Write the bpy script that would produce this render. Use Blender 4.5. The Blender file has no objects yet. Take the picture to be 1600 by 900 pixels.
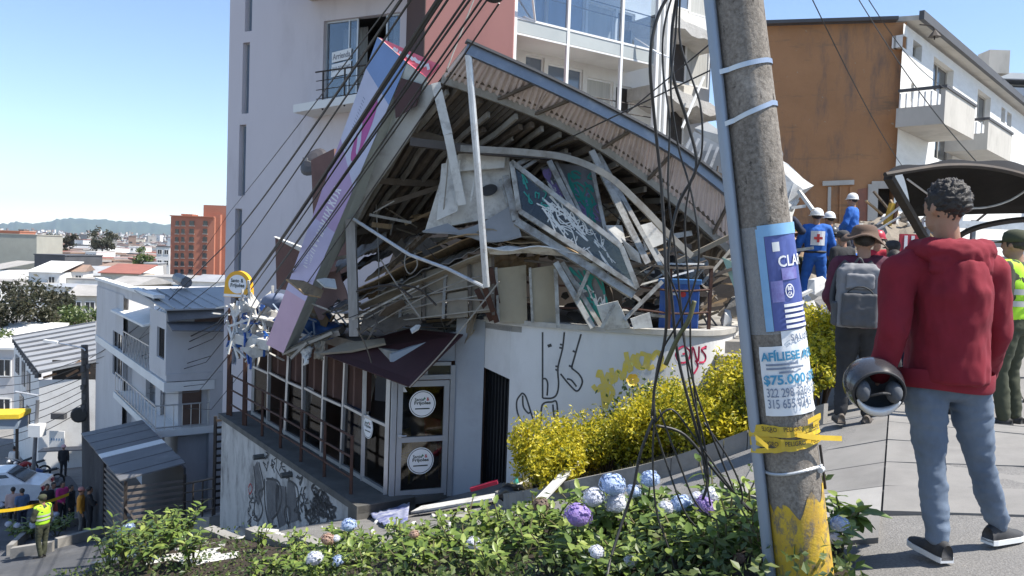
import bpy,bmesh,math,random
import numpy as np
from mathutils import Vector,Matrix,Euler,noise as mnoise

random.seed(7)
SC =bpy.context.scene
COL =SC.collection

# ------------------------------------------------------------------ camera, world, sun, exposure
F =1244.0                      # focal length in pixels of the 1600 x 900 photograph
PITCH =math.radians(2.53)
ROLL =math.radians(2.0)
cam_data =bpy.data.cameras.new('camera')
cam_data.sensor_width =36.0
cam_data.lens =F /1600 *36.0
cam_data.clip_start =0.1
cam_data.clip_end =40000
cam =bpy.data.objects.new('camera',cam_data)
COL.objects.link(cam)
CAM_R =Matrix.Rotation(math.pi /2 -PITCH,3,'X') @ Matrix.Rotation(ROLL,3,'Z')
cam.matrix_world =CAM_R.to_4x4()
SC.camera =cam

SUN_AZ =math.radians(12)       # measured from +X towards -Y (behind the photographer)
SUN_EL =math.radians(58)
sun_dir =Vector((math.cos(SUN_EL)*math.cos(SUN_AZ),-math.cos(SUN_EL)*math.sin(SUN_AZ),math.sin(SUN_EL)))

world =bpy.data.worlds.new('World')
SC.world =world
world.use_nodes =True
wn =world.node_tree
bg =wn.nodes['Background']
sky =wn.nodes.new('ShaderNodeTexSky')
sky.sky_type ='NISHITA'
sky.sun_disc =False
sky.sun_elevation =SUN_EL
# sun_rotation is measured from +Y clockwise seen from above
sky.sun_rotation =math.atan2(sun_dir.x,sun_dir.y)
sky.altitude =1500
sky.air_density =1.0
sky.dust_density =0.35
sky.ozone_density =1.6
wn.links.new(sky.outputs[0],bg.inputs[0])
bg.inputs[1].default_value =0.122

sl =bpy.data.lights.new('sun','SUN')
sl.energy =4.8
sl.angle =math.radians(0.55)
sl.color =(1.0,0.955,0.88)
sun =bpy.data.objects.new('sun',sl)
COL.objects.link(sun)
sun.rotation_euler =(-sun_dir).to_track_quat('-Z','Y').to_euler()

vs =SC.view_settings
vs.view_transform ='Standard'
vs.look ='None'
vs.exposure =0.95
vs.gamma =1.0
SC.cycles.max_bounces =6
SC.cycles.transparent_max_bounces =12
SC.cycles.volume_bounces =0
SC.cycles.use_denoising =True

# ------------------------------------------------------------------ points from the photograph
def ray(u,v):
 return CAM_R @ Vector(((u -800)/F,(450 -v)/F,-1.0))
def P(u,v,d):
 """the point seen at photo pixel u, v that lies d metres ahead of the photographer"""
 w =ray(u,v)
 return w *(d /w.y)
def hit(u,v,p0,n):
 """the point seen at u, v on the plane through p0 with normal n"""
 w =ray(u,v)
 return w *(Vector(p0).dot(n)/w.dot(n))
def V(*a):
 return Vector(a)
def lerp(a,b,t):
 return a +(b -a)*t
def rnd(a,b):
 return random.uniform(a,b)

# ------------------------------------------------------------------ materials
MATS ={}
def new_mat(name):
 m =bpy.data.materials.new(name)
 m.use_nodes =True
 return m,m.node_tree,m.node_tree.nodes['Principled BSDF']
def rgb(c):
 return (c[0],c[1],c[2],1.0)
def N(nt,t,**kw):
 n =nt.nodes.new(t)
 for k,v in kw.items():
  setattr(n,k,v)
 return n
def coords(nt,scale=(1,1,1),obj=False):
 if obj:
  tc =N(nt,'ShaderNodeTexCoord')
  src =tc.outputs['Object']
 else:
  g =N(nt,'ShaderNodeNewGeometry')
  src =g.outputs['Position']
 mp =N(nt,'ShaderNodeMapping')
 mp.inputs['Scale'].default_value =scale
 nt.links.new(src,mp.inputs['Vector'])
 return mp.outputs[0]
def noise_fac(nt,vec,scale,detail=6,rough=0.6,lo=0.35,hi=0.65):
 n =N(nt,'ShaderNodeTexNoise')
 n.inputs['Scale'].default_value =scale
 n.inputs['Detail'].default_value =detail
 n.inputs['Roughness'].default_value =rough
 nt.links.new(vec,n.inputs['Vector'])
 r =N(nt,'ShaderNodeMapRange')
 r.inputs['From Min'].default_value =lo
 r.inputs['From Max'].default_value =hi
 nt.links.new(n.outputs['Fac'],r.inputs['Value'])
 return r.outputs[0]
def mixc(nt,fac,a,b,mode='MIX'):
 m =N(nt,'ShaderNodeMix',data_type='RGBA',blend_type=mode)
 for sock,v in ((m.inputs[0],fac),(m.inputs[6],a),(m.inputs[7],b)):
  if isinstance(v,(int,float)):
   sock.default_value =v
  elif isinstance(v,tuple):
   sock.default_value =rgb(v)
  else:
   nt.links.new(v,sock)
 return m.outputs[2]
def bump(nt,b,h,strength=0.3,dist=0.01):
 n =N(nt,'ShaderNodeBump')
 n.inputs['Strength'].default_value =strength
 n.inputs['Distance'].default_value =dist
 nt.links.new(h,n.inputs['Height'])
 nt.links.new(n.outputs[0],b.inputs['Normal'])
 return n
def mat(name,c,c2=None,rough=0.7,metal=0.0,scale=3.0,amt=1.0,stretch=(1,1,1),bumps=0.0,bscale=40.0,
  bdist=0.004,stain=None,stain_scale=0.8,stain_amt=0.6,stain_lo=0.52,stain_hi=0.7,island=0.0,alpha=1.0,
  spec=0.5,trans=0.0,sss=0.0,coat=0.0,emit=None):
 """a worn painted / mineral / fabric surface: two tones mixed by noise, stains with a shape of their own, fine relief"""
 if name in MATS:
  return MATS[name]
 m,nt,b =new_mat(name)
 c2 =c2 or tuple(x *0.78 for x in c)
 vec =coords(nt,stretch)
 f =noise_fac(nt,vec,scale,8,0.65,0.3,0.7)
 if amt <1:
  mm =N(nt,'ShaderNodeMath',operation='MULTIPLY')
  mm.inputs[1].default_value =amt
  nt.links.new(f,mm.inputs[0])
  f =mm.outputs[0]
 out =mixc(nt,f,c,c2)
 if stain:
  sf =noise_fac(nt,vec,stain_scale,10,0.7,stain_lo,stain_hi)
  mm =N(nt,'ShaderNodeMath',operation='MULTIPLY')
  mm.inputs[1].default_value =stain_amt
  nt.links.new(sf,mm.inputs[0])
  out =mixc(nt,mm.outputs[0],out,stain)
 if island:
  g =N(nt,'ShaderNodeNewGeometry')
  hsv =N(nt,'ShaderNodeHueSaturation')
  r =N(nt,'ShaderNodeMapRange')
  r.inputs['To Min'].default_value =1 -island
  r.inputs['To Max'].default_value =1 +island
  nt.links.new(g.outputs['Random Per Island'],r.inputs['Value'])
  nt.links.new(r.outputs[0],hsv.inputs['Value'])
  nt.links.new(out,hsv.inputs['Color'])
  out =hsv.outputs[0]
 nt.links.new(out,b.inputs['Base Color'])
 b.inputs['Roughness'].default_value =rough
 b.inputs['Metallic'].default_value =metal
 b.inputs['Specular IOR Level'].default_value =spec
 b.inputs['Alpha'].default_value =alpha
 b.inputs['Coat Weight'].default_value =coat
 if trans:
  b.inputs['Transmission Weight'].default_value =trans
 if sss:
  b.inputs['Subsurface Weight'].default_value =sss
  b.inputs['Subsurface Scale'].default_value =0.01
 if emit:
  b.inputs['Emission Color'].default_value =rgb(emit[0])
  b.inputs['Emission Strength'].default_value =emit[1]
 if bumps:
  bf =noise_fac(nt,coords(nt),bscale,6,0.7,0.2,0.8)
  bump(nt,b,bf,bumps,bdist)
 MATS[name]=m
 return m
def leaf_mat(name,c1,c2,c3,trans=0.35,rough=0.45):
 """leaves: every leaf (mesh island) takes its own tone between three; some light passes through"""
 if name in MATS:
  return MATS[name]
 m,nt,b =new_mat(name)
 g =N(nt,'ShaderNodeNewGeometry')
 cr =N(nt,'ShaderNodeValToRGB')
 e =cr.color_ramp.elements
 e[0].color =rgb(c1);e[0].position =0.0
 e[1].color =rgb(c3);e[1].position =1.0
 k =e.new(0.5);k.color =rgb(c2)
 nt.links.new(g.outputs['Random Per Island'],cr.inputs[0])
 tl =N(nt,'ShaderNodeBsdfTranslucent')
 nt.links.new(cr.outputs[0],b.inputs['Base Color'])
 nt.links.new(cr.outputs[0],tl.inputs['Color'])
 b.inputs['Roughness'].default_value =rough
 mx =N(nt,'ShaderNodeMixShader')
 mx.inputs[0].default_value =trans
 nt.links.new(b.outputs[0],mx.inputs[1])
 nt.links.new(tl.outputs[0],mx.inputs[2])
 nt.links.new(mx.outputs[0],nt.nodes['Material Output'].inputs['Surface'])
 MATS[name]=m
 return m
def glass_mat(name,tint=(0.8,0.85,0.88),clear=0.75,rough=0.03,ior=1.45,gloss=0.92):
 """thin window glass: mostly see-through, mirror-like at a slant"""
 if name in MATS:
  return MATS[name]
 m,nt,b =new_mat(name)
 tr =N(nt,'ShaderNodeBsdfTransparent')
 tr.inputs[0].default_value =rgb(tint)
 gl =N(nt,'ShaderNodeBsdfGlossy')
 gl.inputs['Roughness'].default_value =rough
 gl.inputs['Color'].default_value =(gloss,gloss,gloss,1)
 fr =N(nt,'ShaderNodeFresnel')
 fr.inputs[0].default_value =ior
 r =N(nt,'ShaderNodeMapRange')
 r.inputs['To Min'].default_value =1 -clear
 r.inputs['To Max'].default_value =1.0
 nt.links.new(fr.outputs[0],r.inputs['Value'])
 mx =N(nt,'ShaderNodeMixShader')
 mx.inputs[0].default_value =1 -clear
 if ior >1.1: nt.links.new(r.outputs[0],mx.inputs[0])
 nt.links.new(tr.outputs[0],mx.inputs[1])
 nt.links.new(gl.outputs[0],mx.inputs[2])
 nt.links.new(mx.outputs[0],nt.nodes['Material Output'].inputs['Surface'])
 MATS[name]=m
 return m

# ------------------------------------------------------------------ mesh building
def tag(o,label=None,cat=None,group=None,kind=None):
 if label: o['label']=label
 if cat: o['category']=cat
 if group: o['group']=group
 if kind: o['kind']=kind
 return o
def empty(name,loc,label=None,cat=None,group=None,rz=0.0):
 o =bpy.data.objects.new(name,None)
 o.empty_display_size =0.2
 COL.objects.link(o)
 o.location =loc
 o.rotation_euler =(0,0,rz)
 return tag(o,label,cat,group)
WORLD_AT ={}
def world_loc(o):
 l =Vector((0,0,0))
 while o is not None:
  l =l +o.location
  o =o.parent
 return l
class MB:
 def __init__(self):
  self.v =[];self.f =[];self.m =[]
 def add(self,verts,faces,mi=0):
  k =len(self.v)
  self.v.extend([Vector(p) for p in verts])
  for f in faces:
   self.f.append(tuple(i +k for i in f));self.m.append(mi)
  return self
 def box(self,c,s,rot=None,mi=0):
  c =Vector(c);h =Vector(s)*0.5
  vs_ =[Vector((x *h.x,y *h.y,z *h.z)) for x in (-1,1) for y in (-1,1) for z in (-1,1)]
  if rot is not None:
   vs_ =[rot @ p for p in vs_]
  return self.add([c +p for p in vs_],[(0,1,3,2),(4,6,7,5),(0,4,5,1),(2,3,7,6),(0,2,6,4),(1,5,7,3)],mi)
 def beam(self,a,b,w,h=None,up=(0,0,1),mi=0):
  """a rectangular bar from a to b, w across, h along up"""
  a =Vector(a);b =Vector(b);h =h or w
  d =(b -a)
  if d.length <1e-6: return self
  d.normalize()
  s =d.cross(Vector(up))
  if s.length <1e-3: s =d.cross(Vector((1,0,0)))
  s.normalize();t =s.cross(d)
  r =[(-1,-1),(1,-1),(1,1),(-1,1)]
  vs_ =[q +s *(w /2 *x)+t *(h /2 *y) for q in (a,b) for x,y in r]
  return self.add(vs_,[(0,3,2,1),(4,5,6,7),(0,1,5,4),(1,2,6,5),(2,3,7,6),(3,0,4,7)],mi)
 def tube(self,pts,r,n=6,mi=0,cap=True,sq=None):
  pts =[Vector(p) for p in pts]
  rs =r if isinstance(r,(list,tuple)) else [r]*len(pts)
  k0 =len(self.v)
  prev =None
  for i,p in enumerate(pts):
   d =(pts[min(i +1,len(pts)-1)]-pts[max(i -1,0)])
   if d.length <1e-9: d =Vector((0,0,1))
   d.normalize()
   if prev is None:
    s =d.cross(Vector((0,0,1)))
    if s.length <1e-2: s =d.cross(Vector((0,1,0)))
   else:
    s =prev -d *prev.dot(d)
    if s.length <1e-4: s =d.cross(Vector((1,0,0.3)))
   s.normalize();prev =s
   t =d.cross(s)
   ra,rb =(rs[i],rs[i]) if not isinstance(rs[i],tuple) else rs[i]
   for j in range(n):
    a =2 *math.pi *j /n
    self.v.append(p +s *(math.cos(a)*ra)+t *(math.sin(a)*rb))
  for i in range(len(pts)-1):
   for j in range(n):
    a =k0 +i *n +j;b =k0 +i *n +(j +1) % n
    self.f.append((a,b,b +n,a +n));self.m.append(mi)
  if cap:
   self.f.append(tuple(k0 +j for j in reversed(range(n))));self.m.append(mi)
   e =k0 +(len(pts)-1)*n
   self.f.append(tuple(e +j for j in range(n)));self.m.append(mi)
  return self
 def prism(self,pts,off,mi=0):
  """a plate: outline pts pushed out by off"""
  pts =[Vector(p) for p in pts];off =Vector(off);n =len(pts)
  fs =[tuple(range(n)),tuple(range(2 *n -1,n -1,-1))]
  for i in range(n):
   j =(i +1) % n
   fs.append((i,i +n,j +n,j))
  return self.add(pts +[p +off for p in pts],fs,mi)
 def plate(self,pts,th=0.01,mi=0):
  n =(Vector(pts[1])-Vector(pts[0])).cross(Vector(pts[2])-Vector(pts[0]))
  if n.length <1e-9: return self
  n.normalize()
  return self.prism(pts,n *th,mi)
 def grid(self,fn,nu,nv,mi=0,th=None):
  """a sheet fn(s, t), s and t in 0..1; th gives it thickness"""
  k =len(self.v)
  pts =[[Vector(fn(i /nu,j /nv)) for j in range(nv +1)] for i in range(nu +1)]
  def emit(off,flip):
   k =len(self.v)
   for row in pts:
    for p in row: self.v.append(p +off)
   for i in range(nu):
    for j in range(nv):
     a =k +i *(nv +1)+j
     q =(a,a +nv +1,a +nv +2,a +1)
     self.f.append(q[::-1] if flip else q);self.m.append(mi)
   return k
  if th is None:
   emit(Vector((0,0,0)),False)
   return self
  n =(pts[-1][0]-pts[0][0]).cross(pts[0][-1]-pts[0][0])
  n.normalize()
  a =emit(n *(th /2),False);b =emit(n *(-th /2),True)
  rim =[i *(nv +1) for i in range(nu +1)]+[nu *(nv +1)+j for j in range(1,nv +1)]+ \
              [i *(nv +1)+nv for i in range(nu -1,-1,-1)]+[j for j in range(nv -1,0,-1)]
  for i in range(len(rim)):
   x,y =rim[i],rim[(i +1) % len(rim)]
   self.f.append((a +x,b +x,b +y,a +y));self.m.append(mi)
  return self
 def lathe(self,c,prof,n=12,axis=None,mi=0):
  """prof: list of (radius, height) turned round the z axis (or axis)"""
  c =Vector(c)
  q =Vector((0,0,1)).rotation_difference(Vector(axis).normalized()) if axis is not None else None
  k =len(self.v)
  for r,h in prof:
   for j in range(n):
    a =2 *math.pi *j /n
    p =Vector((math.cos(a)*r,math.sin(a)*r,h))
    self.v.append(c +(q @ p if q else p))
  for i in range(len(prof)-1):
   for j in range(n):
    a =k +i *n +j;b =k +i *n +(j +1) % n
    self.f.append((a,b,b +n,a +n));self.m.append(mi)
  self.f.append(tuple(k +j for j in reversed(range(n))));self.m.append(mi)
  e =k +(len(prof)-1)*n
  self.f.append(tuple(e +j for j in range(n)));self.m.append(mi)
  return self
 def ball(self,c,r,nu=10,nv=7,mi=0,rot=None):
  c =Vector(c)
  r =Vector((r,r,r)) if not isinstance(r,(tuple,list,Vector)) else Vector(r)
  prof =[]
  k =len(self.v)
  for i in range(nv +1):
   a =math.pi *i /nv
   for j in range(nu):
    b =2 *math.pi *j /nu
    p =Vector((math.sin(a)*math.cos(b)*r.x,math.sin(a)*math.sin(b)*r.y,-math.cos(a)*r.z))
    self.v.append(c +(rot @ p if rot is not None else p))
  for i in range(nv):
   for j in range(nu):
    a =k +i *nu +j;b =k +i *nu +(j +1) % nu
    self.f.append((a,b,b +nu,a +nu));self.m.append(mi)
  return self
 def mesh(self,name,mats,at=None,smooth=False):
  at =at or Vector((0,0,0))
  me =bpy.data.meshes.new(name)
  me.from_pydata([tuple(p -at) for p in self.v],[],self.f)
  mats =mats if isinstance(mats,(list,tuple)) else [mats]
  for m in mats: me.materials.append(m)
  if len(mats)>1:
   me.polygons.foreach_set('material_index',self.m)
  if smooth:
   me.polygons.foreach_set('use_smooth',[True]*len(me.polygons))
  me.update()
  return me
 def build(self,name,mats,parent=None,label=None,cat=None,group=None,kind=None,smooth=False,base=None):
  """links the collected shapes as ONE mesh object; its origin is its base (or its parent's)"""
  if parent is not None:
   at =world_loc(parent)
   loc =Vector((0,0,0))
  else:
   if base is None:
    a =np.array([tuple(p) for p in self.v])
    lo,hi =a.min(0),a.max(0)
    base =Vector(((lo[0]+hi[0])/2,(lo[1]+hi[1])/2,lo[2]))
   at =base;loc =base
  o =bpy.data.objects.new(name,self.mesh(name,mats,at,smooth))
  COL.objects.link(o)
  o.location =loc
  if parent is not None: o.parent =parent
  return tag(o,label,cat,group,kind)
def copy_obj(o,parent=None,loc=None):
 c =o.copy()
 COL.objects.link(c)
 if parent is not None: c.parent =parent
 if loc is not None: c.location =loc
 return c
def auto_smooth(o,ang=40):
 me =o.data
 me.polygons.foreach_set('use_smooth',[True]*len(me.polygons))
 bm =bmesh.new();bm.from_mesh(me)
 lim =math.radians(ang)
 for e in bm.edges:
  if len(e.link_faces) == 2 and e.calc_face_angle(0)>lim:
   e.smooth =False
 bm.to_mesh(me);bm.free()
 return o
# flat lettering as mesh
TMP =bpy.data.scenes.new('scratch')
def small_dg(o):
 """evaluates one object in a scratch scene of its own"""
 TMP.collection.objects.link(o)
 with bpy.context.temp_override(scene=TMP,view_layer=TMP.view_layers[0]):
  return bpy.context.evaluated_depsgraph_get()
_TXT ={}
def text_mesh(s,bold=0.0):
 k =(s,bold)
 if k not in _TXT:
  cu =bpy.data.curves.new('lettering','FONT')
  cu.body =s;cu.size =1.0;cu.offset =bold;cu.resolution_u =3
  o =bpy.data.objects.new('lettering',cu)
  dg =small_dg(o)
  me =o.evaluated_get(dg).to_mesh()
  vs_ =[(p.co.x,p.co.y) for p in me.vertices]
  fs =[tuple(f.vertices) for f in me.polygons]
  o.evaluated_get(dg).to_mesh_clear()
  bpy.data.objects.remove(o);bpy.data.curves.remove(cu)
  x0 =min(p[0] for p in vs_);x1 =max(p[0] for p in vs_)
  y0 =min(p[1] for p in vs_);y1 =max(p[1] for p in vs_)
  _TXT[k]=(vs_,fs,(x0,x1,y0,y1))
 return _TXT[k]
def put_text(mb,s,fn,w=1.0,h=1.0,bold=0.0,mi=0):
 """lettering stretched to fill fn(x, y), x in 0..w, y in 0..h"""
 vs_,fs,(x0,x1,y0,y1)=text_mesh(s,bold)
 mb.add([fn((x -x0)/(x1 -x0)*w,(y -y0)/(y1 -y0)*h) for x,y in vs_],fs,mi)
def stroke(mb,pts,w,n,mi=0,closed=False):
 """a painted line: a flat ribbon w wide through 3d points lying on a surface with normal n (or n(point))"""
 pts =[Vector(p) for p in pts]
 if closed: pts =pts +[pts[0]]
 k =len(mb.v)
 for i,p in enumerate(pts):
  d =pts[min(i +1,len(pts)-1)]-pts[max(i -1,0)]
  nn =n(p) if callable(n) else Vector(n)
  s =d.cross(nn)
  if s.length <1e-9: s =Vector((1,0,0))
  s.normalize()
  mb.v.append(p +s *w /2);mb.v.append(p -s *w /2)
 for i in range(len(pts)-1):
  mb.f.append((k +2 *i,k +2 *i +1,k +2 *i +3,k +2 *i +2));mb.m.append(mi)
def smooth_line(pts,sub=6,closed=False):
 """Catmull-Rom through the points"""
 pts =[Vector(p) for p in pts]
 out =[]
 n =len(pts)
 for i in range(n if closed else n -1):
  g =(lambda k: pts[k % n]) if closed else (lambda k: pts[max(0,min(n -1,k))])
  p0,p1,p2,p3 =g(i -1),g(i),g(i +1),g(i +2)
  for j in range(sub):
   t =j /sub
   out.append(0.5 *((2 *p1)+(p2 -p0)*t +(2 *p0 -5 *p1 +4 *p2 -p3)*t *t +(3 *p1 -p0 -3 *p2 +p3)*t ** 3))
 if not closed: out.append(pts[-1])
 return out

# ------------------------------------------------------------------ terrain
GP =[P(1455,878,3.75),P(1575,855,4.0),P(1330,648,7.2),P(1580,670,7.1),P(1275,470,16),V(-1.5,13.2,-4.42),
      V(-2.7,13.1,-4.55),P(383,842,19.5),P(67,874,21),P(130,828,26),V(-4.4,9.8,-4.0),V(0.47,5,-2.1),V(-0.1,8.0,-2.75),
      V(1.64,6.5,-1.92),V(0.1,12.9,-3.85),V(0.57,11.5,-3.5),V(3.4,12.4,-2.15),V(2.55,8.4,-2.02),V(1.8,8.7,-2.42),
      V(0.8,9.6,-2.95),V(-0.1,11.0,-3.62),V(0,0,-1.65),V(-3,2,-2.7),V(6,0,-1.4),V(10,10,-1.1),V(13,22,-0.6),V(9,26,-0.4),
      V(-20,20,-9.8),V(-10,10,-6.8),V(-8.3,22,-8.0),V(4.5,12.5,-1.3),V(-8,3,-4.6),V(-1.4,6.3,-2.95),V(-3.0,7.9,-3.85),V(20,5,-1.0),P(97,822,27.5),P(34,832,26.8),P(126,828,27.5),P(22,786,31.5),P(30,750,36),P(100,735,41),V(-12,32,-10.6)]
_gx =np.array([[p.x,p.y] for p in GP]);_gz =np.array([p.z for p in GP])
def _phi(r2):
 return np.where(r2 >1e-12,0.5 *r2 *np.log(r2 +1e-12),0.0)
_n =len(GP)
_K =_phi(((_gx[:,None]-_gx[None]) ** 2).sum(-1))+np.eye(_n)*0.4
_Pm =np.hstack([np.ones((_n,1)),_gx])
_A =np.block([[_K,_Pm],[_Pm.T,np.zeros((3,3))]])
_w =np.linalg.solve(_A,np.concatenate([_gz,np.zeros(3)]))
def _sstep(a,b,x):
 t =np.clip((x -a)/(b -a),0,1)
 return t *t *(3 -2 *t)
def gz_arr(x,y):
 q =np.stack([x,y],-1)
 near =_phi(((q[...,None,:]-_gx) ** 2).sum(-1)) @ _w[:_n]+_w[_n]+q @ _w[_n +1:]
 near =np.clip(near,-14,0.6)
 side =_sstep(-14,14,x -0.25 *y)          # the hill stands on one side, the valley town on the other
 far =-13.0 +13.0 *side *(1 -_sstep(60,500,np.hypot(x,y)))
 k =_sstep(38,70,np.hypot(x -2,y -8))
 return near *(1 -k)+far *k
def gz(x,y):
 return float(gz_arr(np.array([x],float),np.array([y],float))[0])
def on_ground(u,v,d,dz=0.0):
 p =P(u,v,d)
 return V(p.x,p.y,gz(p.x,p.y)+dz)

def ground_mat():
 m,nt,b =new_mat('worn_concrete_ground')
 vec =coords(nt)
 f1 =noise_fac(nt,vec,0.7,8,0.65,0.35,0.65)
 f2 =noise_fac(nt,vec,4.0,9,0.8,0.42,0.6)
 f3 =noise_fac(nt,vec,90.0,3,0.6,0.35,0.65)
 a =mixc(nt,f1,(0.25,0.238,0.222),(0.185,0.177,0.168))
 a =mixc(nt,f2,a,(0.19,0.182,0.172))
 a =mixc(nt,noise_fac(nt,vec,1.7,9,0.75,0.56,0.66),a,(0.13,0.125,0.12))
 k =mixc(nt,f3,(0.72,0.72,0.72),(1.12,1.12,1.12))
 a =mixc(nt,1.0,a,k,'MULTIPLY')
 nt.links.new(a,b.inputs['Base Color'])
 b.inputs['Roughness'].default_value =0.9
 bump(nt,b,f3,0.5,0.006)
 return m
M_GROUND =ground_mat()
rad =np.concatenate([np.linspace(0,34,103),np.geomspace(35,60,20),np.geomspace(64,14000,36)])
nth =192
th =np.linspace(0,2 *math.pi,nth,endpoint=False)
X =rad[:,None]*np.cos(th)[None];Y =8 +rad[:,None]*np.sin(th)[None]
Z =gz_arr(X,Y)
mb =MB()
mb.v =[Vector((float(X[i,j]),float(Y[i,j]),float(Z[i,j]))) for i in range(len(rad)) for j in range(nth)]
for i in range(len(rad)-1):
 for j in range(nth):
  a =i *nth +j;b2 =i *nth +(j +1) % nth
  mb.f.append((a,b2,b2 +nth,a +nth) if i else (a,b2 +nth,a +nth));mb.m.append(0)
mb.build('ground',M_GROUND,kind='structure',smooth=True,base=V(0,0,0))

def drape(mb,pts_l,pts_r,n_len,n_wid,dz,mi=0):
 """a strip laid on the terrain between two edge lines"""
 L =smooth_line([V(*p,0) for p in pts_l],n_len);R_ =smooth_line([V(*p,0) for p in pts_r],n_len)
 m =len(L)
 k =len(mb.v)
 for a,b in zip(L,R_):
  for j in range(n_wid +1):
   p =lerp(a,b,j /n_wid)
   mb.v.append(V(p.x,p.y,gz(p.x,p.y)+dz))
 for i in range(m -1):
  for j in range(n_wid):
   a =k +i *(n_wid +1)+j
   mb.f.append((a,a +1,a +n_wid +2,a +n_wid +1));mb.m.append(mi)
# the sloping asphalt street beside the graffiti wall
E1 =V(-0.577,0.817,0);E2 =V(0.817,0.577,0)      # along the street downhill / into the building lots
O =V(-2.55,13.2,0)
def LOT(s,t,z=0.0):
 p =O +E1 *s +E2 *t
 return V(p.x,p.y,z)
def hitF(u,v,t):                                     # on a plane parallel to the street front
 return hit(u,v,LOT(0,t),E2)
def hitS(u,v,s):                                     # on a plane square to the street front
 return hit(u,v,LOT(s,0),E1)
M_ASPH =mat('asphalt',(0.085,0.087,0.095),(0.055,0.057,0.062),rough=0.92,scale=1.2,bumps=0.6,bscale=120,bdist=0.006,
             stain=(0.16,0.155,0.15),stain_scale=0.5)
mb =MB()
drape(mb,[tuple(LOT(s,-0.9).xy) for s in (1.5,5,9,13,17,22,30)],[tuple(LOT(s,-4.9 -0.05 *s).xy) for s in (1.5,5,9,13,17,22,30)],6,8,0.02)
mb.build('street',M_ASPH,kind='structure',smooth=True)

# paving slabs of the footpath on the uphill side: each slab its own piece
M_SLAB =mat('paving_slab',(0.255,0.242,0.225),(0.19,0.182,0.17),rough=0.88,scale=2.5,bumps=0.5,bscale=110,bdist=0.004,
             stain=(0.16,0.15,0.14),stain_scale=1.3,stain_amt=0.55)
M_SLAB2 =mat('pale_paving_slab',(0.38,0.365,0.34),(0.30,0.288,0.27),rough=0.88,scale=2.5,bumps=0.5,bscale=110,bdist=0.004)
pa =V(0.437,0.9,0);pb =V(0.9,-0.437,0)
pav =empty('pavement',V(2.27,4.73,-1.4))
tag(pav,kind='structure')
for r in range(-1,12):
 for c in range(-1,4):
  ln =0.56
  x0 =c *1.25 +0.006 +(0.4 if r % 2 and c >0 else 0);x1 =(c +1)*1.25 -0.006 +(0.4 if r % 2 and c >= 0 else 0)
  if c == -1: x0 =-1.0 if r <5 else -0.75
  if r <0 and c >-1: continue
  q =[V(2.27,4.73,0)+pa *(r *ln +0.006)+pb *x0,V(2.27,4.73,0)+pa *(r *ln +0.006)+pb *x1,
             V(2.27,4.73,0)+pa *((r +1)*ln -0.006)+pb *x1,V(2.27,4.73,0)+pa *((r +1)*ln -0.006)+pb *x0]
  dz =rnd(-0.003,0.004)
  q =[V(p.x,p.y,gz(p.x,p.y)-0.03 +dz) for p in q]
  m =MB();m.prism(q,V(0,0,0.062))
  pale =(r == 0 and c == -1)
  m.build('paving_slab',M_SLAB2 if pale else M_SLAB,pav)

# ------------------------------------------------------------------ planter walls, kerbs and soil
M_CONC =mat('planter_concrete',(0.30,0.285,0.26),(0.20,0.19,0.175),rough=0.9,scale=3,bumps=0.5,bscale=60,
             stain=(0.09,0.085,0.075),stain_scale=1.1,stain_amt=0.7)
M_SOIL =mat('planter_soil',(0.07,0.05,0.035),(0.035,0.027,0.02),rough=1.0,scale=8,bumps=1.0,bscale=30,bdist=0.03)
PW =[(1.95,4.9),(1.05,6.05),(0.15,7.15),(-1.15,8.45),(-2.6,9.6),(-4.1,10.7)]
PWZ =[-1.66,-2.13,-2.72,-3.4,-4.05]
pl =empty('flower_planter',V(-1.0,8.3,-3.2),'stepped concrete street planter full of hydrangeas in front of the shop','planter')
for i in range(5):
 a,b =V(*PW[i],0),V(*PW[i +1],0)
 d =(b -a).normalized();s =d.cross(V(0,0,1))
 za,zb =gz(a.x,a.y),gz(b.x,b.y)
 for k in range(2):          # two cast blocks to a run, stepping down
  p,q_ =lerp(a,b,k /2 +.006),lerp(a,b,(k +1)/2 -.006)
  zt =min(gz(p.x,p.y),gz(q_.x,q_.y))+0.24
  zb =min(gz(p.x,p.y),gz(q_.x,q_.y))-0.3
  m =MB();q =[p,q_,q_ +s *0.16,p +s *0.16]
  m.prism([V(t.x,t.y,zb) for t in q],V(0,0,zt -zb));m.build('planter_wall',M_CONC,pl)
soil =MB()
NE =[(1.35,2.6),(0.2,3.4),(-1.2,4.6),(-2.7,6.1),(-4.2,7.6),(-5.8,9.2)]
def soil_z(x,y):
 return gz(x,y)+0.10
for i in range(5):
 for k in range(6):
  for j in range(6):
   def g(s,t):
    p =lerp(lerp(V(*PW[i],0),V(*PW[i +1],0),s),lerp(V(*NE[i],0),V(*NE[i +1],0),s),t)
    return V(p.x,p.y,soil_z(p.x,p.y)+0.05 *mnoise.noise(p *2.5))
   soil.add([g(k /6,j /6),g((k +1)/6,j /6),g((k +1)/6,(j +1)/6),g(k /6,(j +1)/6)],[(0,3,2,1)])
soil.build('soil',M_SOIL,pl,smooth=True)
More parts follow.
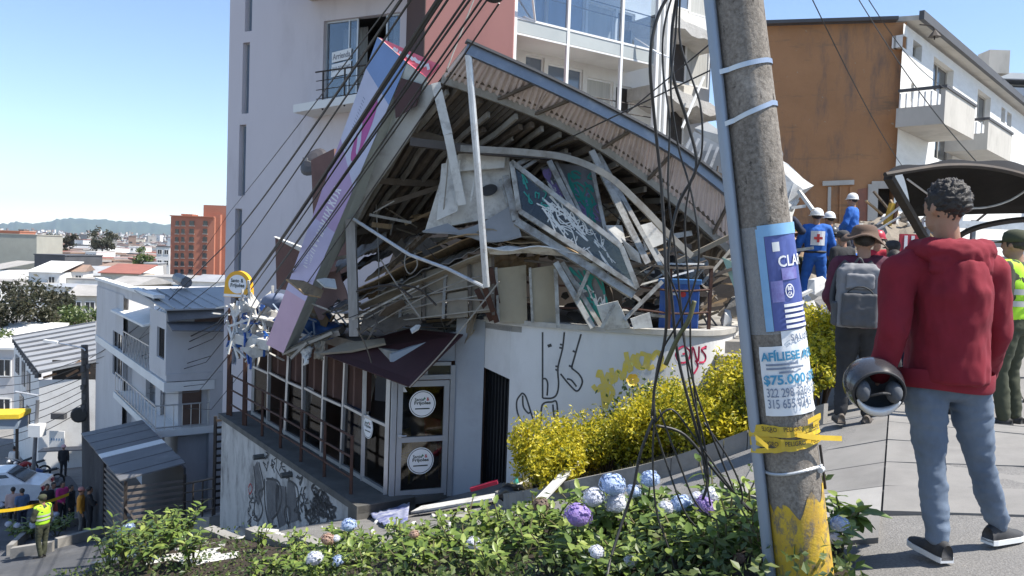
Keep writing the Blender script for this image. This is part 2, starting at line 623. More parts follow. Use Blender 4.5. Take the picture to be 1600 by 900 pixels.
# kerb and soil of the hedge bed against the curved wall
KB =[(3.1,7.75),(2.5,8.2),(1.78,8.5),(0.78,9.5),(0.05,10.9),(-0.15,11.8)]
hb =empty('hedge_bed',V(1.5,9.5,-2.6),'raised planting bed with concrete kerb along the curved white wall','planting bed')
kl =smooth_line([V(*p,0) for p in KB],3)
for i in range(len(kl)-1):
 a,b =kl[i],kl[i +1]
 d =(b -a).normalized();s =d.cross(V(0,0,1))
 q =[a +d *0.004,b -d *0.004,b -d *0.004 +s *0.13,a +d *0.004 +s *0.13]
 m =MB()
 m.prism([V(p.x,p.y,gz(p.x,p.y)-0.15) for p in q],V(0,0,0.36))
 m.build('kerb_stone',M_CONC,hb)
WI =[(4.2,11.2),(3.5,12.0),(2.7,12.15),(1.9,12.3),(0.9,12.6),(0.3,12.9)]
bed =MB()
def bedz(x,y):
 return gz(x,y)+0.13 +0.05 *mnoise.noise(V(x *3,y *3,0))
la =smooth_line([V(*p,0) for p in KB],3);lb =smooth_line([V(*p,0) for p in WI],3)
def bedfn(s,t):
 i =min(int(s *15),14);fr =s *15 -i
 p =lerp(lerp(la[i],la[i +1],fr),lerp(lb[i],lb[i +1],fr),t)
 return V(p.x,p.y,bedz(p.x,p.y))
bed.grid(bedfn,30,12)
bed.build('soil',mat('dry_grassy_soil',(0.16,0.13,0.06),(0.07,0.055,0.03),rough=1.0,scale=6,bumps=1.0,bscale=40,bdist=0.03),hb,smooth=True)
# concrete steps / ledges between the footpath and the shop's upper terrace
st =empty('side_steps',V(4.0,11.5,-1.9),'pale concrete steps beside the end of the curved wall','steps')
for i,(u0,v0,u1,v1,d) in enumerate([(1126,533,1175,556,12.9),(1122,556,1180,585,12.5),(1118,588,1190,640,12.0)]):
 a =P(u0,v0,d);b =P(u1 +60,v0,d);lo =P(u0,v1,d).z
 m =MB();m.prism([V(a.x,d,lo -0.8),V(b.x,d,lo -0.8),V(b.x,d +1.2,lo -0.8),V(a.x,d +1.2,lo -0.8)],V(0,0,a.z -lo +0.8))
 m.build('step',M_CONC,st)

# the concrete kerb and low wall in the lower street, round the small flower bed
lk =empty('street_planter',P(95,850,20.5),'low concrete planter in the lower street beside the policeman','planter')
def gp(u,v,dz=0.0):
 """the ground point seen at a pixel (marching along the ray)"""
 w =ray(u,v);w =w /w.y
 d =3.0
 while d <80:
  p =w *d
  if p.z <gz(p.x,p.y): break
  d += 0.05
 return V(p.x,p.y,gz(p.x,p.y)+dz)
for (u0,v0,u1,v1) in [(10,870,45,835),(20,872,85,862),(85,858,160,838),(45,835,120,822)]:
 a,b =gp(u0,v0),gp(u1,v1)
 d =(b -a).normalized();s =d.cross(V(0,0,1)).normalized()*0.16
 m =MB();m.prism([a -V(0,0,.3),b -V(0,0,.3),b +s -V(0,0,.3),a +s -V(0,0,.3)],V(0,0,0.62));m.build('kerb',M_CONC,lk)

# ------------------------------------------------------------------ mountains, far off
M_MOUNT =mat('forested_mountain',(0.05,0.075,0.05),(0.07,0.09,0.06),rough=1.0,scale=0.002,stretch=(1,1,1))
mb =MB()
rg =[(-1500,372),(-300,371),(-60,352),(0,350),(25,347),(55,349),(80,345),(105,341),(140,342),(170,344),(200,346),(230,347),(262,351),(320,347),
      (420,352),(700,362),(1000,372),(1600,386),(2400,396)]
rl =smooth_line([V(a,b,0) for a,b in rg],8)
D =11000
k =0
for i,q in enumerate(rl):
 t =P(q.x,q.y,D);t.z += 25 *mnoise.noise(V(q.x *0.13,0,0))+12 *mnoise.noise(V(q.x *0.5,3,0))
 for j in range(9):
  f =j /8
  y =D -3200 *(1 -f)+500 *mnoise.noise(V(q.x *0.05,f *3,1))*math.sin(f *math.pi)
  mb.v.append(V(t.x *y /D,y,-60 +(t.z +60)*(f ** 1.15)*(1 +0.15 *math.sin(f *math.pi)*mnoise.noise(V(q.x *0.09,f *2,5)))))
 mb.v.append(V(t.x *1.15,D *1.15,-80))
nn =len(rl)
for i in range(nn -1):
 for j in range(9):
  a =i *10 +j
  mb.f.append((a,a +10,a +11,a +1));mb.m.append(0)
mb.build('mountains',M_MOUNT,kind='structure',smooth=True)

# ------------------------------------------------------------------ town in the valley
M_DARKWIN =mat('dark_window_glass',(0.025,0.03,0.036),(0.045,0.05,0.055),rough=0.12,scale=0.5,spec=0.6)
M_WHITE =mat('white_paint_aged',(0.72,0.71,0.68),(0.62,0.61,0.585),rough=0.75,scale=0.5,stain=(0.38,0.36,0.33),stain_scale=0.35,stain_amt=0.45,bumps=0.2,bscale=30)
M_CREAM =mat('cream_paint',(0.60,0.54,0.43),(0.50,0.45,0.36),rough=0.8,scale=0.4,stain=(0.33,0.30,0.25),stain_scale=0.3)
M_OLIVE =mat('olive_render',(0.34,0.34,0.29),(0.28,0.28,0.24),rough=0.85,scale=0.3)
M_BRICK =None
def brick_mat():
 m,nt,b =new_mat('red_brick')
 tc =N(nt,'ShaderNodeTexCoord')
 f =noise_fac(nt,coords(nt),0.5,8,0.7,0.3,0.7)
 f2 =noise_fac(nt,coords(nt,(3,3,12)),1.0,4,0.6,0.3,0.7)
 a =mixc(nt,f,(0.43,0.16,0.095),(0.33,0.115,0.07))
 a =mixc(nt,f2,a,(0.39,0.17,0.11))
 nt.links.new(a,b.inputs['Base Color'])
 b.inputs['Roughness'].default_value =0.85
 return m
M_BRICK =brick_mat()
M_TILE =mat('clay_tile_roof',(0.30,0.20,0.15),(0.20,0.145,0.115),rough=0.9,scale=1.5)
M_ZINC =mat('zinc_sheet_roof',(0.42,0.42,0.42),(0.32,0.325,0.33),rough=0.55,metal=0.3,scale=0.6)
M_DARKCLAD =mat('dark_cladding',(0.06,0.06,0.065),(0.09,0.09,0.095),rough=0.7,scale=0.4)
M_BLUEW =mat('blue_painted_wall',(0.12,0.24,0.42),(0.15,0.28,0.46),rough=0.7,scale=0.4)
M_FIBRE =mat('fibre_cement_roof',(0.36,0.34,0.32),(0.25,0.24,0.225),rough=0.9,scale=0.6)
M_REDROOF =mat('red_roof',(0.30,0.11,0.08),(0.22,0.09,0.07),rough=0.85,scale=0.6)

_win_proto ={}
def win_mesh(w,h,frame=True):
 k =(round(w,2),round(h,2))
 if k not in _win_proto:
  m =MB()
  m.box((0,-0.02,h /2),(w,0.05,h),mi=0)
  t =min(w,h)*0.09
  for x in (-w /2,w /2):
   m.box((x,-0.05,h /2),(t,0.1,h +t),mi=1)
  for z in (0,h):
   m.box((0,-0.051,z),(w +t,0.1,t),mi=1)
  m.box((0,-0.052,h /2),(t *0.6,0.1,h),mi=1)
  _win_proto[k]=m.mesh('window',[M_DARKWIN,M_WHITE])
 return _win_proto[k]
def far_house(name,label,u0,v0,u1,d,floors=2,wall=None,roof='flat',roofm=None,rot=0.0,deep=9.0,cols=3,group=None,cat='house',winw=1.1,winh=1.2,skip=0.15):
 """a house whose front spans photo columns u0..u1 with its eaves at v0, d metres off; it stands on the terrain"""
 a =P(u0,v0,d);b =P(u1,v0,d)
 W =abs(b.x -a.x);c =(a +b)/2
 zt =c.z;zb =min(gz(c.x,c.y +deep /2),zt -2.5)
 e =empty(name,V(c.x,c.y,zb),label,cat,group,rz=rot)
 def B(m,nm,mt):
  o =bpy.data.objects.new(nm,m.mesh(nm,mt));COL.objects.link(o);o.parent =e
  return o
 H =zt -zb
 m =MB();m.box((0,deep /2,H /2),(W,deep,H));B(m,'wall',wall or M_WHITE)
 m =MB()
 ov =0.35
 if roof == 'flat':
  m.box((0,deep /2,H +0.12),(W +0.3,deep +0.3,0.24))
 elif roof == 'gable':
  rh =min(W,deep)*0.24
  m.add([(-W /2 -ov,-ov,H),(W /2 +ov,-ov,H),(W /2 +ov,deep +ov,H),(-W /2 -ov,deep +ov,H),(-W /2 -ov,deep /2,H +rh),(W /2 +ov,deep /2,H +rh)],
              [(0,1,5,4),(2,3,4,5),(0,4,3),(1,2,5),(3,2,1,0)])
 elif roof == 'shed':
  m.prism([(-W /2 -ov,-ov,H +0.02),(W /2 +ov,-ov,H +0.02),(W /2 +ov,deep +ov,H +deep *0.2),(-W /2 -ov,deep +ov,H +deep *0.2)],V(0,0,0.15))
 B(m,'roof',roofm or M_FIBRE)
 fh =2.8
 for fl in range(floors):
  z =H -(fl +1)*fh +0.9
  if z <0.2: break
  for c_ in range(cols):
   if random.random()<skip: continue
   x =-W /2 +W *(c_ +0.5)/cols
   o =bpy.data.objects.new('window',win_mesh(min(winw,W /cols *0.7),winh));COL.objects.link(o);o.parent =e
   o.location =(x,-0.01,z)
 return e
far_house('office_block','flat olive grey block with a low brick penthouse at the picture\'s left edge',-40,366,56,220,1,M_OLIVE,'flat',M_OLIVE,0.05,14,0,cat='building')
far_house('penthouse_block','small brick rooftop house above the flat olive block',-30,361,30,221,1,M_BRICK,'flat',M_BRICK,0.05,8,4,cat='building')
far_house('clad_building','dark clad box building with flat roof in the town below',50,399,105,180,1,M_DARKCLAD,'flat',M_DARKCLAD,-0.2,12,0,cat='building')
far_house('white_tower_block','slim white tower with a dark top storey beside the brick apartments',245,386,265,210,3,M_WHITE,'flat',M_DARKCLAD,0.1,10,2,cat='building')
far_house('long_building','long low white building with blue end wall below the brick apartments',216,435,300,110,1,M_WHITE,'flat',M_FIBRE,-0.06,8,7,cat='building',winw=0.9,winh=0.9,skip=0)
far_house('blue_annexe','bright blue annexe at the end of the long white building',270,445,292,108,1,M_BLUEW,'flat',M_WHITE,-0.06,5,1,cat='building')
far_house('street_house','white house with zinc roof next to the blue annexe',298,440,338,106,2,M_WHITE,'gable',M_ZINC,-0.1,8,3)
far_house('gabled_house','cream house with grey gabled roof and two floors of windows',112,462,170,92,2,M_CREAM,'gable',M_FIBRE,0.25,9,3)
far_house('gabled_house','pale house with ribbed roof behind the cream gabled house',165,445,214,102,2,M_CREAM,'gable',M_FIBRE,-0.15,8,4)
far_house('gabled_house','white house with blue shaded windows beside the bare tree',50,450,112,115,1,M_WHITE,'flat',M_ZINC,0.1,9,4)
far_house('terrace_house','low white house with red brown roof below the dark clad box',86,424,128,150,1,M_WHITE,'gable',M_TILE,0.3,9,3)
far_house('terrace_house','bright white house under a white roof left of the red roof',46,426,92,145,1,M_WHITE,'shed',M_WHITE,0.1,9,2)
far_house('long_red_roof_house','long house with dull red roof in front of the white tower',158,428,216,135,1,M_CREAM,'shed',M_REDROOF,0.05,7,3)
far_house('apartment_slab','white slab of flats in the middle of the far town',132,394,152,290,4,M_WHITE,'flat',M_WHITE,-0.2,10,3,cat='building')
far_house('apartment_slab','wide white flats with flat roof behind the brown roofs',160,399,182,320,2,M_WHITE,'flat',M_FIBRE,0.1,10,4,cat='building')
far_house('apartment_slab','tall pale flats left of the slim white tower',203,386,226,420,4,M_WHITE,'flat',M_WHITE,0.2,14,3,cat='building')
far_house('gabled_house','house with a yellowish wall and tiled roof in the town centre',148,418,178,170,1,M_CREAM,'gable',M_TILE,-0.25,9,3)
far_house('glass_office','grey office with dark ribbon windows near the slim white tower',226,412,245,190,2,M_FIBRE,'flat',M_ZINC,0.15,8,3,cat='building',winw=1.6)
# the brick apartment building: two volumes and its windows
D_B =150
e =empty('brick_apartments',V(P(300,430,D_B).x,D_B,-13),'tall red brick apartment building with rows of small square windows','building')
def bx_px(mb,u0,v0,u1,v1,d,deep):
 a =P(u0,v0,d);b =P(u1,v1,d)
 mb.prism([V(a.x,d,b.z),V(b.x,d,b.z),V(b.x,d +deep,b.z),V(a.x,d +deep,b.z)],V(0,0,a.z -b.z))
zb_b =-13
m =MB();bx_px(m,267,338,332,520,D_B,12);m.build('wall',M_BRICK,e)
m =MB();bx_px(m,318,320,362,520,D_B +1.5,14);m.build('stair_tower',M_BRICK,e)
m =MB();bx_px(m,333,335,341,520,D_B +0.6,3);m.build('buttress',M_BRICK,e)
m =MB();bx_px(m,265,336,334,340,D_B -0.3,13);m.build('parapet',M_BRICK,e)
m =MB();bx_px(m,283,334,300,337,D_B +3,3);m.build('roof_railing',M_BRICK,e)
for r in range(8):
 v =346 +r *12.6
 for u,w in ((276,5),(285.5,5),(299,7),(320,6.5)):
  a =P(u +1 -r *0.3,v,D_B -0.05)
  wm =w *D_B /F
  m =MB();m.box((a.x,a.y +0.02,a.z -0.35),(wm,0.2,0.85),mi=0)
  m.box((a.x,a.y -0.06,a.z -0.85),(wm +0.2,0.3,0.12),mi=1)
  m.build('window',[M_DARKWIN,M_FIBRE],e)
# the many small houses one can still tell apart
cols_ =[M_WHITE,M_WHITE,M_CREAM,M_WHITE,M_OLIVE,M_CREAM]
rts =['gable','flat','shed','gable','flat']
rms =[M_FIBRE,M_TILE,M_ZINC,M_FIBRE,M_REDROOF,M_WHITE]
random.seed(21)
for i in range(46):
 d =135 *(520 /135) ** (((i *0.618) % 1.0) ** 0.8)
 u =rnd(-30,345)
 w =rnd(6,12)*F /d
 zt =gz(P(u,400,d).x,d)+rnd(2.5,5.5)
 v =450 -(CAM_R.transposed() @ V(P(u,400,d).x,d,zt)).y /-((CAM_R.transposed() @ V(P(u,400,d).x,d,zt)).z)*F
 far_house('town_house','small pale house among the crowded roofs of the far town',u -w /2,v,u +w /2,d,2,random.choice(cols_),random.choice(rts),random.choice(rms),rnd(-0.6,0.6),
              rnd(7,11),3,group='small houses of the far town')
# beyond that the town reads as one mass
random.seed(5)
mb =MB()
for i in range(4200):
 d =230 *(4800 /230) ** random.random()
 a =rnd(-0.68,-0.02)
 x =d *math.tan(a);y =d
 w =rnd(6,16);dp =rnd(6,14);h =rnd(3,6) if random.random()<0.95 or d <700 else rnd(8,18)
 z =gz(x,y)+d *d *2.2e-6
 rot =Matrix.Rotation(rnd(-0.7,0.7),3,'Z')
 mi =random.choice((0,0,0,1,2,3,3))
 mb.box((x,y,z +h /2 -3),(w,dp,h +6),rot,mi)
 mb.box((x,y,z +h +0.25),(w +0.8,dp +0.8,0.5),rot,random.choice((2,3,3,4,0)))
 for k in range(2):
  mb.box(V(x,y,z +h *0.55)+rot @ V(rnd(-.3,.3)*w,-dp /2,0),(w *0.22,0.2,1.6),rot,5)
mb.build('far_town',[M_WHITE,M_CREAM,M_FIBRE,M_TILE,M_REDROOF,M_DARKWIN],label='dense far town spreading to the foot of the mountains',cat='town',kind='stuff')

# ------------------------------------------------------------------ trees
def tree(name,label,base,H,R_,lm,n_leaf=2600,leaf=0.22,trunk_r=0.16,bare=False,group=None,squash=0.75,low=0.35,cat='tree',seed=1):
 rs =random.Random(seed)
 e =empty(name,base,label,cat,group)
 m =MB()
 top =base +V(rs.uniform(-.3,.3),rs.uniform(-.3,.3),H *0.72)
 tp =[base -V(0,0,.3),lerp(base,top,.3)+V(rs.uniform(-.1,.1),0,0),lerp(base,top,.6),top]
 m.tube(smooth_line(tp,3),[trunk_r *(1.15 -0.1 *i) for i in range(10)],8)
 tips =[]
 for k in range(11):
  f =rs.uniform(low,0.95)
  a =rs.uniform(0,6.28)
  s =lerp(base,top,f)
  L =R_ *rs.uniform(0.55,1.0)
  t =s +V(math.cos(a)*L,math.sin(a)*L,L *rs.uniform(0.25,0.9))
  mid =lerp(s,t,.5)+V(0,0,L *.12)
  m.tube([s,mid,t],[trunk_r *.42,trunk_r *.26,trunk_r *.08],5)
  tips.append((mid,t))
  for q in range(3):
   t2 =lerp(mid,t,rs.uniform(.2,1))+V(rs.uniform(-1,1),rs.uniform(-1,1),rs.uniform(-.2,.9))*L *.45
   m.tube([lerp(mid,t,.4),t2],[trunk_r *.16,trunk_r *.05],4)
   tips.append((t,t2))
 m.build('trunk',mat('bark',(0.13,0.10,0.08),(0.07,0.055,0.045),rough=0.95,scale=6,bumps=0.8,bscale=30),e)
 clumps =[(lerp(a,b,rs.uniform(.5,1.1)),rs.uniform(.22,.42)*R_) for a,b in tips]
 c =MB()
 for k in range(n_leaf):
  p0,r0 =clumps[rs.randrange(len(clumps))]
  dv =V(rs.gauss(0,1),rs.gauss(0,1),rs.gauss(0,squash)).normalized()*r0 *(rs.random() ** 0.45)
  leaf_quad(c,p0 +dv,leaf *rs.uniform(.6,1.3),rs)
 c.build('crown',lm,e)
 return e
def leaf_quad(mb,p,s,rs,up=0.4,asp=0.5):
 n =V(rs.gauss(0,1),rs.gauss(0,1),rs.gauss(0,1)+up).normalized()
 a =n.cross(V(rs.gauss(0,1),rs.gauss(0,1),rs.gauss(0,1))).normalized()
 b =n.cross(a)
 a =a *s *0.5;b =b *s *asp *0.5
 mb.add([p -a,p +b *1.0 -a *0.1 +n *s *.06,p +a,p -b *1.0 -a *0.1 +n *s *.06],[(0,1,2,3)])
LM_DARK =leaf_mat('dark_olive_leaves',(0.035,0.042,0.02),(0.06,0.062,0.035),(0.10,0.09,0.055))
LM_GREEN =leaf_mat('green_leaves',(0.05,0.09,0.025),(0.09,0.13,0.035),(0.16,0.19,0.06))
b0 =P(28,560,62);tree('street_tree','sparse brownish olive tree above the shed roof at the left edge',V(b0.x,62,gz(b0.x,62)),10.0,2.7,LM_DARK,5200,0.36,0.22,seed=3,low=0.5)
b0 =P(-8,560,60);tree('street_tree','leafy green tree cut by the left edge of the picture',V(b0.x,60,gz(b0.x,60)),6.6,2.0,LM_GREEN,2600,0.34,0.15,seed=4)
b0 =P(122,520,78);tree('garden_tree','bright green garden tree behind the shed roof',V(b0.x,78,gz(b0.x,78)),6.4,2.6,LM_GREEN,3200,0.36,0.15,seed=5)
b0 =P(92,500,80);tree('garden_tree','darker green tree beside the cream gabled house',V(b0.x,80,gz(b0.x,80)),8.0,2.2,LM_DARK,2600,0.36,0.15,seed=6)
b0 =P(160,390,420);tree('hill_tree','lone dark round tree on the skyline of the town',V(b0.x,420,-11),18,6.5,LM_DARK,1500,1.6,0.5,seed=7)
b0 =P(222,415,200);tree('hill_tree','dark green tree in front of the slim white tower',V(b0.x,200,-12.5),11,3.0,LM_GREEN,1200,0.8,0.3,seed=8)
b0 =P(102,392,380);tree('hill_tree','small tree on the skyline left of the lone round one',V(b0.x,380,-11),13,5,LM_DARK,900,1.5,0.4,seed=9)

# ------------------------------------------------------------------ walls with real openings
def holed(mb,o,ux,H,W,holes,depth=0.15,nrm=None,mi=0,uz=V(0,0,1)):
 """a wall face from o along ux (W) and up (H) with rectangular openings (x0,z0,x1,z1) and their reveals"""
 xs =sorted({0.0,W} | {h[0] for h in holes} | {h[2] for h in holes})
 zs =sorted({0.0,H} | {h[1] for h in holes} | {h[3] for h in holes})
 inn =-nrm *depth
 pt =lambda x,z: o +ux *x +uz *z
 for i in range(len(xs)-1):
  for j in range(len(zs)-1):
   cx,cz =(xs[i]+xs[i +1])/2,(zs[j]+zs[j +1])/2
   if any(h[0]<cx <h[2] and h[1]<cz <h[3] for h in holes): continue
   mb.add([pt(xs[i],zs[j]),pt(xs[i +1],zs[j]),pt(xs[i +1],zs[j +1]),pt(xs[i],zs[j +1])],[(0,1,2,3)],mi)
 for x0,z0,x1,z1 in holes:
  c =[pt(x0,z0),pt(x1,z0),pt(x1,z1),pt(x0,z1)]
  for k in range(4):
   a,b =c[k],c[(k +1) % 4]
   mb.add([a,b,b +inn,a +inn],[(0,1,2,3)],mi)
def window(parent,o,ux,w,h,nrm,glass,frame,t=0.05,bars_x=(),bars_z=(),name='window',inset=0.1,uz=V(0,0,1)):
 """a window set in an opening whose lower corner is o: frame with its pane as a sub-part"""
 b =o -nrm *inset
 m =MB()
 pt =lambda x,z: b +ux *x +uz *z
 fw =t
 up =nrm
 m.beam(pt(fw /2,0),pt(fw /2,h),fw,fw,up);m.beam(pt(w -fw /2,0),pt(w -fw /2,h),fw,fw,up)
 m.beam(pt(fw,fw /2),pt(w -fw,fw /2),fw,fw,up);m.beam(pt(fw,h -fw /2),pt(w -fw,h -fw /2),fw,fw,up)
 for x in bars_x: m.beam(pt(x *w,fw),pt(x *w,h -fw),fw *.8,fw *.8,up)
 for z in bars_z: m.beam(pt(fw,z *h),pt(w -fw,z *h),fw *.8,fw *.8,up)
 f =m.build(name,frame,parent)
 m =MB();m.prism([pt(fw,fw)-nrm *.012,pt(w -fw,fw)-nrm *.012,pt(w -fw,h -fw)-nrm *.012,pt(fw,h -fw)-nrm *.012],-nrm *0.008)
 m.build('pane',glass,f)
 return f

# ------------------------------------------------------------------ the apartment tower
M_MAUVE =mat('mauve_grey_render',(0.58,0.535,0.55),(0.52,0.48,0.495),rough=0.85,scale=0.35,stain=(0.42,0.38,0.39),stain_scale=0.9,stain_amt=0.55,stretch=(1,1,.3),bumps=0.15,bscale=20)
M_ROSE =mat('rose_brown_render',(0.36,0.165,0.145),(0.31,0.14,0.125),rough=0.85,scale=0.5,stain=(0.22,0.10,0.09),stain_scale=0.5,stain_amt=0.4,stretch=(1,1,.35))
M_ROSESHADE =mat('rose_shade_brown',(0.085,0.045,0.038),(0.06,0.034,0.03),rough=0.7,scale=0.8)  # shade tone for the rose column's left side, put into the colour
M_ALU =mat('aluminium_frame',(0.55,0.55,0.55),(0.45,0.45,0.45),rough=0.4,metal=0.6,scale=3)
M_WFRAME =mat('white_frame',(0.75,0.75,0.74),(0.66,0.66,0.65),rough=0.5,scale=3)
M_SKYWIN =mat('pale_reflecting_window',(0.16,0.20,0.25),(0.12,0.15,0.20),rough=0.08,scale=0.4,spec=0.9)
M_GLASS =glass_mat('clear_window_glass',(.74,.80,.86),0.86,ior=1.0)
M_BAND =mat('frosted_band_glass',(0.44,0.46,0.44),(0.36,0.38,0.37),rough=0.3,scale=0.8)
M_CURT =mat('pale_curtain',(0.50,0.49,0.45),(0.36,0.355,0.33),rough=0.9,scale=1.0,stretch=(14,14,0.6))
M_BEIGE =mat('beige_soffit',(0.50,0.43,0.35),(0.44,0.38,0.31),rough=0.85,scale=0.6)
tower =empty('apartment_tower',V(-2,24,-6),'tall mauve grey apartment tower with rose column and glazed balconies behind the wreck','building')
def plan(u,d,v=400):
 p =P(u,v,d);return V(p.x,p.y,0)
TA =plan(352,24.6);TC =plan(640,21.6)
ux =(TC -TA).normalized();nL =V(ux.y,-ux.x,0)
if nL.y >0: nL =-nL
WL =(TC -TA).length;zb_t,zt_t =-8.0,13.0
def on_left(u,v):
 p =hit(u,v,TA,nL);return ((p -TA).dot(ux),p.z -zb_t)
holes =[]
wins =[(378,67,390,177),(373,195,384,306),(367,326,377,428),(361,455,369,570),(383,-62,395,48)]
for u0,v0,u1,v1 in wins:
 x0,z1 =on_left(u0,v0);x1,z0 =on_left(u1,v1)
 xc =(x0 +x1)/2
 holes.append((xc -.14,z0,xc +.14,z1))
x0,z1 =on_left(506,33);x1,z0 =on_left(622,148)
bw =(x0,z0,x1,z1);holes.append(bw)
m =MB();holed(m,V(TA.x,TA.y,zb_t),ux,zt_t -zb_t,WL,holes,0.22,nL)
# far side return so that the wall has a body
bk =V(TA.x,TA.y,zb_t)-nL *10
m.add([V(TA.x,TA.y,zb_t),V(TA.x,TA.y,zt_t),bk +V(0,0,zt_t -zb_t),bk],[(0,1,2,3)])
m.build('side_wall',M_MAUVE,tower)
for h in holes[:-1]:
 window(tower,V(TA.x,TA.y,zb_t)+ux *h[0]+V(0,0,h[1]),ux,h[2]-h[0],h[3]-h[1],nL,M_SKYWIN,M_ALU,0.035,inset=0.16)
# balcony window with its open leaf, curtain and letting notice
bo =V(TA.x,TA.y,zb_t)+ux *bw[0]+V(0,0,bw[1])
BW,BH =bw[2]-bw[0],bw[3]-bw[1]
window(tower,bo,ux,BW *0.44,BH,nL,M_GLASS,M_ALU,0.05,bars_x=(0.72,),inset=0.12)
window(tower,bo +ux *BW *0.80,ux,BW *0.2,BH,nL,M_GLASS,M_ALU,0.05,inset=0.12,name='window')
m =MB()
m.grid(lambda s,t: bo -nL *(0.45 +0.04 *math.sin(s *60))+ux *(BW *(.80 +.2 *s))+V(0,0,BH *t),40,1);m.build('curtain',M_CURT,tower)
m =MB()
m.grid(lambda s,t: bo -nL *(0.9 +0.04 *math.sin(s *50))+ux *(BW *.34 *s)+V(0,0,BH *t),40,1);m.build('curtain',M_CURT,tower)
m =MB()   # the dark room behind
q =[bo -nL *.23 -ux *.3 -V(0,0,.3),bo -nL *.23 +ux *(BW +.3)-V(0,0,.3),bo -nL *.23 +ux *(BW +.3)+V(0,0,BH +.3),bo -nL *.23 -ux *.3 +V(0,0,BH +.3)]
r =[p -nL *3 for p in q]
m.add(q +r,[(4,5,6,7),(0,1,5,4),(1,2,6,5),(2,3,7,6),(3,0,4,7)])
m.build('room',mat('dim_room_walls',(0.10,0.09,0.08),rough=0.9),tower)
fr_o =bo +ux *BW *.07 -nL *.10
m =MB()
sg =lambda x,y: fr_o +ux *x +V(0,0,y)
m.prism([sg(.06,1.05),sg(.74,1.13),sg(.74,1.42),sg(.06,1.34)],nL *.004,0)
m.prism([sg(.06,1.0),sg(.74,1.08),sg(.74,.72),sg(.04,.64)],nL *.004,0)
put_text(m,'Arrienda',lambda x,y: sg(.09 +x,1.12 +y +x *.11)+nL *.009,.62,.17,0.02,1)
put_text(m,'319 256 1040',lambda x,y: sg(.09 +x,.78 +y +x *.11)+nL *.009,.62,.14,0.02,1)
m.build('letting_notice',[M_WFRAME,mat('grey_print',(0.25,0.25,0.27))],tower)
# balcony railing, slab and the soffit of the balcony above
rail =MB()
M_IRON =mat('dark_iron',(0.04,0.035,0.033),(0.07,0.055,0.045),rough=0.7,metal=0.4,scale=8)
def onp(u,v,off): return hit(u,v,TA +nL *off,nL)
for a,b in (((493,113),(640,92)),((494,127),(640,106)),((494,141),(640,120)),((494,155),(640,134))):
 rail.tube([onp(*a,.8),onp(*b,.8)],0.022 if a[1] == 113 else 0.012,6)
for u,v0,v1 in ((505,112,172),(539,106,166),(575,101,160)):
 rail.tube([onp(u,v0,.8),onp(u -1,v1,.8)],0.025,6)
rail.build('balcony_railing',M_IRON,tower)
m =MB();a =onp(490,172,0);b =onp(625,150,0)
m.prism([a,b,b +nL *.85,a +nL *.85],V(0,0,-.22));m.build('balcony_slab',M_WHITE,tower)
m =MB();a =onp(488,-30,0) ;b =onp(640,-52,0)
a0 =onp(488,2,.0)
m.prism([V(a.x,a.y,a0.z),V(b.x,b.y,a0.z),V(b.x,b.y,a0.z)+nL *1.3,V(a.x,a.y,a0.z)+nL *1.3],V(0,0,.9));m.build('upper_balcony',M_BEIGE,tower)
# rose column
C0 =plan(626,21.3);C1 =plan(654,20.4);C2 =plan(790,20.9);C3 =plan(795,24)
m =MB();m.prism([V(p.x,p.y,zb_t) for p in (C0,C1,C2,C3)],V(0,0,zt_t -zb_t));m.build('rose_column',M_ROSE,tower)
cn =(C1 -C0);cn =V(cn.y,-cn.x,0).normalized();cn =-cn if cn.y >0 else cn
if cn.x >0: cn =-cn
m =MB();m.prism([V(C0.x,C0.y,zb_t)+cn *.004,V(C1.x,C1.y,zb_t)+cn *.004,V(C1.x,C1.y,zt_t)+cn *.004,V(C0.x,C0.y,zt_t)+cn *.004],cn *.02);m.build('column_shade_face',M_ROSESHADE,tower)  # left side in shade: its darkness is painted on as a brown face
# glazed front
FA =plan(790,21.7);FB =plan(1150,27.2)
fx =(FB -FA).normalized();nF =V(fx.y,-fx.x,0)
if nF.y >0: nF =-nF
def onF(u,v,off=0.0): return hit(u,v,FA +nF *off,nF)
def fz(u,v,off=0.0):
 p =onF(u,v,off);return (p -FA).dot(fx),p.z
bk =-1.5
# white inner wall with openings
ops =[((822,84),(850,118)),((857,98),(910,150)),((918,120),(957,178)),((963,132),(985,200)),
       ((838,-40),(856,40)),((856,-40),(914,62)),((920,2),(960,80)),((966,15),(990,90))]
hol =[]
IW =V(FA.x,FA.y,-6)+nF *bk
for (a,b) in ops:
 x0,z1 =fz(*a,bk);x1,z0 =fz(*b,bk)
 hol.append((min(x0,x1),z0 +6,max(x0,x1),z1 +6))
WF =(FB -FA).length
m =MB();holed(m,IW,fx,16,WF,hol,.15,nF);m.build('inner_wall',M_WHITE,tower)
kinds =['win','win','curt','dark','win','win','curt','dark']
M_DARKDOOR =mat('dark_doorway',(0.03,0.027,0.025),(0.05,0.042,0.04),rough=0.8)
for h,kd in zip(hol,kinds):
 o =IW +fx *h[0]+V(0,0,h[1])
 window(tower,o,fx,h[2]-h[0],h[3]-h[1],nF,{'win': M_SKYWIN,'curt': M_CURT,'dark': M_DARKDOOR}[kd],M_WFRAME,.05,inset=.1,name='window' if kd != 'dark' else 'doorway')
